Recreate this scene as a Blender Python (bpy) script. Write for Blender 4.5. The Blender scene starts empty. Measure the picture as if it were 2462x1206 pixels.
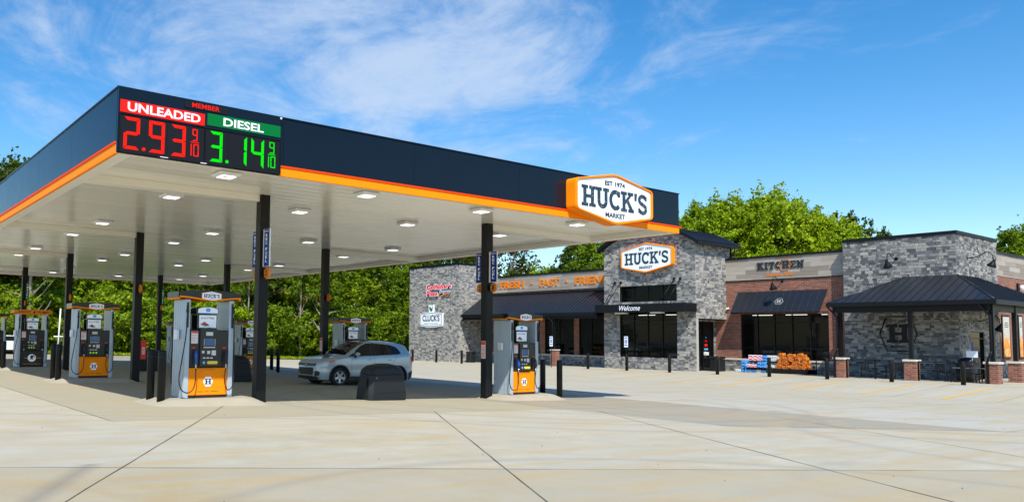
import bpy, math, random
from mathutils import Matrix, Vector
C = bpy.context.scene
COL = C.collection
random.seed(7)
PI = math.pi

# ------------------------------------------------------------------ camera
FPX, YAW, PITCH, ROLL, CZ = 1892.9, -0.60997, 0.070114, 0.014656, 1.57773
cyw, syw, cp, sp = math.cos(YAW), math.sin(YAW), math.cos(PITCH), math.sin(PITCH)
FW = Vector((-syw * cp, cyw * cp, sp)); RT0 = Vector((cyw, syw, 0)); UP0 = RT0.cross(FW)
cr, sr = math.cos(ROLL), math.sin(ROLL)
RT = RT0 * cr + UP0 * sr; UP = UP0 * cr - RT0 * sr
cam_d = bpy.data.cameras.new('camera'); cam = bpy.data.objects.new('camera', cam_d); COL.objects.link(cam)
cam_d.sensor_width = 36; cam_d.lens = 36 * FPX / 2462
cam_d.shift_x = 325.2 / 2462; cam_d.shift_y = 71.3 / 2462
cam_d.clip_start = .1; cam_d.clip_end = 3000
M = Matrix((RT, UP, -FW)).transposed().to_4x4(); M.translation = Vector((0, 0, CZ)); cam.matrix_world = M
C.camera = cam
PX0, PY0 = 1231 - 325.2, 603 + 71.3
def ray(x, y): return RT * ((x - PX0) / FPX) - UP * ((y - PY0) / FPX) + FW
def onX(x, y, c): d = ray(x, y); return Vector((0, 0, CZ)) + d * (c / d.x)
def onY(x, y, c): d = ray(x, y); return Vector((0, 0, CZ)) + d * (c / d.y)
def G(x, y):
    """height of the paving: falls from the pumps to a shallow valley, rises to the shop"""
    yy = max(-10, min(y, 64))
    lin = lambda X: -.022 * (X - 8.35) - .0028 * (yy - 14.6)
    z39 = -.745 - .0022 * (yy - 14); zb = -.534 - .0084 * (yy - 30)
    if x < 16: z = lin(x)
    elif x < 39: t = (x - 16) / 23; z = lin(16) * (1 - t) + z39 * t
    elif x < 45.5: t = (x - 39) / 6.5; z = z39 * (1 - t) + zb * t
    else: z = zb
    return min(z, .35)
def onG(x, y):
    z = 0
    for i in range(30):
        d = ray(x, y); P = Vector((0, 0, CZ)) + d * ((z - CZ) / d.z); z = .5 * z + .5 * G(P.x, P.y)
    return P

# ------------------------------------------------------------------ light and sky
SUN_EL = math.atan2(1, math.hypot(.45, .68))
light_dir = Vector((.45, .68, -1)).normalized()
sun_d = bpy.data.lights.new('sun', 'SUN'); sun_d.energy = 5.0; sun_d.angle = math.radians(.5); sun_d.color = (1, .95, .86)
sun = bpy.data.objects.new('sun', sun_d); COL.objects.link(sun)
sun.rotation_euler = light_dir.to_track_quat('-Z', 'Y').to_euler()
W = bpy.data.worlds.new('World'); C.world = W; W.use_nodes = True
nt = W.node_tree; N = nt.nodes; Lk = nt.links; N.clear()
def nn(t, **k):
    n = N.new(t)
    for a, b in k.items(): setattr(n, a, b)
    return n
sky = nn('ShaderNodeTexSky', sky_type='NISHITA'); sky.sun_disc = False; sky.sun_elevation = SUN_EL
sky.sun_rotation = math.atan2(-light_dir.x, -light_dir.y)
sky.air_density = 1.0; sky.dust_density = .35; sky.ozone_density = 1.5
hs = nn('ShaderNodeHueSaturation'); hs.inputs['Saturation'].default_value = 1.43; hs.inputs['Value'].default_value = 1.46
Lk.new(sky.outputs[0], hs.inputs['Color'])
tc = nn('ShaderNodeTexCoord'); sep = nn('ShaderNodeSeparateXYZ'); Lk.new(tc.outputs['Generated'], sep.inputs[0])
def wm(op, a, b=None, c=None):
    n = nn('ShaderNodeMath', operation=op)
    for i, v in enumerate((a, b, c)):
        if v is None: continue
        if isinstance(v, (int, float)): n.inputs[i].default_value = v
        else: Lk.new(v, n.inputs[i])
    return n.outputs[0]
den = wm('ADD', sep.outputs[2], .12)
u = wm('DIVIDE', sep.outputs[0], den); v = wm('DIVIDE', sep.outputs[1], den)
# rotate so that cloud streaks run along the view, stretch them
ca, sa = math.cos(.35), math.sin(.35)
ur = wm('SUBTRACT', wm('MULTIPLY', u, ca), wm('MULTIPLY', v, sa)); vr = wm('ADD', wm('MULTIPLY', u, sa), wm('MULTIPLY', v, ca))
comb = nn('ShaderNodeCombineXYZ'); Lk.new(wm('MULTIPLY', ur, 1.15), comb.inputs[0]); Lk.new(wm('MULTIPLY', vr, .8), comb.inputs[1])
n1 = nn('ShaderNodeTexNoise'); n1.inputs['Scale'].default_value = 1.9; n1.inputs['Detail'].default_value = 11; n1.inputs['Roughness'].default_value = .66; n1.inputs['Distortion'].default_value = .9
Lk.new(comb.outputs[0], n1.inputs['Vector'])
n2 = nn('ShaderNodeTexNoise'); n2.inputs['Scale'].default_value = 6.0; n2.inputs['Detail'].default_value = 8; n2.inputs['Roughness'].default_value = .65; n2.inputs['Distortion'].default_value = .7
Lk.new(comb.outputs[0], n2.inputs['Vector'])
# coverage: a big bank of thin cloud high ahead-left, little of it to the right
def blob(px, py, k):
    d = ray(px, py).normalized()
    dt = nn('ShaderNodeVectorMath', operation='DOT_PRODUCT'); Lk.new(tc.outputs['Generated'], dt.inputs[0]); dt.inputs[1].default_value = d
    ang = wm('ARCCOSINE', wm('MINIMUM', dt.outputs['Value'], .99999))
    return wm('POWER', 2.718, wm('MULTIPLY', wm('MULTIPLY', ang, ang), -k))
cov = wm('ADD', wm('ADD', wm('MULTIPLY', blob(980, 60, 14), .20), wm('MULTIPLY', blob(330, 60, 20), .16)), wm('ADD', wm('MULTIPLY', blob(1150, 250, 22), .12), wm('MULTIPLY', blob(1850, 20, 60), .06)))
dens = wm('ADD', wm('ADD', wm('MULTIPLY', n1.outputs[0], .72), wm('MULTIPLY', n2.outputs[0], .28)), cov)
mr = nn('ShaderNodeMapRange'); mr.interpolation_type = 'SMOOTHSTEP'; mr.inputs['From Min'].default_value = .575; mr.inputs['From Max'].default_value = .93; mr.inputs['To Max'].default_value = .80
Lk.new(dens, mr.inputs['Value'])
mixc = nn('ShaderNodeMix', data_type='RGBA'); Lk.new(mr.outputs[0], mixc.inputs['Factor']); Lk.new(hs.outputs[0], mixc.inputs[6]); mixc.inputs[7].default_value = (5.0, 6.0, 7.6, 1)
bg = nn('ShaderNodeBackground'); bg.inputs['Strength'].default_value = .105
Lk.new(mixc.outputs[2], bg.inputs['Color'])
wo = nn('ShaderNodeOutputWorld'); Lk.new(bg.outputs[0], wo.inputs['Surface'])
C.view_settings.view_transform = 'Standard'; C.view_settings.look = 'None'; C.view_settings.exposure = 0.25; C.view_settings.gamma = 1
C.cycles.max_bounces = 8; C.cycles.transparent_max_bounces = 8; C.cycles.use_denoising = True
C.cycles.sample_clamp_indirect = 6

# ------------------------------------------------------------------ materials
class NT:
    def __init__(s, m):
        m.use_nodes = True; s.t = m.node_tree; s.b = s.t.nodes['Principled BSDF']; s.out = s.t.nodes['Material Output']
    def n(s, t, **k):
        x = s.t.nodes.new(t)
        for a, b in k.items(): setattr(x, a, b)
        return x
    def l(s, a, b): s.t.links.new(a, b)
    def m(s, op, a, b=None, c=None, clamp=False):
        n = s.n('ShaderNodeMath', operation=op); n.use_clamp = clamp
        for i, v in enumerate((a, b, c)):
            if v is None: continue
            if isinstance(v, (int, float)): n.inputs[i].default_value = v
            else: s.l(v, n.inputs[i])
        return n.outputs[0]
    def noise(s, scale, detail=4, rough=.55, vec=None, dist=0, dims=None):
        n = s.n('ShaderNodeTexNoise'); n.inputs['Scale'].default_value = scale; n.inputs['Detail'].default_value = detail
        n.inputs['Roughness'].default_value = rough; n.inputs['Distortion'].default_value = dist
        if vec is not None: s.l(vec, n.inputs['Vector'])
        return n.outputs[0]
    def pos(s, kind='Position'):
        return s.n('ShaderNodeNewGeometry').outputs['Position'] if kind == 'Position' else s.n('ShaderNodeTexCoord').outputs['Object']
    def mix(s, f, a, b, mode='MIX'):
        n = s.n('ShaderNodeMix', data_type='RGBA', blend_type=mode)
        for i, v in ((0, f), (6, a), (7, b)):
            if isinstance(v, (int, float)): n.inputs[i].default_value = v
            elif isinstance(v, tuple): n.inputs[i].default_value = (*v, 1) if len(v) == 3 else v
            else: s.l(v, n.inputs[i])
        return n.outputs[2]
    def ramp(s, f, stops, interp='LINEAR'):
        n = s.n('ShaderNodeValToRGB'); n.color_ramp.interpolation = interp; e = n.color_ramp.elements
        while len(e) < len(stops): e.new(.5)
        for i, (p, c) in enumerate(stops): e[i].position = p; e[i].color = (*c, 1)
        s.l(f, n.inputs[0]); return n.outputs[0]
    def bump(s, h, strength=.3, dist=.01):
        n = s.n('ShaderNodeBump'); n.inputs['Strength'].default_value = strength; n.inputs['Distance'].default_value = dist
        s.l(h, n.inputs['Height']); s.l(n.outputs[0], s.b.inputs['Normal'])
MATS = {}
def mat(name, col, rough=.5, metal=0, var=.12, scale=3, emit=None, es=1, coat=0, bump=0, bscale=60, spec=None):
    """plain coloured material with procedural mottling, roughness wear and optional bump"""
    if name in MATS: return MATS[name]
    m = bpy.data.materials.new(name); MATS[name] = m; t = NT(m); b = t.b
    p = t.pos('Object')
    f = t.noise(scale, 5, .6, p)
    hi = tuple(min(1, c * (1 + var)) for c in col); lo = tuple(c * (1 - var) for c in col)
    t.l(t.mix(f, lo, hi), b.inputs['Base Color'])
    t.l(t.m('ADD', t.m('MULTIPLY', t.noise(scale * 2.3, 4, .6, p), .16), rough - .08, clamp=True), b.inputs['Roughness'])
    b.inputs['Metallic'].default_value = metal
    if spec is not None: b.inputs['Specular IOR Level'].default_value = spec
    if coat: b.inputs['Coat Weight'].default_value = coat; b.inputs['Coat Roughness'].default_value = .04
    if emit: b.inputs['Emission Color'].default_value = (*emit, 1); b.inputs['Emission Strength'].default_value = es
    if bump: t.bump(t.noise(bscale, 3, .5, p), bump, .004)
    return m
mat('navy_panel', (.0045, .010, .019), .20, .0, .10, 1.2, spec=.24)
mat('blackmetal', (.0045, .005, .006), .45, .0, .15, 2, bump=.08, spec=.28)
mat('orange', (.97, .265, .003), .6, 0, .05, 2, spec=.12)
mat('redorange', (.90, .060, .004), .6, 0, .06, 2, spec=.10)
mat('white_plastic', (.78, .80, .82), .35, 0, .04, 3)
mat('offwhite', (.62, .60, .55), .5, 0, .08, 3)
mat('soffit_white', (.86, .83, .74), .4, 0, .03, 1)
mat('sign_white', (.70, .74, .80), .3, 0, .03, 2, emit=(.72, .84, 1), es=.15)  # faint bluish glow added to brighten the white of signs and lettering
mat('sign_black', (.012, .018, .024), .45, 0, .1, 8)
mat('red', (.72, .025, .015), .4, 0, .08, 4)
mat('sign_red', (.92, .016, .010), .5, 0, .04, 2, spec=.08)
mat('sign_green', (.001, .15, .035), .5, 0, .08, 2, spec=.08)
mat('sign_blue', (.003, .030, .24), .45, 0, .08, 3, spec=.2)
mat('lightblue', (.10, .42, .75), .4, 0, .1, 3)
mat('blue', (.01, .09, .45), .3, 0, .1, 3)
mat('led_red', (.3, .005, .003), .6, 0, .02, 3, emit=(1, .016, .006), es=.72, spec=.03)
mat('led_green', (.002, .2, .003), .6, 0, .02, 3, emit=(.0, .80, .002), es=.72, spec=.03)
mat('led_back', (.007, .008, .012), .5, 0, .2, 3, spec=.2)
mat('pump_black', (.013, .014, .016), .35, 0, .15, 5)
mat('pump_grey', (.42, .50, .57), .38, .2, .10, 2)
mat('pump_grey_dark', (.20, .23, .26), .42, .3, .10, 2)
mat('rubber', (.010, .010, .011), .5, 0, .1, 6)
mat('chrome', (.62, .63, .65), .22, .9, .05, 4)
mat('screen', (.012, .04, .12), .12, 0, .5, 9, emit=(.05, .16, .42), es=.22)
mat('paper', (.72, .70, .66), .6, 0, .1, 12)
mat('yellow', (.75, .62, .04), .4, 0, .1, 4)
mat('lime', (.35, .62, .03), .4, 0, .05, 4, emit=(.4, .8, .05), es=.25)
mat('paint_yellow', (.72, .40, .035), .7, 0, .25, 7)
mat('brown_wood', (.30, .17, .07), .7, 0, .35, 14)
mat('ply', (.34, .30, .25), .7, 0, .2, 6)
mat('stonecap', (.58, .55, .48), .7, 0, .1, 4, bump=.3)
mat('mortar', (.42, .40, .36), .9, 0, .15, 9)
mat('concrete_island', (.36, .325, .25), .85, 0, .12, 3, bump=.4, bscale=40)
mat('bark', (.17, .125, .09), .9, 0, .4, 3, bump=.6, bscale=12)
mat('bark_pale', (.26, .21, .155), .9, 0, .3, 3, bump=.5, bscale=12)
mat('grass_soil', (.05, .06, .02), .9, 0, .3, 2)
mat('tire', (.013, .013, .014), .75, 0, .1, 8)
mat('cladding', (.020, .021, .023), .6, 0, .1, 8)
mat('alloy', (.50, .52, .54), .3, .8, .05, 4)
mat('lamp_glass', (.55, .6, .65), .1, .3, .1, 6)
mat('amber', (.85, .22, .02), .2, 0, .1, 6)
mat('tail_red', (.45, .008, .008), .18, 0, .1, 6, emit=(.5, .01, .01), es=.25)
mat('gold', (.6, .42, .12), .3, .8, .05, 5)
mat('house_white', (.72, .72, .70), .6, 0, .06, 2)
mat('roof_grey', (.12, .13, .14), .8, 0, .2, 2)
mat('orange_letters', (.78, .22, .012), .55, 0, .10, 3, spec=.15)
def roofmetal():
    m = mat('roof_metal', (.022, .027, .036), .34, .35, .15, .8)
    return m
roofmetal()
def led_light():
    return mat('canopy_led', (.8, .8, .8), .4, 0, .02, 3, emit=(1, 1, .95), es=1.3)
led_light()
def letters_worn():
    m = bpy.data.materials.new('worn_letters'); MATS['worn_letters'] = m; t = NT(m); p = t.pos('Object')
    st = t.n('ShaderNodeMapping'); st.inputs['Scale'].default_value = (9, 9, 4.5); t.l(p, st.inputs[0])
    f = t.noise(2.6, 8, .75, st.outputs[0], .8)
    k = t.ramp(f, [(.0, (.012, .032, .052)), (.57, (.012, .032, .052)), (.63, (.36, .40, .43))])
    t.l(k, t.b.inputs['Base Color']); t.b.inputs['Roughness'].default_value = .4
letters_worn()
def glassmat(name, base=(.006, .008, .010), rough=.03, spec=.5):
    m = bpy.data.materials.new(name); MATS[name] = m; t = NT(m); p = t.pos()
    f = t.noise(.35, 3, .5, p)
    t.l(t.mix(f, tuple(c * .6 for c in base), tuple(c * 1.5 for c in base)), t.b.inputs['Base Color'])
    t.b.inputs['Roughness'].default_value = rough; t.b.inputs['Specular IOR Level'].default_value = spec
glassmat('window_glass', (.004, .005, .006), .03, .16); glassmat('car_glass', (.010, .013, .015), .03, .5)
def clearglass():
    m = bpy.data.materials.new('clear_glass'); MATS['clear_glass'] = m; t = NT(m)
    t.b.inputs['Base Color'].default_value = (.004, .005, .006, 1); t.b.inputs['Roughness'].default_value = .025; t.b.inputs['Specular IOR Level'].default_value = .3
    tr = t.n('ShaderNodeBsdfTransparent'); t.l(t.mix(t.noise(.4, 2, .5, t.pos()), (.50, .54, .54), (.66, .70, .70)), tr.inputs['Color'])
    mx = t.n('ShaderNodeMixShader'); mx.inputs[0].default_value = .6; t.l(t.b.outputs[0], mx.inputs[1]); t.l(tr.outputs[0], mx.inputs[2]); t.l(mx.outputs[0], t.out.inputs['Surface'])
clearglass()
def carpaint():
    m = bpy.data.materials.new('car_paint'); MATS['car_paint'] = m; t = NT(m); p = t.pos('Object')
    fl = t.noise(900, 2, .5, p); t.l(t.mix(fl, (.38, .46, .52), (.48, .56, .62)), t.b.inputs['Base Color'])
    t.b.inputs['Metallic'].default_value = .35; t.b.inputs['Roughness'].default_value = .3
    t.b.inputs['Coat Weight'].default_value = .9; t.b.inputs['Coat Roughness'].default_value = .03
carpaint()
def brickmat():
    m = bpy.data.materials.new('brick'); MATS['brick'] = m; t = NT(m); p = t.pos()
    s = t.n('ShaderNodeSeparateXYZ'); t.l(p, s.inputs[0]); c = t.n('ShaderNodeCombineXYZ')
    t.l(t.m('ADD', s.outputs[0], s.outputs[1]), c.inputs[0]); t.l(s.outputs[2], c.inputs[1])
    b = t.n('ShaderNodeTexBrick'); t.l(c.outputs[0], b.inputs['Vector'])
    b.inputs['Scale'].default_value = 1; b.inputs['Brick Width'].default_value = .30; b.inputs['Row Height'].default_value = .105; b.inputs['Mortar Size'].default_value = .013; b.inputs['Mortar Smooth'].default_value = .2
    b.inputs['Color1'].default_value = (.0, .0, .0, 1); b.inputs['Color2'].default_value = (1, 1, 1, 1); b.inputs['Mortar'].default_value = (.5, .5, .5, 1); b.inputs['Bias'].default_value = 0
    col = t.ramp(b.outputs['Color'], [(0, (.12, .032, .020)), (.45, (.215, .058, .032)), (.8, (.29, .080, .044)), (1, (.34, .125, .07))])
    n = t.noise(2.2, 5, .6, p); col = t.mix(t.m('MULTIPLY', n, .5), col, (.17, .10, .08))
    col = t.mix(b.outputs['Fac'], col, (.30, .20, .15))
    t.l(col, t.b.inputs['Base Color']); t.b.inputs['Roughness'].default_value = .85
    t.bump(t.m('ADD', t.m('MULTIPLY', b.outputs['Fac'], -1), t.m('MULTIPLY', t.noise(45, 3, .5, p), .35)), .5, .01)
brickmat()
def stonemat():
    m = bpy.data.materials.new('ledge_stone'); MATS['ledge_stone'] = m; t = NT(m); p = t.pos()
    a = t.n('ShaderNodeAttribute', attribute_name='tone'); a.attribute_type = 'GEOMETRY'
    f = a.outputs['Fac']
    n = t.noise(9, 5, .65, p); n2 = t.noise(2.4, 3, .5, p)
    ff = t.m('ADD', t.m('ADD', f, t.m('MULTIPLY', t.m('SUBTRACT', n, .5), .38)), t.m('MULTIPLY', t.m('SUBTRACT', n2, .5), .18), clamp=True)
    col = t.ramp(ff, [(0, (.072, .077, .086)), (.18, (.125, .130, .138)), (.42, (.205, .205, .205)), (.65, (.32, .31, .285)), (1, (.46, .435, .385))])
    t.l(col, t.b.inputs['Base Color']); t.b.inputs['Roughness'].default_value = .88
    t.bump(t.noise(24, 6, .65, p), .8, .02)
stonemat()
def boardmat():
    m = bpy.data.materials.new('weathered_boards'); MATS['weathered_boards'] = m; t = NT(m); p = t.pos()
    s = t.n('ShaderNodeSeparateXYZ'); t.l(p, s.inputs[0]); h = t.m('ADD', s.outputs[0], s.outputs[1])
    row = t.m('FLOOR', t.m('DIVIDE', s.outputs[2], .30))
    c = t.n('ShaderNodeCombineXYZ'); t.l(t.m('MULTIPLY', h, .35), c.inputs[0]); t.l(t.m('MULTIPLY', s.outputs[2], 6), c.inputs[1]); t.l(t.m('MULTIPLY', row, 7.3), c.inputs[2])
    n = t.noise(2.5, 6, .65, c.outputs[0], .3)
    c2 = t.n('ShaderNodeCombineXYZ'); t.l(t.m('MULTIPLY', row, 3.7), c2.inputs[0]); t.l(t.m('FLOOR', t.m('ADD', t.m('DIVIDE', h, 1.9), t.m('MULTIPLY', row, .37))), c2.inputs[1])
    wn = t.n('ShaderNodeTexWhiteNoise'); wn.noise_dimensions = '2D'; t.l(c2.outputs[0], wn.inputs['Vector'])
    f = t.m('ADD', t.m('MULTIPLY', n, .6), t.m('MULTIPLY', wn.outputs[0], .42))
    col = t.ramp(f, [(.1, (.17, .14, .115)), (.45, (.29, .25, .21)), (.65, (.38, .345, .30)), (.9, (.46, .43, .39))])
    gap = t.m('LESS_THAN', t.m('FRACT', t.m('DIVIDE', s.outputs[2], .30)), .035)
    t.l(t.mix(t.m('MULTIPLY', gap, .8), col, (.06, .05, .04)), t.b.inputs['Base Color']); t.b.inputs['Roughness'].default_value = .75
boardmat()
def soffitmat():
    m = bpy.data.materials.new('soffit_deck'); MATS['soffit_deck'] = m; t = NT(m); p = t.pos()
    s = t.n('ShaderNodeSeparateXYZ'); t.l(p, s.inputs[0])
    y = t.m('FRACT', t.m('DIVIDE', s.outputs[1], .406)); g1 = t.m('LESS_THAN', y, .055)
    c = t.n('ShaderNodeCombineXYZ'); t.l(t.m('FLOOR', t.m('DIVIDE', s.outputs[1], .406)), c.inputs[0])
    wn = t.n('ShaderNodeTexWhiteNoise'); wn.noise_dimensions = '1D'; t.l(t.m('FLOOR', t.m('DIVIDE', s.outputs[1], .406)), wn.inputs['W'])
    base = t.mix(wn.outputs[0], (.86, .83, .73), (.92, .89, .79))
    t.l(t.mix(t.m('MULTIPLY', g1, .5), base, (.25, .25, .24)), t.b.inputs['Base Color'])
    t.l(t.m('ADD', t.m('MULTIPLY', wn.outputs[0], .05), .17), t.b.inputs['Roughness'])
    t.b.inputs['Specular IOR Level'].default_value = .55
    sn = t.m('SINE', t.m('MULTIPLY', s.outputs[1], 2 * PI / .406))
    t.bump(t.m('ADD', sn, t.m('MULTIPLY', t.noise(1.3, 2, .5, p), 1.2)), .35, .003)
soffitmat()
def leafmat(name, dark, mid, light):
    m = bpy.data.materials.new(name); MATS[name] = m; t = NT(m)
    a = t.n('ShaderNodeAttribute', attribute_name='tone'); a.attribute_type = 'GEOMETRY'
    oi = t.n('ShaderNodeObjectInfo')
    f = t.m('ADD', a.outputs['Fac'], t.m('MULTIPLY', t.m('SUBTRACT', oi.outputs['Random'], .5), .35), clamp=True)
    col = t.ramp(f, [(0, dark), (.5, mid), (1, light)])
    t.l(col, t.b.inputs['Base Color']); t.b.inputs['Roughness'].default_value = .55; t.b.inputs['Specular IOR Level'].default_value = .25
    tr = t.n('ShaderNodeBsdfTranslucent'); t.l(t.mix(.5, col, (.20, .26, .01)), tr.inputs['Color'])
    mx = t.n('ShaderNodeMixShader'); mx.inputs[0].default_value = .40; t.l(t.b.outputs[0], mx.inputs[1]); t.l(tr.outputs[0], mx.inputs[2]); t.l(mx.outputs[0], t.out.inputs['Surface'])
leafmat('leaf_bright', (.085, .155, .003), (.26, .39, .004), (.48, .58, .012))
leafmat('leaf_mid', (.034, .078, .003), (.14, .235, .004), (.34, .45, .012))
leafmat('leaf_dark', (.018, .038, .004), (.055, .095, .006), (.12, .18, .010))
def groundmat():
    m = bpy.data.materials.new('concrete_paving'); MATS['concrete_paving'] = m; t = NT(m); p = t.pos()
    s = t.n('ShaderNodeSeparateXYZ'); t.l(p, s.inputs[0]); x, y = s.outputs[0], s.outputs[1]
    big = t.noise(.16, 5, .6, p, .4); mid = t.noise(1.1, 6, .65, p, .3); fine = t.noise(38, 4, .6, p)
    st = t.n('ShaderNodeMapping'); st.inputs['Rotation'].default_value = (0, 0, .44); st.inputs['Scale'].default_value = (.35, 2.6, 1); t.l(p, st.inputs[0])
    streak = t.noise(1.0, 6, .6, st.outputs[0], .5)
    def half(a, b, c):   # 1 where a*x+b*y+c>0
        return t.m('GREATER_THAN', t.m('ADD', t.m('ADD', t.m('MULTIPLY', x, a), t.m('MULTIPLY', y, b)), c), 0)
    # pours of concrete, each its own batch colour
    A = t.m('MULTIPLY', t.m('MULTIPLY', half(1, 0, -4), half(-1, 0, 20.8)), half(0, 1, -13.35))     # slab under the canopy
    B = t.m('MULTIPLY', half(1, 0, -20.8), half(-1, 0, 26.8))                                      # strip beside it
    Dk = half(-.459, -1, 9.74)                                                                      # nearest bay
    E_ = half(1, 0, -26.8)
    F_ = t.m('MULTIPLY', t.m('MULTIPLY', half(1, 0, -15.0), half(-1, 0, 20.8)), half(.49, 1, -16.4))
    base = t.mix(t.m('MULTIPLY', t.m('SUBTRACT', mid, .22), 1.8, clamp=True), (.345, .31, .22), (.49, .46, .365))
    base = t.mix(t.ramp(big, [(.35, (0, 0, 0)), (.68, (1, 1, 1))]), base, (.42, .41, .35))
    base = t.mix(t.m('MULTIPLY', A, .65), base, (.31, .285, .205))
    base = t.mix(t.m('MULTIPLY', B, .55), base, (.43, .425, .385))
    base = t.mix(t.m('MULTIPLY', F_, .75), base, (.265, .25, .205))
    base = t.mix(t.m('MULTIPLY', Dk, .45), base, (.345, .29, .18))
    base = t.mix(t.m('MULTIPLY', E_, .35), base, (.41, .38, .29))
    sk = t.ramp(streak, [(.46, (0, 0, 0)), (.66, (1, 1, 1))]); base = t.mix(t.m('MULTIPLY', sk, .55), base, (.44, .325, .155))
    sk2 = t.ramp(t.noise(.7, 6, .62, st.outputs[0], .4), [(.55, (0, 0, 0)), (.75, (1, 1, 1))]); base = t.mix(t.m('MULTIPLY', sk2, .35), base, (.29, .275, .24))
    # rust-brown patches close to the lens
    nearm = t.m('MULTIPLY', t.m('SUBTRACT', 1, t.m('DIVIDE', t.m('ADD', t.m('MULTIPLY', x, .57), t.m('MULTIPLY', y, .82)), 9.2), clamp=True), t.ramp(t.noise(.55, 5, .6, p, .5), [(.42, (0, 0, 0)), (.66, (1, 1, 1))]))
    base = t.mix(t.m('MULTIPLY', nearm, 3.2, clamp=True), base, (.37, .27, .12))
    hl = t.m('ADD', t.m('ADD', t.m('MULTIPLY', x, .49), y), -16.4)
    band = t.m('MULTIPLY', t.m('SUBTRACT', 1, t.m('DIVIDE', t.m('ABSOLUTE', t.m('ADD', hl, 1.0)), 1.1), clamp=True), t.ramp(t.noise(.45, 5, .6, p, .5), [(.38, (0, 0, 0)), (.6, (1, 1, 1))]))
    base = t.mix(t.m('MULTIPLY', t.m('MULTIPLY', band, half(0, -1, 15.2)), .7), base, (.46, .36, .19))
    skid = t.m('MULTIPLY', t.m('SUBTRACT', 1, t.m('DIVIDE', t.m('ABSOLUTE', t.m('ADD', t.m('ADD', t.m('MULTIPLY', x, .88), t.m('MULTIPLY', y, -.47)), 2.02)), .17), clamp=True), half(0, -1, 8.9))
    base = t.mix(t.m('MULTIPLY', skid, .5), base, (.16, .155, .15))
    # dark specks (gum, stones, oil)
    v = t.n('ShaderNodeTexVoronoi'); v.inputs['Scale'].default_value = .42; t.l(p, v.inputs['Vector'])
    wnv = t.n('ShaderNodeSeparateColor'); t.l(v.outputs['Color'], wnv.inputs[0])
    spot = t.m('LESS_THAN', v.outputs['Distance'], t.m('MULTIPLY', wnv.outputs[0], .022)); base = t.mix(t.m('MULTIPLY', spot, .25), base, (.10, .09, .07))
    # tyre arcs
    def arc(cx, cy, r, w):
        dx = t.m('SUBTRACT', x, cx); dy = t.m('SUBTRACT', y, cy); d = t.m('SQRT', t.m('ADD', t.m('MULTIPLY', dx, dx), t.m('MULTIPLY', dy, dy)))
        return t.m('SUBTRACT', 1, t.m('DIVIDE', t.m('ABSOLUTE', t.m('SUBTRACT', d, r)), w), clamp=True)
    arcs = None
    for a in ((17.5, 17.5, 6.2, .28), (17.5, 17.5, 7.9, .28), (15.5, 15, 6.8, .22), (24, 12, 7.5, .3), (24, 12, 9.2, .3), (20, 3, 6.5, .25), (6, 2, 5.4, .2)):
        k = arc(*a); arcs = k if arcs is None else t.m('MAXIMUM', arcs, k)
    base = t.mix(t.m('MULTIPLY', t.m('MULTIPLY', arcs, mid), .6), base, (.22, .21, .20))
    base = t.mix(t.m('MULTIPLY', t.m('SUBTRACT', fine, .5), .5), base, (.26, .24, .2))
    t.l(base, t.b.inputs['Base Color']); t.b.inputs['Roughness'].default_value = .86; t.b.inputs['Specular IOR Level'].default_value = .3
    t.bump(t.m('ADD', fine, t.m('MULTIPLY', t.noise(6, 4, .6, p), 1.5)), .35, .006)
groundmat()

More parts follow.
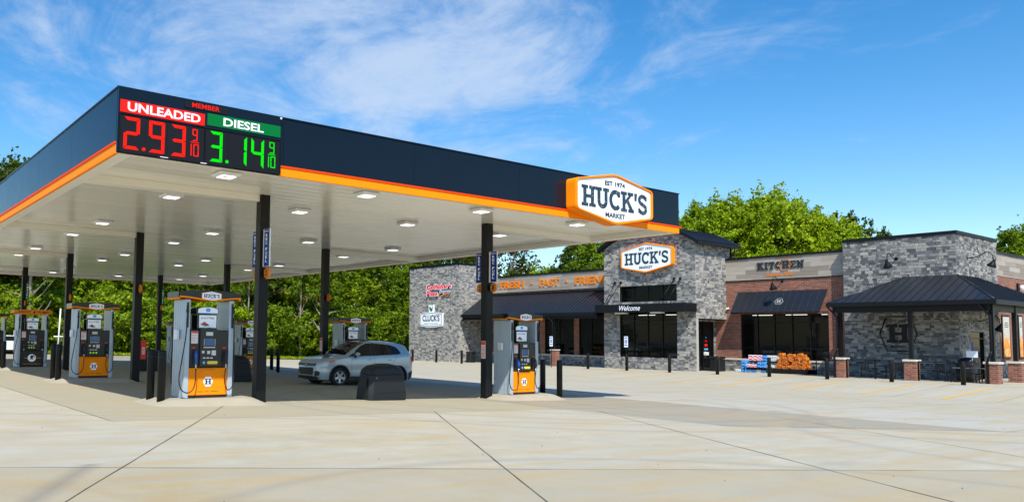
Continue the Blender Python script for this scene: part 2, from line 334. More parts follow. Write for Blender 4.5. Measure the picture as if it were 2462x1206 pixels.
# ------------------------------------------------------------------ mesh builder
class MB:
    """collects shapes; build() links them as ONE mesh object"""
    def __init__(s): s.v = []; s.f = []; s.mi = []; s.tone = []; s.smooth = []
    def add(s, vs, fs, mi=0, tone=.5, smooth=False):
        o = len(s.v); s.v += [tuple(p) for p in vs]
        for f in fs: s.f.append([i + o for i in f]); s.mi.append(mi); s.tone.append(tone); s.smooth.append(smooth)
        return s
    def box(s, x0, x1, y0, y1, z0, z1, mi=0, tone=.5, bev=0):
        if x0 > x1: x0, x1 = x1, x0
        if y0 > y1: y0, y1 = y1, y0
        if z0 > z1: z0, z1 = z1, z0
        if bev > 0: return s.bbox(x0, x1, y0, y1, z0, z1, bev, mi)
        vs = [(x, y, z) for x in (x0, x1) for y in (y0, y1) for z in (z0, z1)]
        return s.add(vs, [(0, 1, 3, 2), (4, 6, 7, 5), (0, 4, 5, 1), (2, 3, 7, 6), (0, 2, 6, 4), (1, 5, 7, 3)], mi, tone)
    def bbox(s, x0, x1, y0, y1, z0, z1, b, mi=0):
        """chamfered box"""
        lo, hi = (x0, y0, z0), (x1, y1, z1); vs = []; idx = {}
        for sx in (0, 1):
            for sy in (0, 1):
                for sz in (0, 1):
                    c = [hi[i] if q else lo[i] for i, q in enumerate((sx, sy, sz))]
                    for a in range(3):
                        p = list(c)
                        for i, q in enumerate((sx, sy, sz)):
                            if i != a: p[i] += -b if q else b
                        idx[(sx, sy, sz, a)] = len(vs); vs.append(tuple(p))
        fs = []
        for a in range(3):
            o = [i for i in range(3) if i != a]
            for q in (0, 1):
                ring = []
                for (p1, p2) in ((0, 0), (1, 0), (1, 1), (0, 1)):
                    k = [0, 0, 0]; k[a] = q; k[o[0]] = p1; k[o[1]] = p2; ring.append(idx[(*k, a)])
                fs.append(ring)
        for a in range(3):
            o = [i for i in range(3) if i != a]
            for p1 in (0, 1):
                for p2 in (0, 1):
                    k0 = [0, 0, 0]; k1 = [0, 0, 0]; k0[a] = 0; k1[a] = 1
                    for k in (k0, k1): k[o[0]] = p1; k[o[1]] = p2
                    fs.append([idx[(*k0, o[0])], idx[(*k1, o[0])], idx[(*k1, o[1])], idx[(*k0, o[1])]])
        for sx in (0, 1):
            for sy in (0, 1):
                for sz in (0, 1): fs.append([idx[(sx, sy, sz, 0)], idx[(sx, sy, sz, 1)], idx[(sx, sy, sz, 2)]])
        return s.add(vs, fs, mi)
    def prism(s, pts, fr, w0, w1, mi=0, mi_side=None, tone=.5):
        """polygon pts (u,v) in frame fr, extruded along the normal from w0 to w1"""
        n = len(pts); vs = [fr(u, v, w0) for u, v in pts] + [fr(u, v, w1) for u, v in pts]
        s.add(vs, [list(range(n))[::-1]], mi, tone); o = len(s.v) - 2 * n
        s.f.append([o + n + i for i in range(n)]); s.mi.append(mi); s.tone.append(tone); s.smooth.append(False)
        for i in range(n):
            j = (i + 1) % n; s.f.append([o + i, o + j, o + n + j, o + n + i]); s.mi.append(mi if mi_side is None else mi_side); s.tone.append(tone); s.smooth.append(False)
        return s
    def tube(s, path, r, n=8, mi=0, caps=True, smooth=True, tone=.5):
        path = [Vector(p) for p in path]; rr = r if isinstance(r, (list, tuple)) else [r] * len(path)
        rings = []; up = Vector((0, 0, 1)); prev = None
        for i, p in enumerate(path):
            d = (path[min(i + 1, len(path) - 1)] - path[max(i - 1, 0)]).normalized()
            if prev is None:
                a = d.cross(Vector((0, 0, 1)) if abs(d.z) < .9 else Vector((1, 0, 0))).normalized()
            else: a = (prev - d * prev.dot(d)).normalized()
            prev = a; b = d.cross(a)
            rings.append([p + (a * math.cos(2 * PI * k / n) + b * math.sin(2 * PI * k / n)) * rr[i] for k in range(n)])
        vs = [q for R in rings for q in R]; fs = []
        for i in range(len(rings) - 1):
            for k in range(n):
                k2 = (k + 1) % n; fs.append((i * n + k, i * n + k2, (i + 1) * n + k2, (i + 1) * n + k))
        s.add(vs, fs, mi, tone, smooth)
        if caps:
            o = len(s.v) - len(vs)
            for ring in (list(range(n))[::-1], [(len(rings) - 1) * n + k for k in range(n)]):
                s.f.append([o + i for i in ring]); s.mi.append(mi); s.tone.append(tone); s.smooth.append(False)
        return s
    def lathe(s, prof, c=(0, 0, 0), n=20, mi=0, axis='z', smooth=True):
        """prof: (r, h) points around an axis"""
        vs = []
        for r, h in prof:
            for k in range(n):
                a = 2 * PI * k / n; x, y = r * math.cos(a), r * math.sin(a)
                vs.append((c[0] + x, c[1] + y, c[2] + h) if axis == 'z' else (c[0] + x, c[1] + h, c[2] + y) if axis == 'y' else (c[0] + h, c[1] + x, c[2] + y))
        fs = [(i * n + k, i * n + (k + 1) % n, (i + 1) * n + (k + 1) % n, (i + 1) * n + k) for i in range(len(prof) - 1) for k in range(n)]
        s.add(vs, fs, mi, .5, smooth); o = len(s.v) - len(vs)
        if prof[0][0] > 1e-6: s.f.append([o + k for k in range(n)][::-1]); s.mi.append(mi); s.tone.append(.5); s.smooth.append(False)
        if prof[-1][0] > 1e-6: s.f.append([o + (len(prof) - 1) * n + k for k in range(n)]); s.mi.append(mi); s.tone.append(.5); s.smooth.append(False)
        return s
    def build(s, name, mats, parent=None, local=False, loc=None, normals=True, tone=False):
        """local: vertices are in the parent's own space; otherwise in world space"""
        me = bpy.data.meshes.new(name)
        off = Vector((0, 0, 0))
        if parent is not None and not local: off = ROOTLOC[parent.name] if parent.name in ROOTLOC else Vector((0, 0, 0))
        if parent is None and loc is not None and not local: off = Vector(loc)
        vs = [(p[0] - off[0], p[1] - off[1], p[2] - off[2]) for p in s.v]
        me.from_pydata(vs, [], s.f)
        for m in (mats if isinstance(mats, (list, tuple)) else [mats]): me.materials.append(MATS[m])
        me.polygons.foreach_set('material_index', s.mi); me.polygons.foreach_set('use_smooth', s.smooth)
        if tone:
            a = me.attributes.new('tone', 'FLOAT', 'FACE'); a.data.foreach_set('value', s.tone)
        me.update()
        if normals:
            import bmesh
            bm = bmesh.new(); bm.from_mesh(me); bmesh.ops.recalc_face_normals(bm, faces=bm.faces); bm.to_mesh(me); bm.free()
        o = bpy.data.objects.new(name, me); COL.objects.link(o)
        if parent is not None: o.parent = parent; ROOTLOC[o.name] = ROOTLOC.get(parent.name, Vector((0, 0, 0)))
        elif loc is not None: o.location = loc; ROOTLOC[o.name] = Vector(loc)
        return o
ROOTLOC = {}
def tag(o, label=None, cat=None, group=None, kind=None):
    if label: o['label'] = label
    if cat: o['category'] = cat
    if group: o['group'] = group
    if kind: o['kind'] = kind
    return o
def thing(name, loc, label, cat, group=None, rz=0):
    o = bpy.data.objects.new(name, None); COL.objects.link(o); o.location = loc; o.rotation_euler = (0, 0, rz)
    o.empty_display_size = .2; ROOTLOC[o.name] = Vector(loc); return tag(o, label, cat, group)
def dup(root, loc, label, group=None, rz=None, scale=None):
    def cp(o, parent):
        c = o.copy(); COL.objects.link(c)
        if parent is not None: c.parent = parent
        for ch in [q for q in KIDS[o.name]]: cp(ch, c)
        return c
    r = cp(root, None); r.location = loc; r['label'] = label
    if group: r['group'] = group
    if rz is not None: r.rotation_euler = (0, 0, rz)
    if scale is not None: r.scale = scale
    return r
KIDS = {}
def index_kids():
    KIDS.clear()
    for o in COL.objects: KIDS.setdefault(o.name, [])
    for o in COL.objects:
        if o.parent is not None: KIDS[o.parent.name].append(o)

class FR:
    """frame: origin, right, up, normal"""
    def __init__(s, o, r, u): s.o = Vector(o); s.r = Vector(r); s.u = Vector(u); s.n = s.r.cross(s.u)
    def __call__(s, a, b, c=0): return s.o + s.r * a + s.u * b + s.n * c
def frX(X, y, z): return FR((X, y, z), (0, -1, 0), (0, 0, 1))     # faces -X, reads towards -Y
def frY(x, Y, z): return FR((x, Y, z), (1, 0, 0), (0, 0, 1))      # faces -Y, reads towards +X

# ------------------------------------------------------------------ lettering
TEXT_CACHE = {}
def text_mesh(txt, bold=0.0, shear=0.0):
    k = (txt, bold, shear)
    if k not in TEXT_CACHE:
        cu = bpy.data.curves.new('t', 'FONT'); cu.body = txt; cu.size = 1; cu.offset = bold; cu.shear = shear; cu.resolution_u = 3
        o = bpy.data.objects.new('t', cu); COL.objects.link(o)
        dg = bpy.context.evaluated_depsgraph_get(); me = bpy.data.meshes.new_from_object(o.evaluated_get(dg))
        vs = [tuple(v.co) for v in me.vertices]; fs = [list(p.vertices) for p in me.polygons]
        xs = [v[0] for v in vs]; ys = [v[1] for v in vs]; TEXT_CACHE[k] = (vs, fs, min(xs), max(xs), min(ys), max(ys))
        bpy.data.objects.remove(o); bpy.data.curves.remove(cu); bpy.data.meshes.remove(me)
    return TEXT_CACHE[k]
def text(mb, fr, txt, u0, u1, v0, v1, w, mi=0, bold=.01, shear=0, thick=0):
    """fit the lettering into the box u0..u1, v0..v1 at height w above the frame"""
    vs, fs, a, b, c, d = text_mesh(txt, bold, shear)
    P = [fr(u0 + (x - a) / (b - a) * (u1 - u0), v0 + (y - c) / (d - c) * (v1 - v0), w) for x, y, z in vs]
    mb.add(P, fs, mi)
    if thick:
        n = len(P); Q = [p - fr.n * thick for p in P]
        from collections import Counter
        cnt = Counter()
        for f in fs:
            for i in range(len(f)):
                e = (f[i], f[(i + 1) % len(f)]); cnt[tuple(sorted(e))] += 1
        side = [e for f in fs for e in [(f[i], f[(i + 1) % len(f)]) for i in range(len(f))] if cnt[tuple(sorted(e))] == 1]
        mb.add(P + Q, [(a_, b_, b_ + n, a_ + n) for a_, b_ in side], mi)
def strokes(pts, w):
    """thick polyline as quads, one strip"""
    P = [Vector((x, y, 0)) for x, y in pts]; L = []; R_ = []
    for i, p in enumerate(P):
        if i == 0: d = (P[1] - P[0]).normalized(); k = 1
        elif i == len(P) - 1: d = (P[-1] - P[-2]).normalized(); k = 1
        else:
            d1 = (P[i] - P[i - 1]).normalized(); d2 = (P[i + 1] - P[i]).normalized(); d = (d1 + d2).normalized(); k = 1 / max(.5, d.dot(d1))
        n = Vector((-d.y, d.x, 0)) * w * .5 * k; L.append((p + n)[:2]); R_.append((p - n)[:2])
    return [[L[i], L[i + 1], R_[i + 1], R_[i]] for i in range(len(P) - 1)]
def arcp(cx, cy, rx, ry, a0, a1, n=10): return [(cx + rx * math.cos(math.radians(a0 + (a1 - a0) * i / n)), cy + ry * math.sin(math.radians(a0 + (a1 - a0) * i / n))) for i in range(n + 1)]
def R4(x0, y0, x1, y1): return [(x0, y0), (x1, y0), (x1, y1), (x0, y1)]
def slab_glyph(ch):
    s = .19; T = .16
    if ch == 'H': return 1.0, [R4(.12, 0, .34, 1), R4(.66, 0, .88, 1), R4(.34, .41, .66, .57), R4(0, .84, .12, 1), R4(.34, .84, .46, 1), R4(.54, .84, .66, 1), R4(.88, .84, 1, 1), R4(0, 0, .12, T), R4(.34, 0, .46, T), R4(.54, 0, .66, T), R4(.88, 0, 1, T)]
    if ch == 'U': return .96, strokes([(.22, .84), (.22, .36)] + arcp(.48, .33, .26, .23, 180, 360, 10) + [(.74, .36), (.74, .84)], .21) + [R4(0, .84, .43, 1), R4(.53, .84, .96, 1)]
    if ch == 'C': return .86, strokes(arcp(.46, .5, .355, .40, 48, 318, 18), .21) + [R4(.62, .66, .82, .94)]
    if ch == 'K': return 1.0, [R4(.12, 0, .34, 1), R4(0, .84, .12, 1), R4(.34, .84, .45, 1), R4(0, 0, .12, T), R4(.34, 0, .45, T), [(.34, .38), (.34, .58), (.60, .84), (.82, .84)], [(.42, .50), (.58, .62), (.92, .16), (.66, .16)], R4(.52, .84, .95, 1), R4(.56, 0, 1, .16)]
    if ch == 'S': return .78, strokes(arcp(.39, .72, .26, .195, 25, 180, 9) + arcp(.39, .72, .26, .2, 200, 262, 4) + arcp(.39, .28, .27, .20, 82, -90, 9) + arcp(.39, .28, .27, .20, -110, -160, 4), .195) + [R4(.58, .70, .72, .93), R4(.05, .07, .19, .30)]
    if ch == "'": return .26, [[(.04, .62), (.18, .62), (.24, 1), (.02, 1)]]
    if ch == 'I': return .52, [R4(.15, 0, .37, 1), R4(0, .84, .15, 1), R4(.37, .84, .52, 1), R4(0, 0, .15, T), R4(.37, 0, .52, T)]
    if ch == 'T': return .84, [R4(.31, 0, .53, .82), R4(0, .82, .84, 1), R4(0, .64, .14, .82), R4(.70, .64, .84, .82), R4(.18, 0, .31, T), R4(.53, 0, .66, T)]
    if ch == 'E': return .84, [R4(.10, 0, .32, 1), R4(0, .84, .10, 1), R4(0, 0, .10, T), R4(.32, .84, .82, 1), R4(.32, 0, .84, .16), R4(.32, .42, .62, .57), R4(.68, .66, .82, .84), R4(.70, .16, .84, .34)]
    if ch == 'N': return 1.0, [R4(.12, 0, .31, 1), R4(.69, 0, .88, 1), [(.31, 1), (.31, .68), (.69, 0), (.69, .32)], R4(0, 0, .12, T), R4(.31, 0, .43, T), R4(0, .84, .12, 1), R4(.57, .84, .69, 1), R4(.88, .84, 1, 1)]
def slab(mb, fr, txt, u0, u1, v0, v1, w, mi=0, gap=.08, th=.01):
    g = [slab_glyph(c) for c in txt]; tot = sum(x[0] for x in g) + gap * (len(g) - 1); k = (u1 - u0) / tot; x = 0; e = 0
    for wd, polys in g:
        for P in polys:
            e += 1; mb.prism([(u0 + (x + a) * k, v0 + b * (v1 - v0)) for a, b in P], fr, w - th, w + (e % 5) * .0004, mi)
        x += wd + gap
def seg7(mb, fr, ch, u0, u1, v0, v1, w, t, mi):
    S = {'0': 'abcdef', '1': 'bc', '2': 'abged', '3': 'abgcd', '4': 'fgbc', '9': 'abcdfg'}[ch]; H = v1 - v0; vm = (v0 + v1) / 2; g = t * .12
    segs = dict(a=[(u0 + g, v1), (u1 - g, v1), (u1 - t - g, v1 - t), (u0 + t + g, v1 - t)], d=[(u0 + t + g, v0 + t), (u1 - t - g, v0 + t), (u1 - g, v0), (u0 + g, v0)],
        g=[(u0 + g + t * .3, vm), (u0 + t, vm + t / 2), (u1 - t, vm + t / 2), (u1 - g - t * .3, vm), (u1 - t, vm - t / 2), (u0 + t, vm - t / 2)],
        b=[(u1, v1 - g), (u1, vm + g), (u1 - t / 2, vm + g), (u1 - t, vm + t * .55), (u1 - t, v1 - t - g)], c=[(u1 - t, v0 + t + g), (u1 - t, vm - t * .55), (u1 - t / 2, vm - g), (u1, vm - g), (u1, v0 + g)],
        f=[(u0 + t, v1 - t - g), (u0 + t, vm + t * .55), (u0 + t / 2, vm + g), (u0, vm + g), (u0, v1 - g)], e=[(u0, v0 + g), (u0, vm - g), (u0 + t / 2, vm - g), (u0 + t, vm - t * .55), (u0 + t, v0 + t + g)])
    for k in S: mb.prism(segs[k], fr, w - .006, w, mi)

# ================================================================== GROUND
def build_ground():
    xs = [-400, -150, -60, -30] + [-20 + i * 1.0 for i in range(0, 36)] + [16 + i * 1.15 for i in range(0, 20)] + [39, 40.3, 41.6, 42.9, 44.2, 45.5, 47, 50, 60, 75, 100, 160, 400, 900]
    ys = [-200, -60, -20, -10] + [-8 + i * 1.2 for i in range(0, 62)] + [67, 72, 90, 140, 400, 900]
    m = MB(); n = len(ys)
    for x in xs:
        for y in ys: m.v.append((x, y, G(x, y)))
    for i in range(len(xs) - 1):
        for j in range(n - 1):
            m.f.append([i * n + j, (i + 1) * n + j, (i + 1) * n + j + 1, i * n + j + 1]); m.mi.append(0); m.tone.append(.5); m.smooth.append(True)
    return tag(m.build('ground', 'concrete_paving', normals=False), kind='structure', label='sunlit concrete forecourt paving')
build_ground()
def strip(m, pts, w, h, mi=0, step=1.0, wob=0):
    """thin sheet following the paving along a polyline"""
    for (x0, y0), (x1, y1) in zip(pts, pts[1:]):
        L = math.hypot(x1 - x0, y1 - y0); n = max(1, int(L / step)); nx, ny = -(y1 - y0) / L, (x1 - x0) / L
        prev = None
        for i in range(n + 1):
            t = i / n; ww = w * (1 + wob * random.uniform(-1, 1)); px, py = x0 + (x1 - x0) * t + nx * wob * random.uniform(-.02, .02), y0 + (y1 - y0) * t
            a = (px + nx * ww / 2, py + ny * ww / 2); b = (px - nx * ww / 2, py - ny * ww / 2)
            cur = [(*a, G(*a) + h), (*b, G(*b) + h)]
            if prev: m.add([prev[0], prev[1], cur[1], cur[0]], [(0, 1, 2, 3)], mi)
            prev = cur
jm = mat('joint_seal', (.095, .085, .07), .8, 0, .5, 2)
J = MB()
def ln(a, b, ext0=0, ext1=0):
    d = Vector((b[0] - a[0], b[1] - a[1])).normalized(); return [(a[0] - d.x * ext0, a[1] - d.y * ext0), (b[0] + d.x * ext1, b[1] + d.y * ext1)]
for P, w in ((ln((1.7, 6.9), (7.3, 16.2), 6, 0), .022), (ln((11.1, 13.6), (5.5, 5.1), 0, 8), .026), (ln((15.4, 12.6), (9.3, 3.2), 0, 8), .022),
             (ln((1.6, 9.0), (12.5, 4.0), 12, 12), .018), (ln((2.6, 15.2), (16.9, 8.2), 14, 16), .016), ([(4.0, 13.4), (4.0, 48)], .018), ([(4.0, 13.35), (20.8, 13.35)], .014),
             ([(20.8, -4), (20.8, 66)], .022), ([(26.8, -4), (26.8, 66)], .022), (ln((17.4, 7.8), (15.1, 4.3), 3, 9), .022), ([(12.3, 13.35), (12.3, 49)], .014), ([(4, 22.2), (20.8, 22.2)], .014), ([(4, 31.2), (20.8, 31.2)], .014), ([(4, 40.2), (20.8, 40.2)], .014),
             ([(33.0, -4), (33.0, 66)], .016), ([(39.0, -4), (39.0, 66)], .016), ([(45.4, -4), (45.4, 66)], .018)):
    strip(J, P, w * .72, .004, 0, .5, .35)
for y in (6.2, 11.4, 15.2, 21.5, 27.9, 34.2, 40.4, 46.6, 52.8, 59): strip(J, [(20.8, y), (45.4, y + .6)], .014, .0045, 0, .8, .3)
for y in (2, -4): strip(J, [(20.8, y), (45.4, y)], .014, .0045)
tag(J.build('paving_joints', 'joint_seal', normals=False), kind='structure', label='dark sealed joints between the concrete slabs')
PL = MB()
for px, py in ((2268, 957.5), (2068, 946), (1892, 935.8), (1733, 927), (1600.8, 918.8), (1474.6, 911.6), (1400, 903)):
    p = onG(px, py); y = p.y * 39.1 / p.x if p.x < 39 else p.y
    strip(PL, [(39.2, y), (45.2, y)], .15, .006, 0, .7, .15)
strip(PL, [(39.2, 10.5), (45.2, 10.5)], .15, .006, 0, .7, .15)
tag(PL.build('parking_lines', 'paint_yellow', normals=False), kind='structure', label='yellow painted parking bay lines in front of the shop')
# low concrete pads under the pumps, grass beyond the paving
ROWS = [16.92, 26.01, 35.11, 44.34]
PUMPX = [7.05, 16.93]
ZI = {}
PADN = dict(zip([(r, c) for r in ROWS for c in PUMPX], ['nearest left fuel pump', 'nearest right fuel pump', 'second left fuel pump', 'fuel pump behind the silver car', 'knight themed fuel pump', 'third right fuel pump', 'farthest left fuel pump', 'farthest right fuel pump']))
for r in ROWS:
    for cx in PUMPX:
        m = MB(); z0 = G(cx, r); h = .135; ZI[(r, cx)] = z0 + h
        a, b = .98, .62; n = 10
        def ringp(rx, ry, z, k):
            out = []
            for i in range(32):
                t = 2 * PI * i / 32; c, s_ = math.cos(t), math.sin(t); e = .32
                x = cx + rx * math.copysign(abs(c) ** e, c); y = r + ry * math.copysign(abs(s_) ** e, s_)
                out.append((x, y, (G(x, y) - .02) if k == 0 else z))
            return out
        rings = [ringp(a + .42, b + .42, 0, 0), ringp(a + .08, b + .08, z0 + h * .86, 1), ringp(a, b, z0 + h, 1)]
        vs = [p for R_ in rings for p in R_]; fs = [(i * 32 + k, i * 32 + (k + 1) % 32, (i + 1) * 32 + (k + 1) % 32, (i + 1) * 32 + k) for i in range(2) for k in range(32)] + [list(range(64, 96))]
        m.add(vs, fs, 0, .5, False)
        tag(m.build('pump_island', 'concrete_island'), 'low sloping concrete pad under the %s' % PADN[(r, cx)], 'island', 'sloping concrete pads under the pumps')
gm = MB()
ring = []
for (x0, y0, x1, y1) in ((-60, 67.5, 48, 74), (48, 66, 75, 74)):
    n = 24
    for i in range(n):
        xa, xb = x0 + (x1 - x0) * i / n, x0 + (x1 - x0) * (i + 1) / n
        gm.add([(xa, y0, G(xa, y0) + .08), (xb, y0, G(xb, y0) + .08), (xb, y1 + 60, G(xb, y1) + .3), (xa, y1 + 60, G(xa, y1) + .3)], [(0, 1, 2, 3)])
        gm.add([(xa, y0, G(xa, y0) - .05), (xb, y0, G(xb, y0) - .05), (xb, y0, G(xb, y0) + .08), (xa, y0, G(xa, y0) + .08)], [(0, 1, 2, 3)])
gm.add([(71, -60, -.36), (260, -60, -.2), (260, 67, .1), (71, 67, -.7)], [(0, 1, 2, 3)])
tag(gm.build('grass_verge', 'grass_soil', normals=False), kind='structure', label='grass verge behind the forecourt')
gl = MB(); R2 = random.Random(5)
for i in range(9000):
    x = R2.uniform(-12, 50); y = 67.6 + R2.random() ** 2 * 5; z = G(x, y) + .1 + (y - 67.6) * .003
    a = R2.uniform(0, PI); h = R2.uniform(.08, .3); w = R2.uniform(.03, .09)
    gl.add([(x - w * math.cos(a), y - w * math.sin(a), z), (x + w * math.cos(a), y + w * math.sin(a), z), (x + R2.uniform(-.1, .1), y + R2.uniform(-.1, .1), z + h)], [(0, 1, 2)], 0, R2.uniform(.45, 1))
tag(gl.build('grass', 'leaf_bright', normals=False, tone=True), 'strip of bright green grass along the far edge of the paving', 'grass', kind='stuff')

# ================================================================== CANOPY
CX0, CX1, CY0, CY1, CZB, CZT, DECK = 4.043, 20.553, 13.84, 48.21, 4.73, 5.897, 4.90
COLX = [8.35, 15.62]; CW = .25
cp_ = thing('fuel_canopy', (12.3, 31, -.1), 'long flat canopy with navy fascia and orange stripe above the fuel pumps', 'canopy')
m = MB()
def fasc(m, x0, y0, x1, y1, n, nx, ny):
    for i in range(n):
        a, b = i / n, (i + 1) / n; g = .003
        xa, ya, xb, yb = x0 + (x1 - x0) * a, y0 + (y1 - y0) * a, x0 + (x1 - x0) * b, y0 + (y1 - y0) * b
        lx = [xa + g, xb - g] if ny else [xa, xa - nx * .06]; ly = [ya + g, yb - g] if nx else [ya, ya - ny * .06]
        m.box(min(lx), max(lx), min(ly), max(ly), 4.94, CZT)
fasc(m, CX0, CY0, CX1, CY0, 5, 0, -1); fasc(m, CX0, CY1, CX1, CY1, 5, 0, 1)
fasc(m, CX0, CY0 + .061, CX0, CY1 - .061, 11, -1, 0); fasc(m, CX1, CY0 + .061, CX1, CY1 - .061, 11, 1, 0)
m.build('fascia_panel', 'navy_panel', cp_)
m = MB()
for (a, b, c, d) in ((CX0 - .02, CX1 + .02, CY0 - .02, CY0 + .05), (CX0 - .02, CX1 + .02, CY1 - .05, CY1 + .02), (CX0 - .02, CX0 + .05, CY0 + .052, CY1 - .052), (CX1 - .05, CX1 + .02, CY0 + .052, CY1 - .052)): m.box(a, b, c, d, CZT + .001, CZT + .025)
m.build('coping_trim', 'navy_panel', cp_)
m = MB()
m.box(7.26, CX1 + .002, CY0 - .004, CY0 + .06, CZB, 4.90); m.box(CX0 - .004, CX0 + .06, CY0 + .065, CY1, CZB, 4.90); m.box(CX1 - .06, CX1 + .004, CY0 + .065, CY1, CZB, 4.90); m.box(CX0, CX1, CY1 + .001, CY1 + .06, CZB, 4.90)
m.build('orange_band', 'orange', cp_)
m = MB()
m.box(7.26, CX1 + .10, CY0 - .022, CY0 + .05, 4.902, 4.938); m.box(CX0 - .022, CX0 + .05, CY0 + .052, CY1, 4.902, 4.938); m.box(CX1 - .05, CX1 + .10, CY0 + .052, CY1, 4.902, 4.938)
m.build('red_trim', 'redorange', cp_)
m = MB()
m.box(CX0 + .062, CX1 - .062, CY0 + .062, CY1 - .062, DECK, DECK + .05)
m.build('soffit', 'soffit_deck', cp_)
m = MB(); L = .30
m.box(CX0 + .062, CX0 + L, CY0 + .062, CY1 - .062, CZB + .002, DECK - .002); m.box(CX1 - L, CX1 - .062, CY0 + .062, CY1 - .062, CZB + .002, DECK - .002)
m.box(CX0 + L + .001, CX1 - L - .001, CY1 - L, CY1 - .062, CZB + .002, DECK - .002)
m.box(CX0 + L + .001, CX1 - L - .001, CY0 + .062, CY0 + .14, CZB + .002, DECK - .002)
m.box(CX1 - L - .0, CX1 - L + .06, CY0 + .2, CY1 - .2, CZB - .001, CZB + .0015)
m.build('perimeter_gutter', 'soffit_white', cp_)
for r in ROWS:
    for (a, b) in ((CX0 + L + .002, COLX[0] - .002), (COLX[1] + CW + .002, CX1 - L - .002)):
        m = MB(); m.box(a, b, r - .06, r + .26, CZB + .004, DECK - .003); m.build('cantilever_beam', 'soffit_white', cp_)
m = MB(); m.box(CX0 + .07, CX1 - .07, CY0 + .07, CY1 - .07, 5.35, 5.4); m.build('roof_deck', 'soffit_white', cp_)
for r in ROWS:
    for cx in COLX:
        m = MB(); m.box(cx, cx + CW, r - CW / 2, r + CW / 2, G(cx, r) - .05, DECK - .003, bev=.012); m.box(cx - .012, cx + CW + .012, r - CW / 2 - .012, r + CW / 2 + .012, G(cx, r) - .02, G(cx, r) + .03)
        m.build('column', 'blackmetal', cp_)

# lights under the soffit
LX = [6.65, 10.16, 13.75, 17.42]; LY = [15.0, 18.15, 23.9, 27.35, 33.0, 36.3, 42.1, 45.72]
def light_unit():
    t = thing('canopy_light', (LX[0], LY[0], DECK - .004), '', 'light', 'flat LED lights under the canopy')
    m = MB(); m.bbox(-.25, .25, -.25, .25, -.085, 0, .035); m.build('housing', 'white_plastic', t, local=True)
    m = MB()
    for (a, b, c, d) in ((-.19, .19, -.19, -.12), (-.19, .19, .12, .19), (-.19, -.12, -.118, .118), (.12, .19, -.118, .118)): m.box(a * .80, b * .80, c * .80, d * .80, -.098, -.083)
    m.build('led_ring', 'canopy_led', t, local=True); return t
ordn = ['first', 'second', 'third', 'fourth', 'fifth', 'sixth', 'seventh', 'eighth']
t0 = light_unit(); index_kids(); first = True
where_x = ['in the outermost left line', 'in the inner left line', 'in the inner right line', 'in the line nearest the shop']
_old = ['in the line nearest the left canopy edge', 'just inside the left row of columns', 'just inside the right row of columns', 'in the line nearest the shop edge of the canopy']
for i, x in enumerate(LX):
    for j, y in enumerate(LY):
        lab = 'square ceiling light %s, %s from the front' % (where_x[i], ordn[j])
        if first: t0['label'] = lab; first = False
        else: dup(t0, (x, y, DECK - .004), lab)

# price sign on the front fascia
ps = thing('price_sign', (5.65, CY0, 4.73), 'black LED price sign reading 2.93 and 3.14 on the canopy corner', 'sign')
F = frY(0, CY0, 0); w0 = .065
m = MB(); m.box(CX0 - .012, 7.245, CY0 - .06, CY0 - .006, 4.725, 5.90, bev=.004); m.build('cabinet', 'navy_panel', ps)
m = MB()
m.box(4.07, 5.635, CY0 - .078, CY0 - .0605, 4.752, 5.405); m.box(5.665, 7.225, CY0 - .078, CY0 - .0605, 4.752, 5.405); m.box(5.235, 6.075, CY0 - .078, CY0 - .0605, 5.742, 5.868)
m.build('led_screen', 'led_back', ps)
m = MB(); 
for zz in (5.412, 4.738): m.box(4.05, 7.235, CY0 - .092, CY0 - .0605, zz, zz + .012)
for xx in (4.058, 5.644, 7.228): m.box(xx, xx + .012, CY0 - .090, CY0 - .0605, 4.752, 5.41)
m.box(4.92, 4.926, CY0 - .083, CY0 - .078, 4.76, 5.40); m.box(6.12, 6.126, CY0 - .083, CY0 - .078, 4.76, 5.40)
m.build('screen_frame', 'blackmetal', ps)
m = MB(); m.box(4.065, 5.635, CY0 - .074, CY0 - .0605, 5.452, 5.672); m.build('unleaded_plate', 'sign_red', ps)
m = MB(); m.box(5.69, 7.232, CY0 - .074, CY0 - .0605, 5.478, 5.706); m.build('diesel_plate', 'sign_green', ps)
m = MB(); text(m, F, 'UNLEADED', 4.19, 5.55, 5.483, 5.645, .0775, bold=.026); m.build('fuel_name', 'sign_white', ps)
m = MB(); text(m, F, 'DIESEL', 6.01, 6.86, 5.512, 5.672, .0775, bold=.026); m.build('fuel_name', 'sign_white', ps)
m = MB(); text(m, F, 'MEMBER', 5.38, 5.925, 5.765, 5.850, .0805, bold=.006); m.build('member_text', 'led_red', ps)
for ch, a, b in (('2', 4.135, 4.42), ('9', 4.585, 4.875), ('3', 4.995, 5.27)): m = MB(); seg7(m, F, ch, a, b, 4.80, 5.375, .085, .058, 0); m.build('red_digit', 'led_red', ps)
m = MB(); m.prism([(4.50 + .033 * math.cos(a * PI / 6), 4.835 + .033 * math.sin(a * PI / 6)) for a in range(12)], F, .079, .085); m.build('decimal_point', 'led_red', ps); m = MB()
seg7(m, F, '9', 5.40, 5.50, 5.13, 5.355, .085, .020, 0); m.prism(R4(5.37, 5.098, 5.53, 5.113), F, .079, .085); seg7(m, F, '0', 5.425, 5.53, 4.845, 5.075, .085, .020, 0); m.prism(R4(5.375, 4.85, 5.393, 5.07), F, .079, .085)
m.build('red_fraction', 'led_red', ps)
for ch, a, b in (('3', 5.745, 6.00), ('1', 6.25, 6.505), ('4', 6.60, 6.87)): m = MB(); seg7(m, F, ch, a, b, 4.80, 5.375, .085, .055, 0); m.build('green_digit', 'led_green', ps)
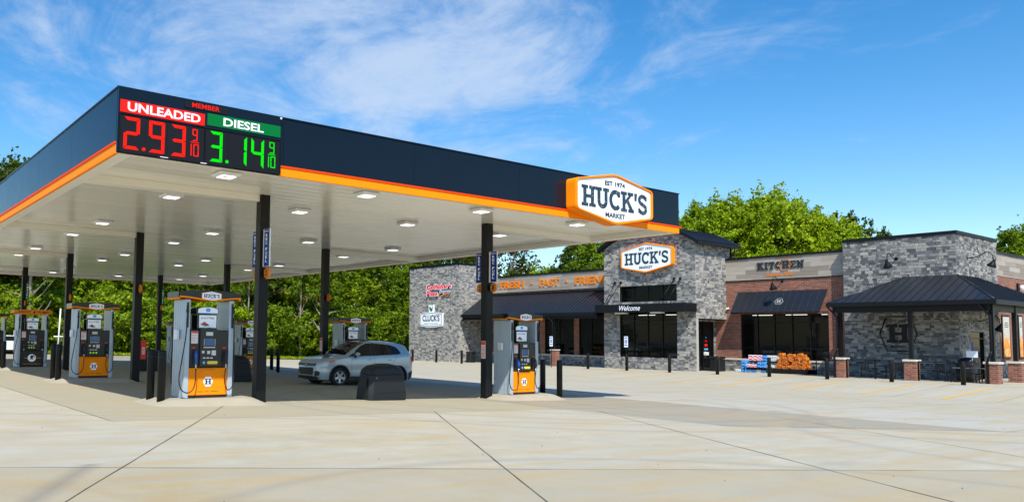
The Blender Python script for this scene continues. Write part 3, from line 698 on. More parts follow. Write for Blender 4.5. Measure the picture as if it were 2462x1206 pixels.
m = MB(); m.prism([(6.10 + .033 * math.cos(a * PI / 6), 4.835 + .033 * math.sin(a * PI / 6)) for a in range(12)], F, .079, .085); m.build('decimal_point', 'led_green', ps); m = MB()
seg7(m, F, '9', 6.99, 7.10, 5.13, 5.355, .085, .020, 0); m.prism(R4(6.965, 5.098, 7.12, 5.113), F, .079, .085); seg7(m, F, '0', 7.02, 7.125, 4.845, 5.075, .085, .020, 0); m.prism(R4(6.97, 4.85, 6.988, 5.07), F, .079, .085)
m.build('green_fraction', 'led_green', ps)
m = MB(); m.box(7.225, 7.26, CY0 - .075, CY0 - .061, 5.855, 5.89); m.box(5.57, 5.69, CY0 - .08, CY0 - .0925, 4.735, 4.748); m.box(4.80, 4.95, CY0 - .0935, CY0 - .093, 4.738, 4.75); m.build('maker_plate', 'white_plastic', ps)

def brand_sign(name, fr, hw, hh, sh, depth, label):
    """stretched hexagon light box: orange frame, white face, worn slab lettering"""
    t = thing(name, fr(0, 0, 0), label, 'sign')
    def hexa(k, r=.12):
        hw_, hh_, sh_ = hw - k, hh - k * 1.05, sh - k * .55
        pts = [(0, hh_), (hw_, sh_), (hw_, -sh_), (0, -hh_), (-hw_, -sh_), (-hw_, sh_)]; out = []
        for i, p in enumerate(pts):
            a = Vector(pts[i - 1]); b = Vector(p); c = Vector(pts[(i + 1) % 6]); rr = r * (1.6 if i in (0, 3) else 1)
            p0 = b + (a - b).normalized() * rr; p1 = b + (c - b).normalized() * rr
            for q in range(5):
                s_ = q / 4; out.append(tuple(p0 * (1 - s_) ** 2 + b * 2 * s_ * (1 - s_) + p1 * s_ ** 2))
        return out
    m = MB(); r = hw * .07
    m.prism(hexa(0, r), fr, 0, depth)
    m.build('frame', 'orange', t)
    m = MB(); O = hexa(0, r); I = hexa(hw * .045, r * .8); n = len(O)
    vs = [fr(a, b, depth + .001) for a, b in O] + [fr(a, b, depth + .028 * hw) for a, b in hexa(hw * .012, r)] + [fr(a, b, depth + .028 * hw) for a, b in hexa(hw * .035, r)] + [fr(a, b, depth + .004) for a, b in I]
    m.add(vs, [(k * n + i, k * n + (i + 1) % n, (k + 1) * n + (i + 1) % n, (k + 1) * n + i) for k in range(3) for i in range(n)])
    m.build('rim', 'orange', t)
    m = MB(); m.prism(hexa(hw * .05, r * .8), fr, depth + .002, depth + .006); m.build('face', 'sign_white', t)
    m = MB(); slab(m, fr, "HUCK'S", -hw * .85, hw * .86, -hh * .42, hh * .37, depth + .012, th=.006, gap=.02); m.build('lettering', 'worn_letters', t)
    m = MB(); text(m, fr, 'EST', -hw * .27, -hw * .07, hh * .49, hh * .675, depth + .010, bold=.04); m.build('est_lettering', 'sign_black', t); m = MB(); text(m, fr, '1974', -hw * .01, hw * .25, hh * .49, hh * .675, depth + .010, bold=.04); m.build('year_lettering', 'sign_black', t)
    m = MB(); text(m, fr, 'MARKET', -hw * .26, hw * .25, -hh * .72, -hh * .535, depth + .010, bold=.035); m.build('bottom_lettering', 'sign_black', t)
    return t
brand_sign('brand_sign', frY(17.24, CY0 - .012, 5.325), 1.60, .70, .40, .30, 'large orange framed hexagonal brand sign fixed to the canopy fascia')

# ---------------------------------------------------------- signs on columns
def fuel_sign(col, r, front, txt_lab):
    """blue vertical blade reading REC FUEL, square to the column, facing -X"""
    X = COLX[col] + CW / 2 - .05; ya = r - CW / 2 - .004 if front else r + CW / 2 + .30; wd = .335 if front else .295
    z1, z0 = 4.06, 3.17
    t = thing('fuel_blade_sign', (X, ya, z0), txt_lab, 'sign', 'blue blade signs on the columns')
    m = MB(); m.box(X, X + .035, ya - wd, ya, z0, z1, bev=.006); m.build('cabinet', 'white_plastic', t)
    f = frX(X, ya, 0); u0 = .075 if front else .018
    m = MB(); fbox_(m, f, u0, wd - .009, z0 + .009, z1 - .009, .001, .006); m.build('panel', 'sign_blue', t)
    m = MB(); cx = (u0 + wd - .018) / 2; zz = z1 - .19
    text(m, f, 'Non-Ethanol', u0 + .015, wd - .03, z1 - .075, z1 - .04, .010, bold=.005)
    for ch in 'REC FUEL':
        if ch != ' ': text(m, f, ch, cx - .042, cx + .042, zz, zz + .072, .010, bold=.015)
        zz -= .092 if ch != ' ' else .05
    m.build('lettering', 'sign_white', t)
def fbox_(m, fr, u0, u1, v0, v1, w0, w1, mi=0): m.prism([(u0, v0), (u1, v0), (u1, v1), (u0, v1)], fr, w0, w1, mi)
def number_sign(col, r, front, num, lab, size=.135):
    X = COLX[col] + CW / 2 - .03; y = r - CW / 2 - .165 if front else r + CW / 2 + .15; z = 3.02
    t = thing('pump_number_sign', (X, y, z), lab, 'sign', 'orange hexagon pump number signs')
    f = frX(X, y, z); hexp = [(size * math.cos(PI / 3 * k + PI / 6), size * math.sin(PI / 3 * k + PI / 6) * 1.05) for k in range(6)]
    m = MB(); m.prism(hexp, f, -.05, 0); m.build('plate', 'orange_letters', t)
    m = MB(); q = [(a * .86, b * .86) for a, b in hexp]; q2 = [(a * .78, b * .78) for a, b in hexp]
    m.add([f(a, b, .003) for a, b in q] + [f(a, b, .003) for a, b in q2], [(i, (i + 1) % 6, 6 + (i + 1) % 6, 6 + i) for i in range(6)]); m.build('number_ring', 'sign_black', t)
    m = MB(); text(m, f, str(num), -.045, .045, -.07, .07, .004, bold=.03); m.build('number', 'sign_black', t)
    m = MB(); m.box(X + .0505, X + .06, y - .06, (r - CW / 2 - .0005) if front else y + .06, z - .09, z + .09) if front else m.box(X + .0505, X + .07, r + CW / 2 + .0005, y + .06, z - .05, z + .05)
    m.build('bracket', 'blackmetal', t)
fuel_sign(0, ROWS[0], True, 'blue REC FUEL blade sign on the front of the nearest left column'); fuel_sign(0, ROWS[0], False, 'blue blade sign half hidden behind the nearest left column')
fuel_sign(1, ROWS[0], True, 'blue REC FUEL blade sign on the front of the nearest right column'); fuel_sign(1, ROWS[0], False, 'blue blade sign half hidden behind the nearest right column')
n = 1
for i, r in enumerate(ROWS):
    for c in (1, 0):
        side = 'right' if c == 1 else 'left'; row = ['nearest', 'second', 'third', 'farthest'][i]
        number_sign(c, r, True, n, 'orange hexagon sign number %d on the front of the %s %s column' % (n, row, side)); number_sign(c, r, False, n + 1, 'orange hexagon sign number %d behind the %s %s column' % (n + 1, row, side)); n += 2
for c in (0, 1):
    r = ROWS[3]; x = COLX[c] + CW - .02
    side = ['left', 'right'][c]; t = thing('diesel_blade_sign', (x, r - .2, 3.2), 'slim green DIESEL blade sign on the farthest %s column' % side, 'sign', 'green blade signs on the far columns')
    m = MB(); m.box(x - .06, x + .09, r - CW / 2 - .07, r - CW / 2 - .002, 3.2, 4.1, bev=.004); m.build('panel', 'sign_green', t)
    m = MB(); zz = 3.95
    for ch in 'DIESEL': text(m, frY(0, r - CW / 2 - .07, 0), ch, x - .02, x + .05, zz, zz + .08, .004, bold=.01); zz -= .135
    m.build('lettering', 'sign_white', t)
for c, i, s in ((1, 0, 'nearest right'), (1, 1, 'second right'), (0, 3, 'farthest left'), (0, 2, 'third left')):
    r = ROWS[i]; x = COLX[c]; t = thing('notice_board', (x, r, 1), 'white notice with red heading low on the %s column' % s, 'notice', 'notices on the columns')
    f = FR((x - .004, r, 0), (0, -1, 0), (0, 0, 1))
    z1 = 1.48
    m = MB(); m.box(x - .008, x - .002, r - .09, r + .09, z1 - .50, z1); m.build('plate', 'paper', t)
    m = MB(); m.box(x - .0105, x - .0085, r - .085, r + .085, z1 - .11, z1 - .01); m.build('heading', 'red', t)
    m = MB()
    for k in range(9): m.box(x - .0105, x - .0085, r - .07, r + .07, z1 - .165 - k * .037, z1 - .15 - k * .037)
    m.build('text_lines', 'red', t)

# ================================================================== FUEL PUMPS
def pump(loc, label, knight=False, front=True):
    t = thing('fuel_pump', loc, label, 'fuel pump', 'fuel pumps under the canopy')
    for s in (-1, 1):      # grooved side columns
        m = MB(); x0, x1 = sorted((s * .575, s * .462))
        m.box(x0, x1, -.36, .36, 0, 2.17, bev=.012)
        xo = s * .5755
        for k in range(5):
            yy = -.27 + k * .135; m.box(min(xo, xo + s * .004), max(xo, xo + s * .004), yy - .028, yy + .028, .05, 2.14)
        m.build('side_column', 'pump_grey', t, local=True)
        m = MB(); m.box(s * .53 - .02, s * .53 + .02, -.385, -.362, 1.55, 2.1); m.lathe([(.0, 0), (.035, 0), (.035, .05), (.02, .09), (.02, .15)], (s * .545, -.395, 1.88), 10); m.build('hose_hanger', 'pump_black', t, local=True)
    for sd in (1, -1):     # both faces
        Y = lambda v: v * sd
        f = FR((0, -.33 * sd, 0), (1 * sd, 0, 0), (0, 0, 1))
        m = MB(); m.box(-.46, .46, Y(-.335), Y(-.02), .06, .665, bev=.012); lp = m.build('lower_panel', 'pump_black' if knight else 'orange', t, local=True)
        f2 = FR((0, -.336 * sd, 0), (sd, 0, 0), (0, 0, 1))
        m = MB(); hx = [(.118 * math.cos(PI / 3 * k), .36 + .125 * math.sin(PI / 3 * k)) for k in range(6)]
        if knight:
            el = [(.16 * math.cos(2 * PI * k / 24), .37 + .155 * math.sin(2 * PI * k / 24)) for k in range(24)]
            m.prism(el, f2, .0005, .004); m.build('emblem', 'sign_white', t, local=True)
            m = MB(); m.prism([(-.10, .27), (-.03, .36), (-.07, .40), (-.05, .46), (.0, .49), (.05, .46), (.05, .40), (.03, .35), (.06, .29), (.0, .33)], f2, .0045, .007)
            text(m, f2, 'CASTLE KNIGHTS', -.36, .36, .10, .15, .0045, bold=.004); m.build('helmet_mark', 'pump_black' if False else 'sign_black', t, local=True)
            m = MB(); m.prism([(.02, .50), (.08, .50), (.12, .42), (.10, .34), (.075, .38), (.06, .44)], f2, .0045, .0075)
            for s in (-1, 1):
                for q in range(2): m.prism(R4(s * .25 + q * .07 - .035, .35, s * .25 + q * .07 + .02, .385), f2, .0005, .004)
            text(m, f2, 'CASTLE KNIGHTS', -.36, .36, .10, .15, .0065, bold=.004); m.build('plume', 'orange_letters', t, local=True)
        else:
            m.prism(hx, f2, .0005, .004); m.build('emblem', 'sign_white', t, local=True)
            m = MB(); slab(m, f2, 'H', -.078, .078, .30, .42, .0065, th=.002); m.build('emblem_letter', 'sign_black', t, local=True); m = MB(); text(m, f2, 'EST. 1974', -.035, .035, .437, .449, .0045); text(m, f2, 'MARKET', -.035, .035, .268, .280, .0045)
            m.build('emblem_text', 'sign_black', t, local=True); m = MB(); text(m, f2, 'FRESH - FAST - FRIENDLY', -.23, .27, .13, .152, .002, bold=.01); m.build('slogan', 'sign_black', t, local=True)
            m = MB(); m.box(-.30, .14, Y(-.341), Y(-.3355), .60, .645); m.build('panel_recess', 'orange_letters', t, local=True)
        m = MB(); m.box(-.455, .455, Y(-.32), Y(-.02), 0, .055); m.build('kick_plate', 'rubber', t, local=True)
        # dispenser head
        m = MB(); m.box(-.46, .46, Y(-.345), Y(-.021), .68, 1.50, bev=.015)
        top = [(-.23, 1.45)] + [(-.23 + .44 * k / 10, 1.50 + .055 * math.sin(PI * k / 10)) for k in range(11)] + [(.21, 1.45), (.21, .70), (-.23, .70)]
        fr = FR((0, -.346 * sd, 0), (sd, 0, 0), (0, 0, 1)); m.prism(top, fr, .0, .045); m.build('dispenser_head', 'pump_black', t, local=True)
        g = FR((0, -.391 * sd, 0), (sd, 0, 0), (0, 0, 1))
        m = MB(); m.prism(R4(-.115, 1.15, .085, 1.31), g, .0005, .006); m.build('screen', 'screen', t, local=True)
        m = MB(); m.prism(R4(-.15, 1.105, .12, 1.125), g, .0005, .008)
        for s in (-.148, .105):
            for k in range(4): m.prism(R4(s, 1.155 + k * .04, s + .018, 1.18 + k * .04), g, .0005, .008)
        m.prism(R4(-.10, 1.375, .065, 1.455), g, .0005, .005); m.prism(R4(-.19, .985, -.13, 1.04), g, .0005, .01); m.prism(R4(-.065, .97, .005, 1.04), g, .0005, .01); m.prism(R4(.04, .94, .14, 1.05), g, .0005, .014)
        m.build('keypad', 'offwhite', t, local=True)
        m = MB()
        if knight or not front:
            for k in range(3): m.prism([(-.13 + k * .09 + .027 * math.cos(a * PI / 5), .79 + .027 * math.sin(a * PI / 5)) for a in range(10)], g, .0005, .008)
            m.build('grade_buttons', 'lime', t, local=True)
        else:
            m.prism([(-.03 + .03 * math.cos(a * PI / 5), .78 + .035 * math.sin(a * PI / 5)) for a in range(3, 8)] + [(.16 + .03 * math.cos(a * PI / 5), .78 + .035 * math.sin(a * PI / 5)) for a in range(-2, 3)], g, .0005, .008); m.build('grade_buttons', 'yellow', t, local=True)
            m = MB(); m.prism([(-.135 + .033 * math.cos(a * PI / 6), .78 + .033 * math.sin(a * PI / 6)) for a in range(12)], g, .0005, .008); m.build('diesel_button', 'lightblue', t, local=True)
        m = MB(); h = FR((0, -.346 * sd, 0), (sd, 0, 0), (0, 0, 1)); m.prism(R4(-.425, 1.20, -.27, 1.465), h, .0005, .004)
        for k in range(3): m.prism(R4(-.16 + k * .085, .87, -.10 + k * .085, .895), g, .0005, .004)
        m.build('price_placard', 'paper', t, local=True)
        m = MB(); m.prism(R4(-.42, 1.425, -.275, 1.46), h, .0045, .006)
        for k in range(5): m.prism(R4(-.41, 1.235 + k * .036, -.30 - (k % 2) * .03, 1.242 + k * .036), h, .0045, .006)
        m.build('red_heading', 'red', t, local=True)
        for s in (-.37, .35): m = MB(); m.prism(R4(s - .04, 1.09, s + .04, 1.12), h, .0005, .02); m.build('red_sticker', 'red', t, local=True)
        # nozzles and hoses
        for s, bl in ((-.34, True), (.37, False)):
            m = MB(); m.prism(R4(s - .05, .72, s + .05, 1.08), h, .001, .012)
            m.build('nozzle_boot', 'rubber', t, local=True)
            m = MB(); yb = -.40 * sd
            P = [(s * sd, yb - .01 * sd, 1.04), (s * sd, yb - .035 * sd, .96), (s * sd, yb - .05 * sd, .88), (s * sd, yb - .045 * sd, .76)]
            m.tube(P, [.018, .036, .032, .024], 8); m.tube([(s * sd, yb - .055 * sd, .93), (s * sd, yb - .10 * sd, .88), (s * sd, yb - .055 * sd, .79)], .009, 6); m.build('nozzle', 'blue' if (bl and not knight and front) else 'pump_black', t, local=True)
            m = MB(); m.tube([(s * sd, yb - .045 * sd, .758), (s * sd, yb - .045 * sd, .66)], [.02, .016], 8); m.build('swivel', 'chrome', t, local=True)
            xt = math.copysign(.545, s) * sd
            m = MB(); xs = s * sd; out = math.copysign(.09, s) * sd
            if bl: path = [(xs, yb - .045 * sd, .66), (xs + .0 * sd, yb - .05 * sd, .42), (xs - .05 * sd, yb - .06 * sd, .22), (xs - .17 * sd, yb - .07 * sd, .13), (xs - .32 * sd, yb - .07 * sd, .20), (xs - .38 * sd, yb - .06 * sd, .42), (xs - .33 * sd, yb - .05 * sd, .80), (xs - .25 * sd, yb - .03 * sd, 1.30), (xt, -.40 * sd, 1.78)]
            else: path = [(xs, yb - .045 * sd, .66), (xs - .03 * sd, yb - .05 * sd, .42), (xs - .0 * sd, yb - .06 * sd, .25), (xs + .07 * sd, yb - .06 * sd, .17), (xs + .17 * sd, yb - .06 * sd, .28), (xs + .19 * sd, yb - .05 * sd, .60), (xs + .19 * sd, yb - .04 * sd, 1.1), (xt + .01 * sd, -.40 * sd, 1.78)]
            # smooth the hose
            Q = []
            VP = [Vector(p) for p in path]
            for i in range(len(VP) - 1):
                p0, p1, p2, p3 = VP[max(i - 1, 0)], VP[i], VP[i + 1], VP[min(i + 2, len(VP) - 1)]
                for k in range(5):
                    u_ = k / 5; Q.append(.5 * ((2 * p1) + (p2 - p0) * u_ + (2 * p0 - 5 * p1 + 4 * p2 - p3) * u_ ** 2 + (3 * p1 - p0 - 3 * p2 + p3) * u_ ** 3))
            Q.append(VP[-1]); m.tube(Q, .013, 7); m.build('hose', 'rubber', t, local=True)
        # topper display
        m = MB(); tp = [(-.25, 1.86), (.25, 1.86)] + [(.25 * math.cos(PI * k / 12), 1.955 + .065 * math.sin(PI * k / 12)) for k in range(13)]
        gf = FR((0, -.20 * sd, 0), (sd, 0, 0), (0, 0, 1)); m.prism(tp, gf, -.03, .03); m.prism(R4(-.225, 1.53, .225, 1.845), gf, -.03, .025); m.build('topper_frame', 'pump_black', t, local=True)
        m = MB(); tp2 = [(a * .94, 1.93 + (b - 1.93) * .88) for a, b in tp]; m.prism(tp2, gf, .031, .036); m.prism(R4(-.205, 1.55, .205, 1.83), gf, .026, .031); m.build('topper_card', 'sign_white', t, local=True)
        m = MB(); m.prism(R4(-.05, 1.905, .05, 1.985), gf, .037, .040); m.prism(R4(-.235, 1.868, .235, 1.882), gf, .037, .040); m.build('topper_badge', 'lightblue', t, local=True)
        m = MB(); text(m, gf, 'SAVE', -.17, -.035, 1.745, 1.785, .033, bold=.01); text(m, gf, '10¢', -.01, .15, 1.735, 1.80, .033, bold=.015); m.prism([(-.18, 1.62), (-.10, 1.67), (.0, 1.64), (.04, 1.60), (-.06, 1.585)], gf, .032, .034)
        m.build('topper_print', 'brown_wood', t, local=True)
        m = MB(); m.prism([(-.13, 1.665), (-.07, 1.685), (-.04, 1.66), (-.09, 1.64)], gf, .035, .037); m.build('topper_picture', 'red', t, local=True)
        # header valance, dipping in the middle
        n = 20; W2 = .72
        def zz(x, k): return 2.205 - .055 * math.cos(x / W2 * PI / 2) ** 2 + k
        def zt(x): return 2.335 + .045 * math.cos(x / W2 * PI / 2)
        xs_ = [-W2 + 2 * W2 * i / n for i in range(n + 1)]
        hf = FR((0, -.37 * sd, 0), (sd, 0, 0), (0, 0, 1))
        if knight:
            m = MB(); m.prism([(.72 * math.cos(2 * PI * k / 36), 2.25 + .105 * (abs(math.sin(2 * PI * k / 36)) ** .6) * math.copysign(1, math.sin(2 * PI * k / 36))) for k in range(36)], hf, -.03, .03); m.build('header', 'orange_letters', t, local=True)
            m = MB(); text(m, hf, 'KNIGHT', -.60, -.12, 2.205, 2.295, .033, bold=.015); text(m, hf, 'PUMP', .14, .58, 2.205, 2.295, .033, bold=.015); m.prism([(-.05, 2.2), (.0, 2.30), (.05, 2.31), (.03, 2.24), (.04, 2.19)], hf, .031, .034); m.build('header_lettering', 'sign_black', t, local=True)
        else:
            m = MB(); m.prism([(x, zz(x, .035)) for x in xs_] + [(x, zt(x)) for x in xs_[::-1]], hf, -.03, .03); m.build('header', 'pump_black', t, local=True)
            m = MB(); m.prism([(x, zz(x, 0)) for x in xs_] + [(x, zz(x, .034)) for x in xs_[::-1]], hf, -.03, .034); m.build('header_stripe', 'orange', t, local=True)
            hw, hh, sh = .235, .105, .062
            m = MB(); m.prism([(0, 2.255 + hh), (hw, 2.255 + sh), (hw, 2.255 - sh), (0, 2.255 - hh), (-hw, 2.255 - sh), (-hw, 2.255 + sh)], hf, .030, .042); bp = m.build('header_badge', 'orange', t, local=True)
            hw, hh, sh = .222, .096, .057
            m = MB(); m.prism([(0, 2.255 + hh), (hw, 2.255 + sh), (hw, 2.255 - sh), (0, 2.255 - hh), (-hw, 2.255 - sh), (-hw, 2.255 + sh)], hf, .0425, .046); m.build('badge_face', 'sign_white', t, local=True)
            m = MB(); slab(m, hf, "HUCK'S", -.19, .19, 2.215, 2.295, .050, th=.002); text(m, hf, 'EST 1974', -.05, .05, 2.31, 2.325, .048); text(m, hf, 'MARKET', -.05, .05, 2.185, 2.2, .048); m.build('badge_lettering', 'sign_black', t, local=True)
    for s in (-1, 1):
      m = MB(); m.box(s * .72 - .018, s * .72 + .018, -.339, .339, 2.205, 2.335)
      m.build('header_end', 'orange_letters' if knight else 'navy_panel', t, local=True)
    if not knight:
        for s in (-1, 1):
          m = MB(); m.box(s * .7205 - .02, s * .7205 + .02, -.3385, .3385, 2.168, 2.203)
          m.build('header_end_stripe', 'orange', t, local=True)
    m = MB(); m.box(-.70, .70, -.335, .335, 2.22, 2.30); m.build('header_top', 'pump_black', t, local=True)
    # squeegee pocket on the side
    m = MB(); m.bbox(-.665, -.592, -.08, .10, 1.28, 1.50, .01); m.build('towel_box', 'lightblue' if False else 'white_plastic', t, local=True)
    return t
P1 = pump((PUMPX[0], ROWS[0], ZI[(ROWS[0], PUMPX[0])]), 'large orange and grey fuel pump beside the nearest left column')
index_kids()
P2 = pump((PUMPX[0], ROWS[1], ZI[(ROWS[1], PUMPX[0])]), 'orange fuel pump with green grade buttons in the left line, second from the front', front=False)
index_kids()
dup(P1, (PUMPX[1], ROWS[0], ZI[(ROWS[0], PUMPX[1])]), 'orange fuel pump beside the nearest right column, closest to the shop')
dup(P2, (PUMPX[1], ROWS[1], ZI[(ROWS[1], PUMPX[1])]), 'fuel pump standing behind the silver car')
dup(P2, (PUMPX[1], ROWS[2], ZI[(ROWS[2], PUMPX[1])]), 'fuel pump half hidden behind the nearest left column')
dup(P2, (PUMPX[1], ROWS[3], ZI[(ROWS[3], PUMPX[1])]), 'distant fuel pump showing just left of the nearest pump')
dup(P2, (PUMPX[0], ROWS[3], ZI[(ROWS[3], PUMPX[0])]), 'distant fuel pump cut off by the left edge of the picture')
pump((PUMPX[0], ROWS[2], ZI[(ROWS[2], PUMPX[0])]), 'knight themed fuel pump with orange oval header and black lower panel', knight=True)

# ---------------------------------------------------------- bollards
def bollard(loc, r, h, label, group):
    t = thing('bollard', loc, label, 'bollard', group)
    m = MB(); m.lathe([(r, -.04), (r, h - .06), (r * .97, h - .03), (r * .8, h - .008), (0, h)], n=18); m.build('sleeve', 'blackmetal', t, local=True)
    m = MB(); m.lathe([(r + .006, h * .86), (r + .006, h * .875)], n=18); m.build('band', 'rubber', t, local=True)
    return t
BG = 'black bollards guarding the pumps'
names = {(0, 0): 'nearest left pump', (0, 1): 'nearest right pump', (1, 0): 'second left pump', (1, 1): 'pump behind the silver car', (2, 0): 'knight themed pump', (2, 1): 'third right pump', (3, 0): 'farthest left pump', (3, 1): 'farthest right pump'}
b0 = None
for i, r in enumerate(ROWS):
    for c in (0, 1):
        x = 5.98 if c == 0 else 18.42
        for k, yy in enumerate((r - .36, r + .33)):
            lab = 'black steel bollard %s beside the %s' % ('nearer the front' if k == 0 else 'farther back', names[(i, c)])
            loc = (x, yy, G(x, yy))
            if b0 is None: b0 = bollard(loc, .088, 1.17, lab, BG); index_kids()
            else: dup(b0, loc, lab)
b1 = None
spots = [('leftmost of the bollards before the stone wall of the far wing', 992, 867.4), ('second bollard before the stone wall of the far wing', 1049, 870.5), ('third bollard before the far wing, beside the black bin', 1110, 873.7), ('bollard before the right end of the low dark wall', 1413.8, 886.3), ('bollard with the blue sign post behind it before the entrance tower', 1507, 891), ('bollard before the right part of the entrance tower window', 1610, 895.7), ('bollard beside the black bin at the shop door', 1725, 901.2), ('bollard in front of the stacked drink cases', 1849.6, 906.5), ('bollard right of the firewood rack', 1989, 911.6), ('bollard before the left bay of the patio railing', 2144, 917.8), ('bollard before the right bay of the patio railing', 2316.5, 924.2)]
for lab, px, py in spots:
    p = onG(px, py); k = 46.2 / p.x; x, y = 46.2, p.y * k; loc = (x, y, G(x, y) - .0)
    if b1 is None: b1 = bollard(loc, .105, 1.15, 'black ' + lab, 'black bollards in front of the shop'); index_kids()
    else: dup(b1, loc, 'black ' + lab)
p = onG(1337, 957)
# ---------------------------------------------------------- forecourt waste and windshield units
def waste_unit(loc, label, g='black waste units between the columns'):
    t = thing('waste_unit', loc, label, 'waste bin', g)
    def oct_(w, d, c): return [(-w + c, -d), (w - c, -d), (w, -d + c), (w, d - c), (w - c, d), (-w + c, d), (-w, d - c), (-w, -d + c)]
    def loft(m, lv, mi=0):
        vs = []; n = 8
        for (w, d, c, z) in lv: vs += [(x, y, z) for x, y in oct_(w, d, c)]
        m.add(vs, [(i * n + k, i * n + (k + 1) % n, (i + 1) * n + (k + 1) % n, (i + 1) * n + k) for i in range(len(lv) - 1) for k in range(n)] + [list(range(n))[::-1], [(len(lv) - 1) * n + k for k in range(n)]], mi)
    m = MB(); loft(m, [(.60, .36, .09, 0), (.61, .37, .09, .03), (.60, .365, .09, .20), (.545, .325, .10, .66)]); m.build('lower_shell', 'waste_plastic', t, local=True)
    m = MB(); loft(m, [(.548, .330, .10, .672), (.52, .31, .12, .80), (.40, .25, .12, .895), (.16, .12, .06, .945)]); m.build('lid', 'waste_plastic', t, local=True)
    m = MB()
    for x in (-.13, .33):
        m.add([(x - .006, -.371, .02), (x + .006, -.371, .02), (x + .006, -.333, .655), (x - .006, -.333, .655), (x - .006, -.32, .02), (x + .006, -.32, .02)], [(0, 1, 2, 3)])
    m.add([(-.36, -.378, .21), (.52, -.378, .21), (.52, -.371, .225), (-.36, -.371, .225)], [(0, 1, 2, 3)])
    m.build('seam', 'rubber', t, local=True)
    m = MB(); m.box(-.606, -.585, -.17, .10, .33, .56, bev=.005); m.build('opening', 'rubber', t, local=True)
    m = MB(); m.box(-.43, -.38, -.352, -.343, .57, .60); m.build('label_plate', 'brown_wood', t, local=True)
    return t
mat('waste_plastic', (.011, .013, .015), .5, 0, .15, 10, bump=.5, bscale=160, spec=.35)
wu = waste_unit((12.17, 17.12, G(12.17, 17.12)), 'large black waste unit in front of the silver car'); index_kids()
dup(wu, (12.05, 26.1, G(12, 26.1)), 'black waste unit directly left of the nearest left column')
dup(wu, (12.05, 35.1, G(12, 35.1)), 'black waste unit behind the second left column')
dup(wu, (12.05, 44.3, G(12, 44.3)), 'farthest black waste unit between the left pumps')
# red extinguisher cabinet on the second left column
t = thing('extinguisher_cabinet', (8.68, 26.0, 1.0), 'slim red fire extinguisher cabinet on the right side of the second left column', 'extinguisher')
m = MB(); m.box(8.602, 8.80, 25.90, 26.10, .70, 1.33, bev=.012); m.build('cabinet', 'red', t)
m = MB(); m.box(8.66, 8.74, 25.893, 25.899, .86, 1.10); m.build('glass_label', 'paper', t)
m = MB(); zz = 1.05
for ch in 'FIRE': text(m, frY(0, 25.893, 0), ch, 8.68, 8.72, zz, zz + .038, .004, bold=.01); zz -= .055
m.build('lettering', 'red', t)

# ================================================================== CAR
def smooth_interp(pts, x):
    if x <= pts[0][0]: return pts[0][1]
    for (a, b), (c, d) in zip(pts, pts[1:]):
        if x <= c:
            t = (x - a) / (c - a); t = t * t * (3 - 2 * t) if False else t
            return b + (d - b) * t
    return pts[-1][1]
def catmull(pts, x):
    n = len(pts)
    if x <= pts[0][0]: return pts[0][1]
    if x >= pts[-1][0]: return pts[-1][1]
    for i in range(n - 1):
        if x <= pts[i + 1][0]:
            x0, y0 = pts[i]; x1, y1 = pts[i + 1]
            m0 = (y1 - pts[i - 1][1]) / (x1 - pts[i - 1][0]) if i > 0 else (y1 - y0) / (x1 - x0)
            m1 = (pts[i + 2][1] - y0) / (pts[i + 2][0] - x0) if i < n - 2 else (y1 - y0) / (x1 - x0)
            h = x1 - x0; t = (x - x0) / h
            return (2 * t ** 3 - 3 * t ** 2 + 1) * y0 + (t ** 3 - 2 * t ** 2 + t) * h * m0 + (-2 * t ** 3 + 3 * t ** 2) * y1 + (t ** 3 - t ** 2) * h * m1
TOPZ = [(0, .74), (.04, .82), (.12, .90), (.35, .975), (.70, 1.035), (1.02, 1.075), (1.16, 1.11), (1.45, 1.30), (1.80, 1.50), (2.05, 1.59), (2.35, 1.635), (2.8, 1.645), (3.3, 1.615), (3.7, 1.555), (3.90, 1.50), (4.02, 1.36), (4.12, 1.16), (4.20, 1.0), (4.25, .85), (4.26, .74)]
BELT = [(0, .72), (.3, .84), (1.0, .98), (1.5, 1.02), (2.5, 1.07), (3.4, 1.13), (3.9, 1.16), (4.12, 1.10), (4.26, .80)]
LOWZ = [(0, .30), (.12, .22), (.5, .20), (3.8, .20), (4.1, .26), (4.26, .42)]
HALF = [(0, .55), (.04, .66), (.14, .76), (.35, .835), (.7, .875), (1.1, .885), (2.2, .888), (3.3, .885), (3.8, .865), (4.05, .80), (4.18, .71), (4.26, .60)]
ROOFW = [(1.1, .70), (1.6, .64), (2.2, .60), (3.2, .58), (3.9, .55), (4.26, .50)]
def body_half(x, z):
    """half width of the body shell at station x, height z"""
    zl, zb, zt, w = catmull(LOWZ, x), catmull(BELT, x), catmull(TOPZ, x), catmull(HALF, x)
    if zt - zb < .06: zb = zt - .06
    if z <= zb:
        t = (z - zl) / max(.01, zb - zl); return w * (.955 + .045 * math.sin(min(1, max(0, t)) * PI * .78)) - .012 * math.exp(-((z - .62) / .07) ** 2)
    wr = min(w * .93, catmull(ROOFW, x) if x > 1.1 else w * .84)
    w0 = w * (.955 + .045 * math.sin(PI * .78)); t = (z - zb) / max(.01, zt - zb)
    return w0 + (wr - w0) * min(1, t * 1.02)
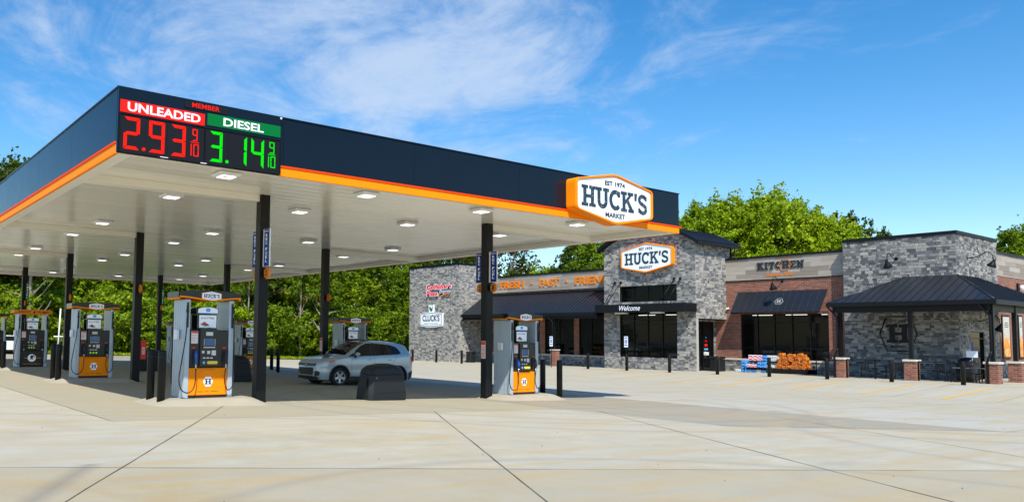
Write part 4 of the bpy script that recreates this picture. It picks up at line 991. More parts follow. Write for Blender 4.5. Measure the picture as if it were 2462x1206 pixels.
def car():
    NS = 60; xs = [4.26 * i / NS for i in range(NS + 1)]
    t = thing('parked_car', (0, 0, 0), 'silver compact crossover car at the pumps behind the large waste unit', 'car')
    # rings: bottom centre -> sill -> belt -> roof edge -> top centre (left side then mirrored)
    rings = []
    for x in xs:
        zl, zb, zt = catmull(LOWZ, x), catmull(BELT, x), catmull(TOPZ, x)
        if zt - zb < .06: zb = zt - .06
        half = []
        half.append((0, zl)); half.append((body_half(x, zl) * .82, zl)); half.append((body_half(x, zl), zl + .035))
        for k in range(1, 9): z = zl + .035 + (zb - zl - .035) * k / 8; half.append((body_half(x, z), z))
        for k in range(1, 7): z = zb + (zt - zb) * .86 * k / 6; half.append((body_half(x, z), z))
        wr = body_half(x, zb + (zt - zb) * .86)
        half.append((wr * .955, zb + (zt - zb) * .945)); half.append((wr * .85, zb + (zt - zb) * .985)); half.append((wr * .45, zt + .0)); half.append((0, zt + .012))
        ring = [(x, y, z) for y, z in half] + [(x, -y, z) for y, z in half[-2:0:-1]]
        rings.append(ring)
    n = len(rings[0]); vs = [p for R_ in rings for p in R_]
    fs = [(i * n + k, i * n + (k + 1) % n, (i + 1) * n + (k + 1) % n, (i + 1) * n + k) for i in range(NS) for k in range(n)] + [list(range(n))[::-1], [NS * n + k for k in range(n)]]
    # wheel wells cut with a boolean
    bm = MB(); bm.add(vs, fs, 0, .5, True); body = bm.build('body', ['car_paint', 'cladding'], None)
    cut = MB()
    for wx in (.87, 3.425):
        for s in (-1, 1): cut.lathe([(.375, min(s * .60, s * 1.0)), (.375, max(s * .60, s * 1.0))], (wx, 0, .335), 40, 0, 'y')
    cu = cut.build('cutter', ['cladding'], None)
    md = body.modifiers.new('b', 'BOOLEAN'); md.object = cu; md.operation = 'DIFFERENCE'; md.solver = 'EXACT'
    try: md.material_mode = 'TRANSFER'
    except Exception: pass
    dg = bpy.context.evaluated_depsgraph_get(); me = bpy.data.meshes.new_from_object(body.evaluated_get(dg))
    body.modifiers.clear(); body.data = me; bpy.data.objects.remove(cu)
    try:
        me.set_sharp_from_angle(angle=math.radians(38))
    except Exception: pass
    body.parent = t
    def side_panel(name, poly, mt, off=.006, thick=.004, grid=None, parent=None):
        """a panel lying on the body side: poly in (x,z), triangulated fine enough to follow the curve"""
        import bmesh
        for s in (1, -1):
            b = bmesh.new(); vv = [b.verts.new((x, 0, z)) for x, z in poly]; b.faces.new(vv)
            bmesh.ops.triangulate(b, faces=b.faces[:])
            bmesh.ops.subdivide_edges(b, edges=b.edges[:], cuts=3, use_grid_fill=True)
            for v_ in b.verts: v_.co.y = s * (body_half(v_.co.x, v_.co.z) + off)
            bmesh.ops.recalc_face_normals(b, faces=b.faces[:])
            for f in b.faces:
                f.smooth = True
                if f.normal.y * s < 0: f.normal_flip()
            me_ = bpy.data.meshes.new(name); b.to_mesh(me_); b.free(); me_.materials.append(MATS[mt])
            o = bpy.data.objects.new(name, me_); COL.objects.link(o); o.parent = parent or t
    side_panel('front_side_window', [(1.43, 1.065), (2.28, 1.105), (2.28, 1.555), (2.05, 1.535), (1.85, 1.46), (1.60, 1.29)], 'car_glass')
    side_panel('rear_side_window', [(2.38, 1.11), (3.05, 1.145), (3.45, 1.175), (3.54, 1.22), (3.50, 1.33), (3.38, 1.45), (3.1, 1.515), (2.38, 1.555)], 'car_glass')
    side_panel('window_pillar', [(2.285, 1.10), (2.375, 1.105), (2.375, 1.56), (2.285, 1.56)], 'pump_black')
    side_panel('quarter_trim', [(1.22, 1.055), (1.42, 1.065), (1.52, 1.20), (1.40, 1.145)], 'pump_black')
    side_panel('sill_cladding', [(1.22, .21), (3.08, .21), (3.08, .34), (1.24, .36)], 'cladding', .010)
    # sheet seams
    def seam(pts, w=.007):
        m = MB()
        for s in (1, -1):
            P = []
            for (xa, za), (xb, zb_) in zip(pts, pts[1:]):
                for k in range(5): P.append((xa + (xb - xa) * k / 5, za + (zb_ - za) * k / 5))
            P.append(pts[-1]); m.tube([(x, s * (body_half(x, z) + .001), z) for x, z in P], w * .5, 4)
        m.build('door_seam', 'rubber', t, local=True)
    seam([(1.36, 1.04), (1.33, .75), (1.36, .37)]); seam([(2.33, 1.10), (2.34, .75), (2.32, .37)]); seam([(3.30, 1.15), (3.28, .98), (3.10, .82), (3.02, .60)]); seam([(1.36, .37), (2.32, .37), (2.98, .38)])
    m = MB()
    for s in (1, -1):
        for x in (2.10, 3.02): m.tube([(x - .09, s * (body_half(x, .96) + .012), .955), (x, s * (body_half(x, .96) + .028), .962), (x + .09, s * (body_half(x, .96) + .012), .965)], [.010, .016, .010], 7)
    m.build('door_handle', 'car_paint', t, local=True)
    m = MB()
    for s in (1, -1):
        c = Vector((1.50, s * 1.00, 1.14)); m.add([], [])
        m.lathe([(0, -.13), (.05, -.115), (.085, -.06), (.095, 0), (.085, .06), (.05, .10), (0, .11)], c, 12, 0, 'y'); 
    for i, p in enumerate(m.v): m.v[i] = (1.50 + (p[0] - 1.50) * .75, p[1], 1.14 + (p[2] - 1.14) * .85)
    m.build('wing_mirror', 'car_paint', t, local=True)
    m = MB()
    for s in (1, -1): m.tube([(1.49, s * .86, 1.05), (1.50, s * .95, 1.09)], [.05, .04], 8)
    m.build('mirror_foot', 'pump_black', t, local=True)
    # windscreen / rear glass follow the shell
    def cross_panel(name, x0, x1, mt, wfac, off, n=8, z0f=None):
        m = MB(); k = 12; vs = []
        for i in range(n + 1):
            x = x0 + (x1 - x0) * i / n; zt = catmull(TOPZ, x); zb = catmull(BELT, x); zz_ = zb + (zt - zb) * .86; wr = body_half(x, zz_)
            for j in range(k + 1):
                a = -1 + 2 * j / k; y = a * wr * wfac; r_ = abs(y) / wr
                z = zt + .012 if r_ < .01 else (zt + .012 * (1 - r_ / .45) if r_ < .45 else zt - (zt - zb) * .015 * (r_ - .45) / .4 if r_ < .85 else zt - (zt - zb) * (.015 + .04 * (r_ - .85) / .105))
                d = (catmull(TOPZ, x + .02) - catmull(TOPZ, x - .02)) / .04; L_ = math.hypot(1, d)
                vs.append((x - d / L_ * off, y, z + off / L_))
        m.add(vs, [(i * (k + 1) + j, (i + 1) * (k + 1) + j, (i + 1) * (k + 1) + j + 1, i * (k + 1) + j + 1) for i in range(n) for j in range(k)], 0, .5, True)
        m.build(name, mt, t, local=True)
    cross_panel('windscreen', 1.17, 2.00, 'car_glass', .93, .008); cross_panel('rear_window', 3.93, 4.10, 'car_glass', .90, .01, 5)
    for s in (1, -1):
        m = MB(); m.tube([(1.95, s * .56, 1.60), (2.3, s * .555, 1.675), (3.2, s * .54, 1.655), (3.65, s * .53, 1.59)], .016, 6)
        m.build('roof_rail', 'pump_black', t, local=True)
    # front end: grille, badge, lights
    ff = FR((0, 0, 0), (0, 1, 0), (0, 0, 1))
    def nose(y, z, off): # x on the nose for given y,z: march until outside
        x = 0.0
        while x < .9 and (body_half(x, z) < abs(y) or catmull(TOPZ, x) < z or catmull(LOWZ, x) > z): x += .004
        return x - off
    def npoly(name, poly, mt, off=.012, sides=(1,)):
        import bmesh
        for s in sides:
            b = bmesh.new(); vv = [b.verts.new((0, s * y, z)) for y, z in poly]; b.faces.new(vv)
            bmesh.ops.triangulate(b, faces=b.faces[:]); bmesh.ops.subdivide_edges(b, edges=b.edges[:], cuts=5, use_grid_fill=True)
            for v_ in b.verts: v_.co.x = nose(v_.co.y, v_.co.z, off)
            for f in b.faces:
                if f.normal.x > 0: f.normal_flip()
            me_ = bpy.data.meshes.new(name); b.to_mesh(me_); b.free(); me_.materials.append(MATS[mt])
            o = bpy.data.objects.new(name, me_); COL.objects.link(o); o.parent = t
    npoly('grille', [(-.56, .705), (.56, .705), (.60, .80), (.40, .79), (-.40, .79), (-.60, .80)], 'pump_black')
    npoly('lower_grille', [(-.42, .39), (.42, .39), (.50, .50), (.47, .64), (-.47, .64), (-.50, .50)], 'pump_black')
    npoly('front_skirt', [(-.66, .235), (.66, .235), (.73, .31), (.60, .36), (-.60, .36), (-.73, .31)], 'cladding')
    npoly('fog_pocket', [(.56, .36), (.72, .38), (.745, .50), (.68, .55), (.57, .52)], 'pump_black', .012, (1, -1))
    npoly('badge', [(-.10, .738), (-.045, .738), (-.045, .725), (.045, .725), (.045, .738), (.10, .738), (.10, .765), (.045, .765), (.045, .778), (-.045, .778), (-.045, .765), (-.10, .765)], 'gold', .03)
    m = MB()
    for s in (1, -1):
        m.tube([(nose(s * y, z, .010), s * y, z) for y, z in ((.14, .752), (.35, .755), (.52, .76))], .008, 6)
    m.build('grille_bar', 'chrome', t, local=True)
    def corner_lamp(name, x0, x1, z0a, z1a, z0b, z1b, mt, off=.010):
        for s in (1, -1):
            m = MB(); n = 10; vs = []
            for i in range(n + 1):
                a = i / n; x = x0 + (x1 - x0) * a
                for z in (z0a + (z0b - z0a) * a, (z0a + z1a) / 2 + ((z0b + z1b) / 2 - (z0a + z1a) / 2) * a, z1a + (z1b - z1a) * a): vs.append((x - .004, s * (body_half(x, z) + off), z))
            m.add(vs, [(i * 3 + j, (i + 1) * 3 + j, (i + 1) * 3 + j + 1, i * 3 + j + 1) for i in range(n) for j in range(2)], 0, .5, True); m.build(name, mt, t, local=True)
    corner_lamp('headlight', .045, .50, .69, .805, .79, .90, 'lamp_glass'); corner_lamp('indicator', .42, .64, .80, .885, .87, .915, 'amber', .014)
    corner_lamp('tail_light', 4.02, 4.20, 1.03, 1.10, .78, .99, 'tail_red', .012)
    corner_lamp('rear_bumper', 3.92, 4.25, .22, .50, .40, .60, 'cladding', .012)
    # arches and wheels
    for wx in (.87, 3.425):
        m = MB()
        for s in (1, -1):
            n = 22; vs = []
            for i in range(n + 1):
                a = PI * (-.08 + 1.16 * i / n)
                for r_, o_ in ((.372, -.03), (.378, .014), (.43, .014), (.440, -.005)):
                    x, z = wx + r_ * math.cos(a), .335 + r_ * math.sin(a); vs.append((x, s * (body_half(max(.02, min(4.24, x)), max(z, .25)) + o_), z))
            m.add(vs, [(i * 4 + j, (i + 1) * 4 + j, (i + 1) * 4 + j + 1, i * 4 + j + 1) for i in range(n) for j in range(3)], 0, .5, True)
        m.build('arch_cladding', 'cladding', t, local=True)
        for s in (1, -1):
            w = bpy.data.objects.new('wheel', None); COL.objects.link(w); w.parent = t; w.location = (wx, s * .775, .335); w.rotation_euler = (0, .3, 0 if s > 0 else PI)
            m = MB(); m.lathe([(.215, -.10), (.30, -.105), (.328, -.08), (.335, -.03), (.335, .05), (.328, .085), (.30, .105), (.225, .10), (.22, .06)], (0, 0, 0), 36, 0, 'y'); m.build('tyre', 'tire', w, local=True)
            m = MB(); m.lathe([(.218, -.09), (.222, .085), (.210, .096), (.200, .085), (.196, .02)], (0, 0, 0), 32, 0, 'y')
            for k in range(5):
                a = 2 * PI * k / 5; c_, s_ = math.cos(a), math.sin(a); p = lambda r_, w_, y: (r_ * c_ - w_ * s_, y, r_ * s_ + w_ * c_)
                m.add([p(.04, -.045, .075), p(.04, .045, .075), p(.205, .038, .085), p(.205, -.038, .085), p(.04, -.045, .03), p(.04, .045, .03), p(.205, .038, .03), p(.205, -.038, .03)], [(0, 1, 2, 3), (0, 4, 5, 1), (1, 5, 6, 2), (3, 2, 6, 7), (0, 3, 7, 4)])
            m.lathe([(.05, .03), (.052, .078), (.03, .088), (0, .088)], (0, 0, 0), 16, 0, 'y'); m.build('rim', 'alloy', w, local=True)
            m = MB(); m.lathe([(.0, .0), (.196, .0), (.196, .012), (0, .012)], (0, 0, 0), 24, 0, 'y'); m.build('brake', 'rubber', w, local=True)
    m = MB(); m.box(.3, 3.9, -.70, .70, .19, .22); m.box(1.25, 3.0, -.60, .60, .20, .30); m.build('underbody', 'rubber', t, local=True)
    return t
CAR = car()
cz = (G(14.7, 24.4) + G(17.2, 24.4)) / 2
CAR.location = (14.07, 24.42, cz); CAR.rotation_euler = (0, .018, math.radians(0))
CAR.scale = (1, -1, 1) if False else (1, 1, 1)

# ================================================================== SHOP
RS = random.Random(11)
def rects_minus(u0, u1, v0, v1, holes):
    us = sorted({u0, u1, *[min(max(q, u0), u1) for h in holes for q in (h[0], h[1])]}); vs = sorted({v0, v1, *[min(max(q, v0), v1) for h in holes for q in (h[2], h[3])]})
    out = []
    for a, b in zip(us, us[1:]):
        run = None
        for c, d in zip(vs, vs[1:]):
            cu, cv = (a + b) / 2, (c + d) / 2
            if any(h[0] < cu < h[1] and h[2] < cv < h[3] for h in holes):
                if run: out.append((a, b, *run)); run = None
            else: run = (run[0], d) if run else (c, d)
        if run: out.append((a, b, *run))
    return out
def fbox(m, fr, u0, u1, v0, v1, w0, w1, mi=0, tone=.5):
    m.prism([(u0, v0), (u1, v0), (u1, v1), (u0, v1)], fr, w0, w1, mi, None, tone)
def stone_wall(m, fr, u0, u1, v0, v1, holes=(), top=None, th=.25, rows=(.09, .125, .155, .19), shift=0):
    """mortar core with individually laid ledge stones proud of it"""
    for a, b, c, d in rects_minus(u0, u1, v0, v1 if top is None else min(v1, top((u0 + u1) / 2) if False else v1), holes):
        if top is None or d < v1 - 1e-6: fbox(m, fr, a, b, c, d, -th, 0, 1)
        else:
            n = 14; P = [(a, c), (b, c)] + [(b + (a - b) * k / n, min(d, top(b + (a - b) * k / n)) - .03) for k in range(n + 1)]; m.prism(P, fr, -th, 0, 1)
    def stone(a, b, c, d):
        j = lambda: RS.uniform(-.006, .006); g = .011
        tone = min(1, max(0, shift + RS.choice((.10, .22, .38, .52, .64, .76)) + RS.uniform(-.12, .12))); w = RS.uniform(.010, .034)
        a += g; b -= g; c += g * .8; d -= g * .8
        if b - a < .03 or d - c < .03: return
        if top is not None:
            tp = min(top(a), top(b)) - .05
            if c > tp: return
            d = min(d, tp)
        F4 = [fr(a + j(), c + j(), w + j()), fr(b + j(), c + j(), w + j()), fr(b + j(), d + j(), w + j()), fr(a + j(), d + j(), w + j())]
        B4 = [fr(a - .004, c - .004, -.003), fr(b + .004, c - .004, -.003), fr(b + .004, d + .004, -.003), fr(a - .004, d + .004, -.003)]
        m.add(F4 + B4, [(0, 1, 2, 3), (4, 5, 1, 0), (5, 6, 2, 1), (6, 7, 3, 2), (7, 4, 0, 3)], 0, tone)
    v = v0
    while v < v1 - .02:
        h = min(RS.choice(rows), v1 - v)
        if v1 - v - h < .06: h = v1 - v
        segs = [(u0, u1)]
        vc0, vc1 = v, v + h
        for hh in holes:
            if hh[2] < (vc0 + vc1) / 2 < hh[3]:
                ns = []
                for a, b in segs:
                    if hh[0] > a: ns.append((a, min(b, hh[0])))
                    if hh[1] < b: ns.append((max(a, hh[1]), b))
                segs = [s for s in ns if s[1] - s[0] > .04]
        for a, b in segs:
            u = a
            while u < b - .02:
                w_ = min(RS.choice((.12, .16, .20, .25, .31, .38)) * (1.25 if h > .18 else 1), b - u)
                if b - u - w_ < .12: w_ = b - u
                if h > .19 and RS.random() < .28: hm = h * RS.uniform(.42, .58); stone(u, u + w_, vc0, vc0 + hm); stone(u, u + w_, vc0 + hm, vc1)
                else: stone(u, u + w_, vc0, vc1)
                u += w_
        v += h
shop = thing('shop_building', (53, 40, -.6), 'long single storey shop of grey ledge stone and red brick with a gabled entrance tower', 'building')
TX, FX, LXx, KX, BX, BY, SY = 49.7, 51.7, 48.8, 53.4, 52.7, 17.7, 18.05
TY0, TY1 = 40.1, 32.2
# --- entrance tower
def arc(u):  # height above z=0 over the tower front, u measured from TY0
    t = (u - 3.95) / 4.15; return 8.42 + 1.22 * (1 - min(1, abs(t)) ** 2.3)
frT = frX(TX, TY0, 0)
def yz(px, py, X, y0): p = onX(px, py, X); return (y0 - p.y, p.z)
w1a = yz(1490, 727, TX, TY0); w1b = yz(1627, 682, TX, TY0); w2a = yz(1490, 857.5, TX, TY0); w2b = yz(1627, 750, TX, TY0)
HU = (w1a[0], w1b[0], w1a[1] - .02, w1b[1]); HL = (w1a[0], w1b[0], w2a[1], 3.72)
m = MB(); stone_wall(m, frT, 0, TY0 - TY1, -.75, 9.7, (HU, HL), arc, shift=.06); m.build('tower_front_wall', ['ledge_stone', 'mortar'], shop, tone=True)
frTS = frY(TX, TY1, 0)
m = MB(); stone_wall(m, frTS, 0.002, KX - TX + .55, 3.14, 8.45, (), None, shift=.10); m.build('tower_side_wall', ['ledge_stone', 'mortar'], shop, tone=True)
m = MB(); m.box(TX + .26, 54.3, TY1 + .27, TY0 - .26, 3.10, 3.14); m.box(TX + .002, KX + .3, TY1 + .002, TY1 + .25, 3.12, 3.139); m.box(TX + .26, 54.3, TY0 - .02, TY0, 3.14, 8.45); m.box(54.28, 54.3, TY1 + .05, TY0 - .03, 3.14, 8.45)
m.build('entry_ceiling', 'blackmetal', shop)
# recessed door side
DY = 33.05; frD = frY(TX + .26, DY, 0)
DX0 = 50.55 - TX - .26; DX1 = onY(1716.5, 800, DY).x - TX - .26
m = MB(); stone_wall(m, frD, 0, KX - TX - .26 - .0, -.75, 3.10, ((DX0, DX1, -.75, 3.02),), None, th=.2); m.build('entry_side_wall', ['ledge_stone', 'mortar'], shop, tone=True)
def glazing(name, fr, u0, u1, v0, v1, cols, rows, parent, fw=.06, depth=.12, mull=.05, wback=-.14, pane='clear_glass'):
    """aluminium frame, bars and one pane per light; returns the frame object"""
    m = MB(); fbox(m, fr, u0, u1, v0, v0 + fw, wback, wback + depth); fbox(m, fr, u0, u1, v1 - fw, v1, wback, wback + depth); fbox(m, fr, u0, u0 + fw, v0 + fw, v1 - fw, wback, wback + depth); fbox(m, fr, u1 - fw, u1, v0 + fw, v1 - fw, wback, wback + depth)
    for c in cols: fbox(m, fr, c - mull / 2, c + mull / 2, v0 + fw, v1 - fw, wback + .003, wback + depth - .003)
    for r in rows: fbox(m, fr, u0 + fw, u1 - fw, r - mull / 2, r + mull / 2, wback + .006, wback + depth - .006)
    o = m.build(name, 'blackmetal', parent)
    m = MB(); cs = [u0 + fw] + list(cols) + [u1 - fw]; rs_ = [v0 + fw] + list(rows) + [v1 - fw]
    for a, b in zip(cs, cs[1:]):
        for c, d in zip(rs_, rs_[1:]):
            k = RS.uniform(-.002, .002); m.add([fr(a, c, wback + .03 + k), fr(b, c, wback + .03 - k), fr(b, d, wback + .03 - k + RS.uniform(-.002, .002)), fr(a, d, wback + .03 + k)], [(0, 1, 2, 3)])
    m.build('pane', pane, o); return o
def even(a, b, n): return [a + (b - a) * i / n for i in range(1, n)]
glazing('upper_window', frT, *HU, even(HU[0], HU[1], 4), (), shop)
glazing('tower_window', frT, *HL, even(HL[0], HL[1], 4), (1.15, 2.72), shop)
dr = glazing('entrance_door', frD, DX0, DX1, -.52, 3.0, (DX0 + (DX1 - DX0) / 2,), (2.25,), shop, fw=.07)
m = MB(); u = (DX0 + DX1) / 2 + .08; 
for (a, b, c, d) in ((u + .1, u + .72, .55, .78),): fbox(m, frD, a, b, c, d, -.108, -.104)
m.build('door_notice', 'paper', shop)
m = MB(); fbox(m, frD, u + .22, u + .55, 1.18, 1.36, -.108, -.104); text(m, frD, 'OPEN', u + .24, u + .53, 1.5, 1.62, -.104); m.build('neon_sign', 'led_red', shop)
m = MB(); fbox(m, frD, u + .15, u + .62, .92, 1.05, -.108, -.104); fbox(m, frD, u + .3, u + .45, 1.75, 1.88, -.108, -.104); m.build('door_sticker', 'lightblue', shop)
m = MB(); m.tube([(TX + .26 + u + .03, DY - .06, .35), (TX + .26 + u + .03, DY - .06, .85)], .016, 6); m.build('door_handle', 'chrome', shop)
# curved roof of the tower
m = MB(); n = 26; ov = .42; L0, L1 = TX - .42, 54.55
pts = [(-.36 + (8.62) * i / n) for i in range(n + 1)]
def rz(u): t = (u - 3.95) / 4.31; return 8.43 + 1.30 * (1 - min(1, abs(t)) ** 2.3)
up = [(u, rz(u) + .16) for u in pts]; lo = [(u, rz(u) - .10) for u in pts]
m.prism(lo + up[::-1], frX(L0, TY0, 0), -.10, 0)   # front rake fascia
m.build('roof_fascia', 'blackmetal', shop)
m = MB(); fr_ = frX(L0 + .101, TY0, 0)
vs = [fr_(u, z - .004, -w) for w in (0, L1 - L0 - .1) for u, z in up]; N1 = n + 1
m.add(vs, [(i, i + 1, N1 + i + 1, N1 + i) for i in range(n)])
vs = [fr_(u, z + .10, -w) for w in (0, L1 - L0 - .1) for u, z in lo]; m.add(vs, [(i, i + 1, N1 + i + 1, N1 + i) for i in range(n)])
for q in range(12):      # standing seams
    w = .2 + q * .41
    if w > L1 - L0 - .15: break
    for i in range(n):
        (ua, za), (ub, zb_) = up[i], up[i + 1]; m.add([fr_(ua, za - .004, -w), fr_(ub, zb_ - .004, -w), fr_(ub, zb_ + .045, -w), fr_(ua, za + .045, -w), fr_(ua, za - .004, -w - .03), fr_(ub, zb_ - .004, -w - .03), fr_(ub, zb_ + .045, -w - .03), fr_(ua, za + .045, -w - .03)], [(0, 1, 2, 3), (4, 5, 6, 7), (3, 2, 6, 7)])
m.prism(lo + up[::-1], frX(L1, TY0, 0), .0, .08)
m.build('tower_roof', 'roof_metal', shop)
m = MB(); m.box(L0, L1 + .08, TY1 - .52, TY1 - .36, 8.30, 8.52, bev=.02); m.build('gutter', 'blackmetal', shop); m = MB(); m.box(L0 + .11, TX - .01, TY0 + .30, TY0 + .44, 8.30, 8.5, bev=.02); m.build('gutter', 'blackmetal', shop)
gx = 53.9; m = MB(); m.tube([(gx, TY1 - .44, 8.32), (gx, TY1 - .40, 8.0), (gx + .02, TY1 - .14, 7.75), (gx + .02, TY1 - .12, 7.2)], .06, 8); m.build('downspout', 'blackmetal', shop)
# flat entrance canopy with tie rods
wx = 48.3; a = onX(1430, 733, wx); b = onX(1647, 746, wx)
wt = a.z; wb = wt - .58
m = MB(); m.box(wx, TX - .002, b.y, a.y, wb, wt, bev=.015); m.build('entrance_canopy', 'blackmetal', shop)
m = MB(); f = frX(wx - .001, a.y, 0); u0 = a.y - onX(1489, 740, wx).y; u1 = a.y - onX(1539, 740, wx).y
text(m, f, 'Welcome', u0, u1, wb + .10, wt - .10, .012, bold=.012, shear=.35); m.build('welcome_lettering', 'sign_white', shop)
m = MB()
for px in (1493, 1579): y = onX(px, 750, 48.9).y; m.box(48.7, 49.2, y - .45, y + .45, wb - .10, wb - .001, bev=.02)
m.build('canopy_lamp', 'white_plastic', shop)
for px, py, qx, qy in ((1479, 679, 1452, 733), (1493, 679, 1456, 731), (1621, 670, 1584, 727), (1636, 669, 1600, 725)):
    p = onX(px, py, TX - .05); q = onX(qx, qy, wx + .15)
    m = MB(); m.tube([p, (q.x, q.y, wt - .02)], .028, 6); m.lathe([(.10, 0), (.10, .06), (.05, .09)], (TX - .05 - .06, p.y, p.z), 10, 0, 'x'); m.build('tie_rod', 'blackmetal', shop)
# --- brick wings
def brick_wall(m, X, y0, y1, z0, z1, holes=(), th=.3):
    fr = frX(X, y0, 0)
    for a, b, c, d in rects_minus(0, y0 - y1, z0, z1, holes): fbox(m, fr, a, b, c, d, -th, 0)
FY0, FY1 = 56.25, 40.1
fz1 = 5.74; ftop = 7.33; fw_ = [(48.16, 44.88), (44.34, 41.76), (52.4, 48.75)]
hol = [(FY0 - a, FY0 - b, .20, 3.36) for a, b in fw_]
m = MB(); brick_wall(m, FX, FY0, FY1, .15, fz1, hol); m.build('brick_wall', 'brick', shop)
frF = frX(FX, FY0, 0)
for h in hol: glazing('shop_window', frF, h[0], h[1], .26, 3.34, even(h[0], h[1], 2), (), shop)
m = MB(); stone_wall(m, frX(FX - .10, FY0, 0), 0, FY0 - FY1, -.9, .13, (), None, th=.12, rows=(.12, .16)); m.build('stone_base', ['ledge_stone', 'mortar'], shop, tone=True)
m = MB(); m.box(FX - .17, FX + .05, FY1, FY0, .135, .245, bev=.01); m.build('window_sill', 'stonecap', shop)
m = MB(); m.box(FX - .03, FX + .29, FY1, FY0, fz1 + .001, ftop - .14); m.build('board_band', 'weathered_boards', shop)
m = MB(); m.box(FX - .10, FX + .34, FY1, FY0 - .001, ftop - .139, ftop, bev=.01); m.box(FX - .06, FX - .031, FY1, FY0, fz1 - .03, fz1 + .03); m.build('parapet_cap', 'blackmetal', shop)
# big bin wing at the far left
LY0 = onX(984.5, 760, LXx).y; LY1 = FY0
m = MB(); stone_wall(m, frX(LXx, LY0, 0), 0, LY0 - LY1, -.95, 8.42, (), None, shift=.12); m.build('far_wing_front', ['ledge_stone', 'mortar'], shop, tone=True)
m = MB(); stone_wall(m, frY(LXx, LY1, 0), .002, 4.8, -.95, 8.42, (), None, shift=.16); m.build('far_wing_side', ['ledge_stone', 'mortar'], shop, tone=True)
m = MB(); m.box(LXx - .08, LXx + .4, LY1 - .08, LY0 + .08, 8.421, 8.62, bev=.012); m.box(LXx + .402, LXx + 4.9, LY1 - .08, LY1 + .4, 8.421, 8.62, bev=.012); m.box(LXx + .26, LXx + 4.8, LY1 + .26, LY0, 8.2, 8.3); m.box(LXx + .26, LXx + 4.8, LY0 - .02, LY0, -.9, 8.41); m.box(LXx + 4.78, LXx + 4.8, LY1 + .26, LY0 - .03, 5, 8.41); m.build('parapet_cap', 'blackmetal', shop)
# kitchen wing
KY0, KY1 = DY + .15, 23.7
kt = onX(1743.6, 621.9, KX).z; kb = onX(1743.6, 676.9, KX).z
ka = onX(1783, 861, KX); kc = onX(1992, 752, KX)
KH = (KY0 - ka.y, KY0 - kc.y, ka.z + .01, kc.z)
m = MB(); brick_wall(m, KX, KY0, KY1, .28, kb, (KH,)); m.build('brick_wall', 'brick', shop)
frK = frX(KX, KY0, 0)
glazing('kitchen_window', frK, KH[0], KH[1], KH[2], KH[3], even(KH[0], KH[1], 5), (1.15, 2.9), shop)
m = MB(); stone_wall(m, frX(KX - .10, KY0, 0), 0, KY0 - KY1, -.8, .25, (), None, th=.12, rows=(.12, .16)); m.build('stone_base', ['ledge_stone', 'mortar'], shop, tone=True)
m = MB(); m.box(KX - .18, KX + .05, KY1, KY0, .255, .37, bev=.01); m.build('window_sill', 'stonecap', shop)
m = MB(); m.box(KX - .03, KX + .29, KY1, KY0, kb + .001, kt - .14); m.build('board_band', 'weathered_boards', shop)
m = MB(); m.box(KX - .10, KX + .34, KY1, KY0, kt - .139, kt, bev=.01); m.box(KX - .06, KX - .031, KY1, KY0, kb - .03, kb + .03); m.build('parapet_cap', 'blackmetal', shop)
# sloping window awning
m = MB(); at = onX(1776, 703, KX); ab = onX(1990, 695, KX); ex = KX - 1.15; ea = onX(1764, 751, ex); eb = onX(1981, 748, ex)
A0, A1, B0, B1 = Vector((KX - .03, at.y, at.z)), Vector((KX - .03, ab.y, at.z)), Vector((ex, at.y - .05, ea.z)), Vector((ex, ab.y, ea.z))
up_ = (B0 - A0).cross(A1 - A0).normalized(); up_ = up_ if up_.z > 0 else -up_
m.add([A0, A1, B1, B0, A0 - up_ * .04, A1 - up_ * .04, B1 - up_ * .04, B0 - up_ * .04], [(0, 1, 2, 3), (4, 5, 6, 7), (0, 1, 5, 4), (2, 3, 7, 6), (0, 3, 7, 4), (1, 2, 6, 5)])
for i in range(14):
    t = (i + .0) / 13; p = A0.lerp(A1, t); q = B0.lerp(B1, t); d = Vector((0, .014, 0))
    m.add([p - d, p + d, q + d, q - d, p - d + up_ * .035, p + d + up_ * .035, q + d + up_ * .035, q - d + up_ * .035], [(4, 5, 6, 7), (0, 3, 7, 4), (1, 2, 6, 5), (3, 2, 6, 7)])
m.build('window_awning', 'roof_metal', shop)
m = MB(); m.tube([A1 + Vector((0, .0, -1.45)), B1 + Vector((.03, 0, -.03))], .03, 5); m.tube([A0 + Vector((0, .0, -1.45)), B0 + Vector((.03, 0, -.03))], .03, 5); m.box(ex, ex + .05, B1.y, B0.y, ea.z - .08, ea.z - .045); m.build('awning_frame', 'blackmetal', shop)
# near corner block
BY0 = onX(2025.3, 578, BX).y; bt = onX(2296.5, 553.3, BX).z; BX1 = onY(2393.3, 578, BY).x
dxa, dxb = onY(2332, 795, BY), onY(2366, 800, BY)
m = MB(); stone_wall(m, frX(BX, BY0, 0), 0, BY0 - BY, -.6, bt - .2, (), None, shift=-.05); m.build('corner_block_front', ['ledge_stone', 'mortar'], shop, tone=True)  # tone lowered: darker stone, with some porch shade put into its colour
frB = frY(BX, BY, 0); BHole = (dxa.x - BX, dxb.x - BX, -.5, dxa.z)
m = MB(); stone_wall(m, frB, .002, BX1 - BX, -.6, bt - .2, (BHole,), None); m.build('corner_block_side', ['ledge_stone', 'mortar'], shop, tone=True)
m = MB(); m.box(BX - .08, BX + .4, BY + .41, BY0, bt - .199, bt, bev=.012); m.box(BX - .08, BX1 + .06, BY - .08, BY + .408, bt - .199, bt, bev=.012); m.box(BX1 - .02, BX1, BY + .26, BY0, -.4, bt - .2); m.box(BX + .26, BX1, BY0 - .02, BY0, 6, bt - .2); m.box(BX + .2, BX1, BY + .2, BY0 - .02, bt - .4, bt - .35); m.build('parapet_cap', 'blackmetal', shop)
glazing('side_door', frB, BHole[0], BHole[1], -.5, BHole[3], (), (1.95,), shop, pane='window_glass')
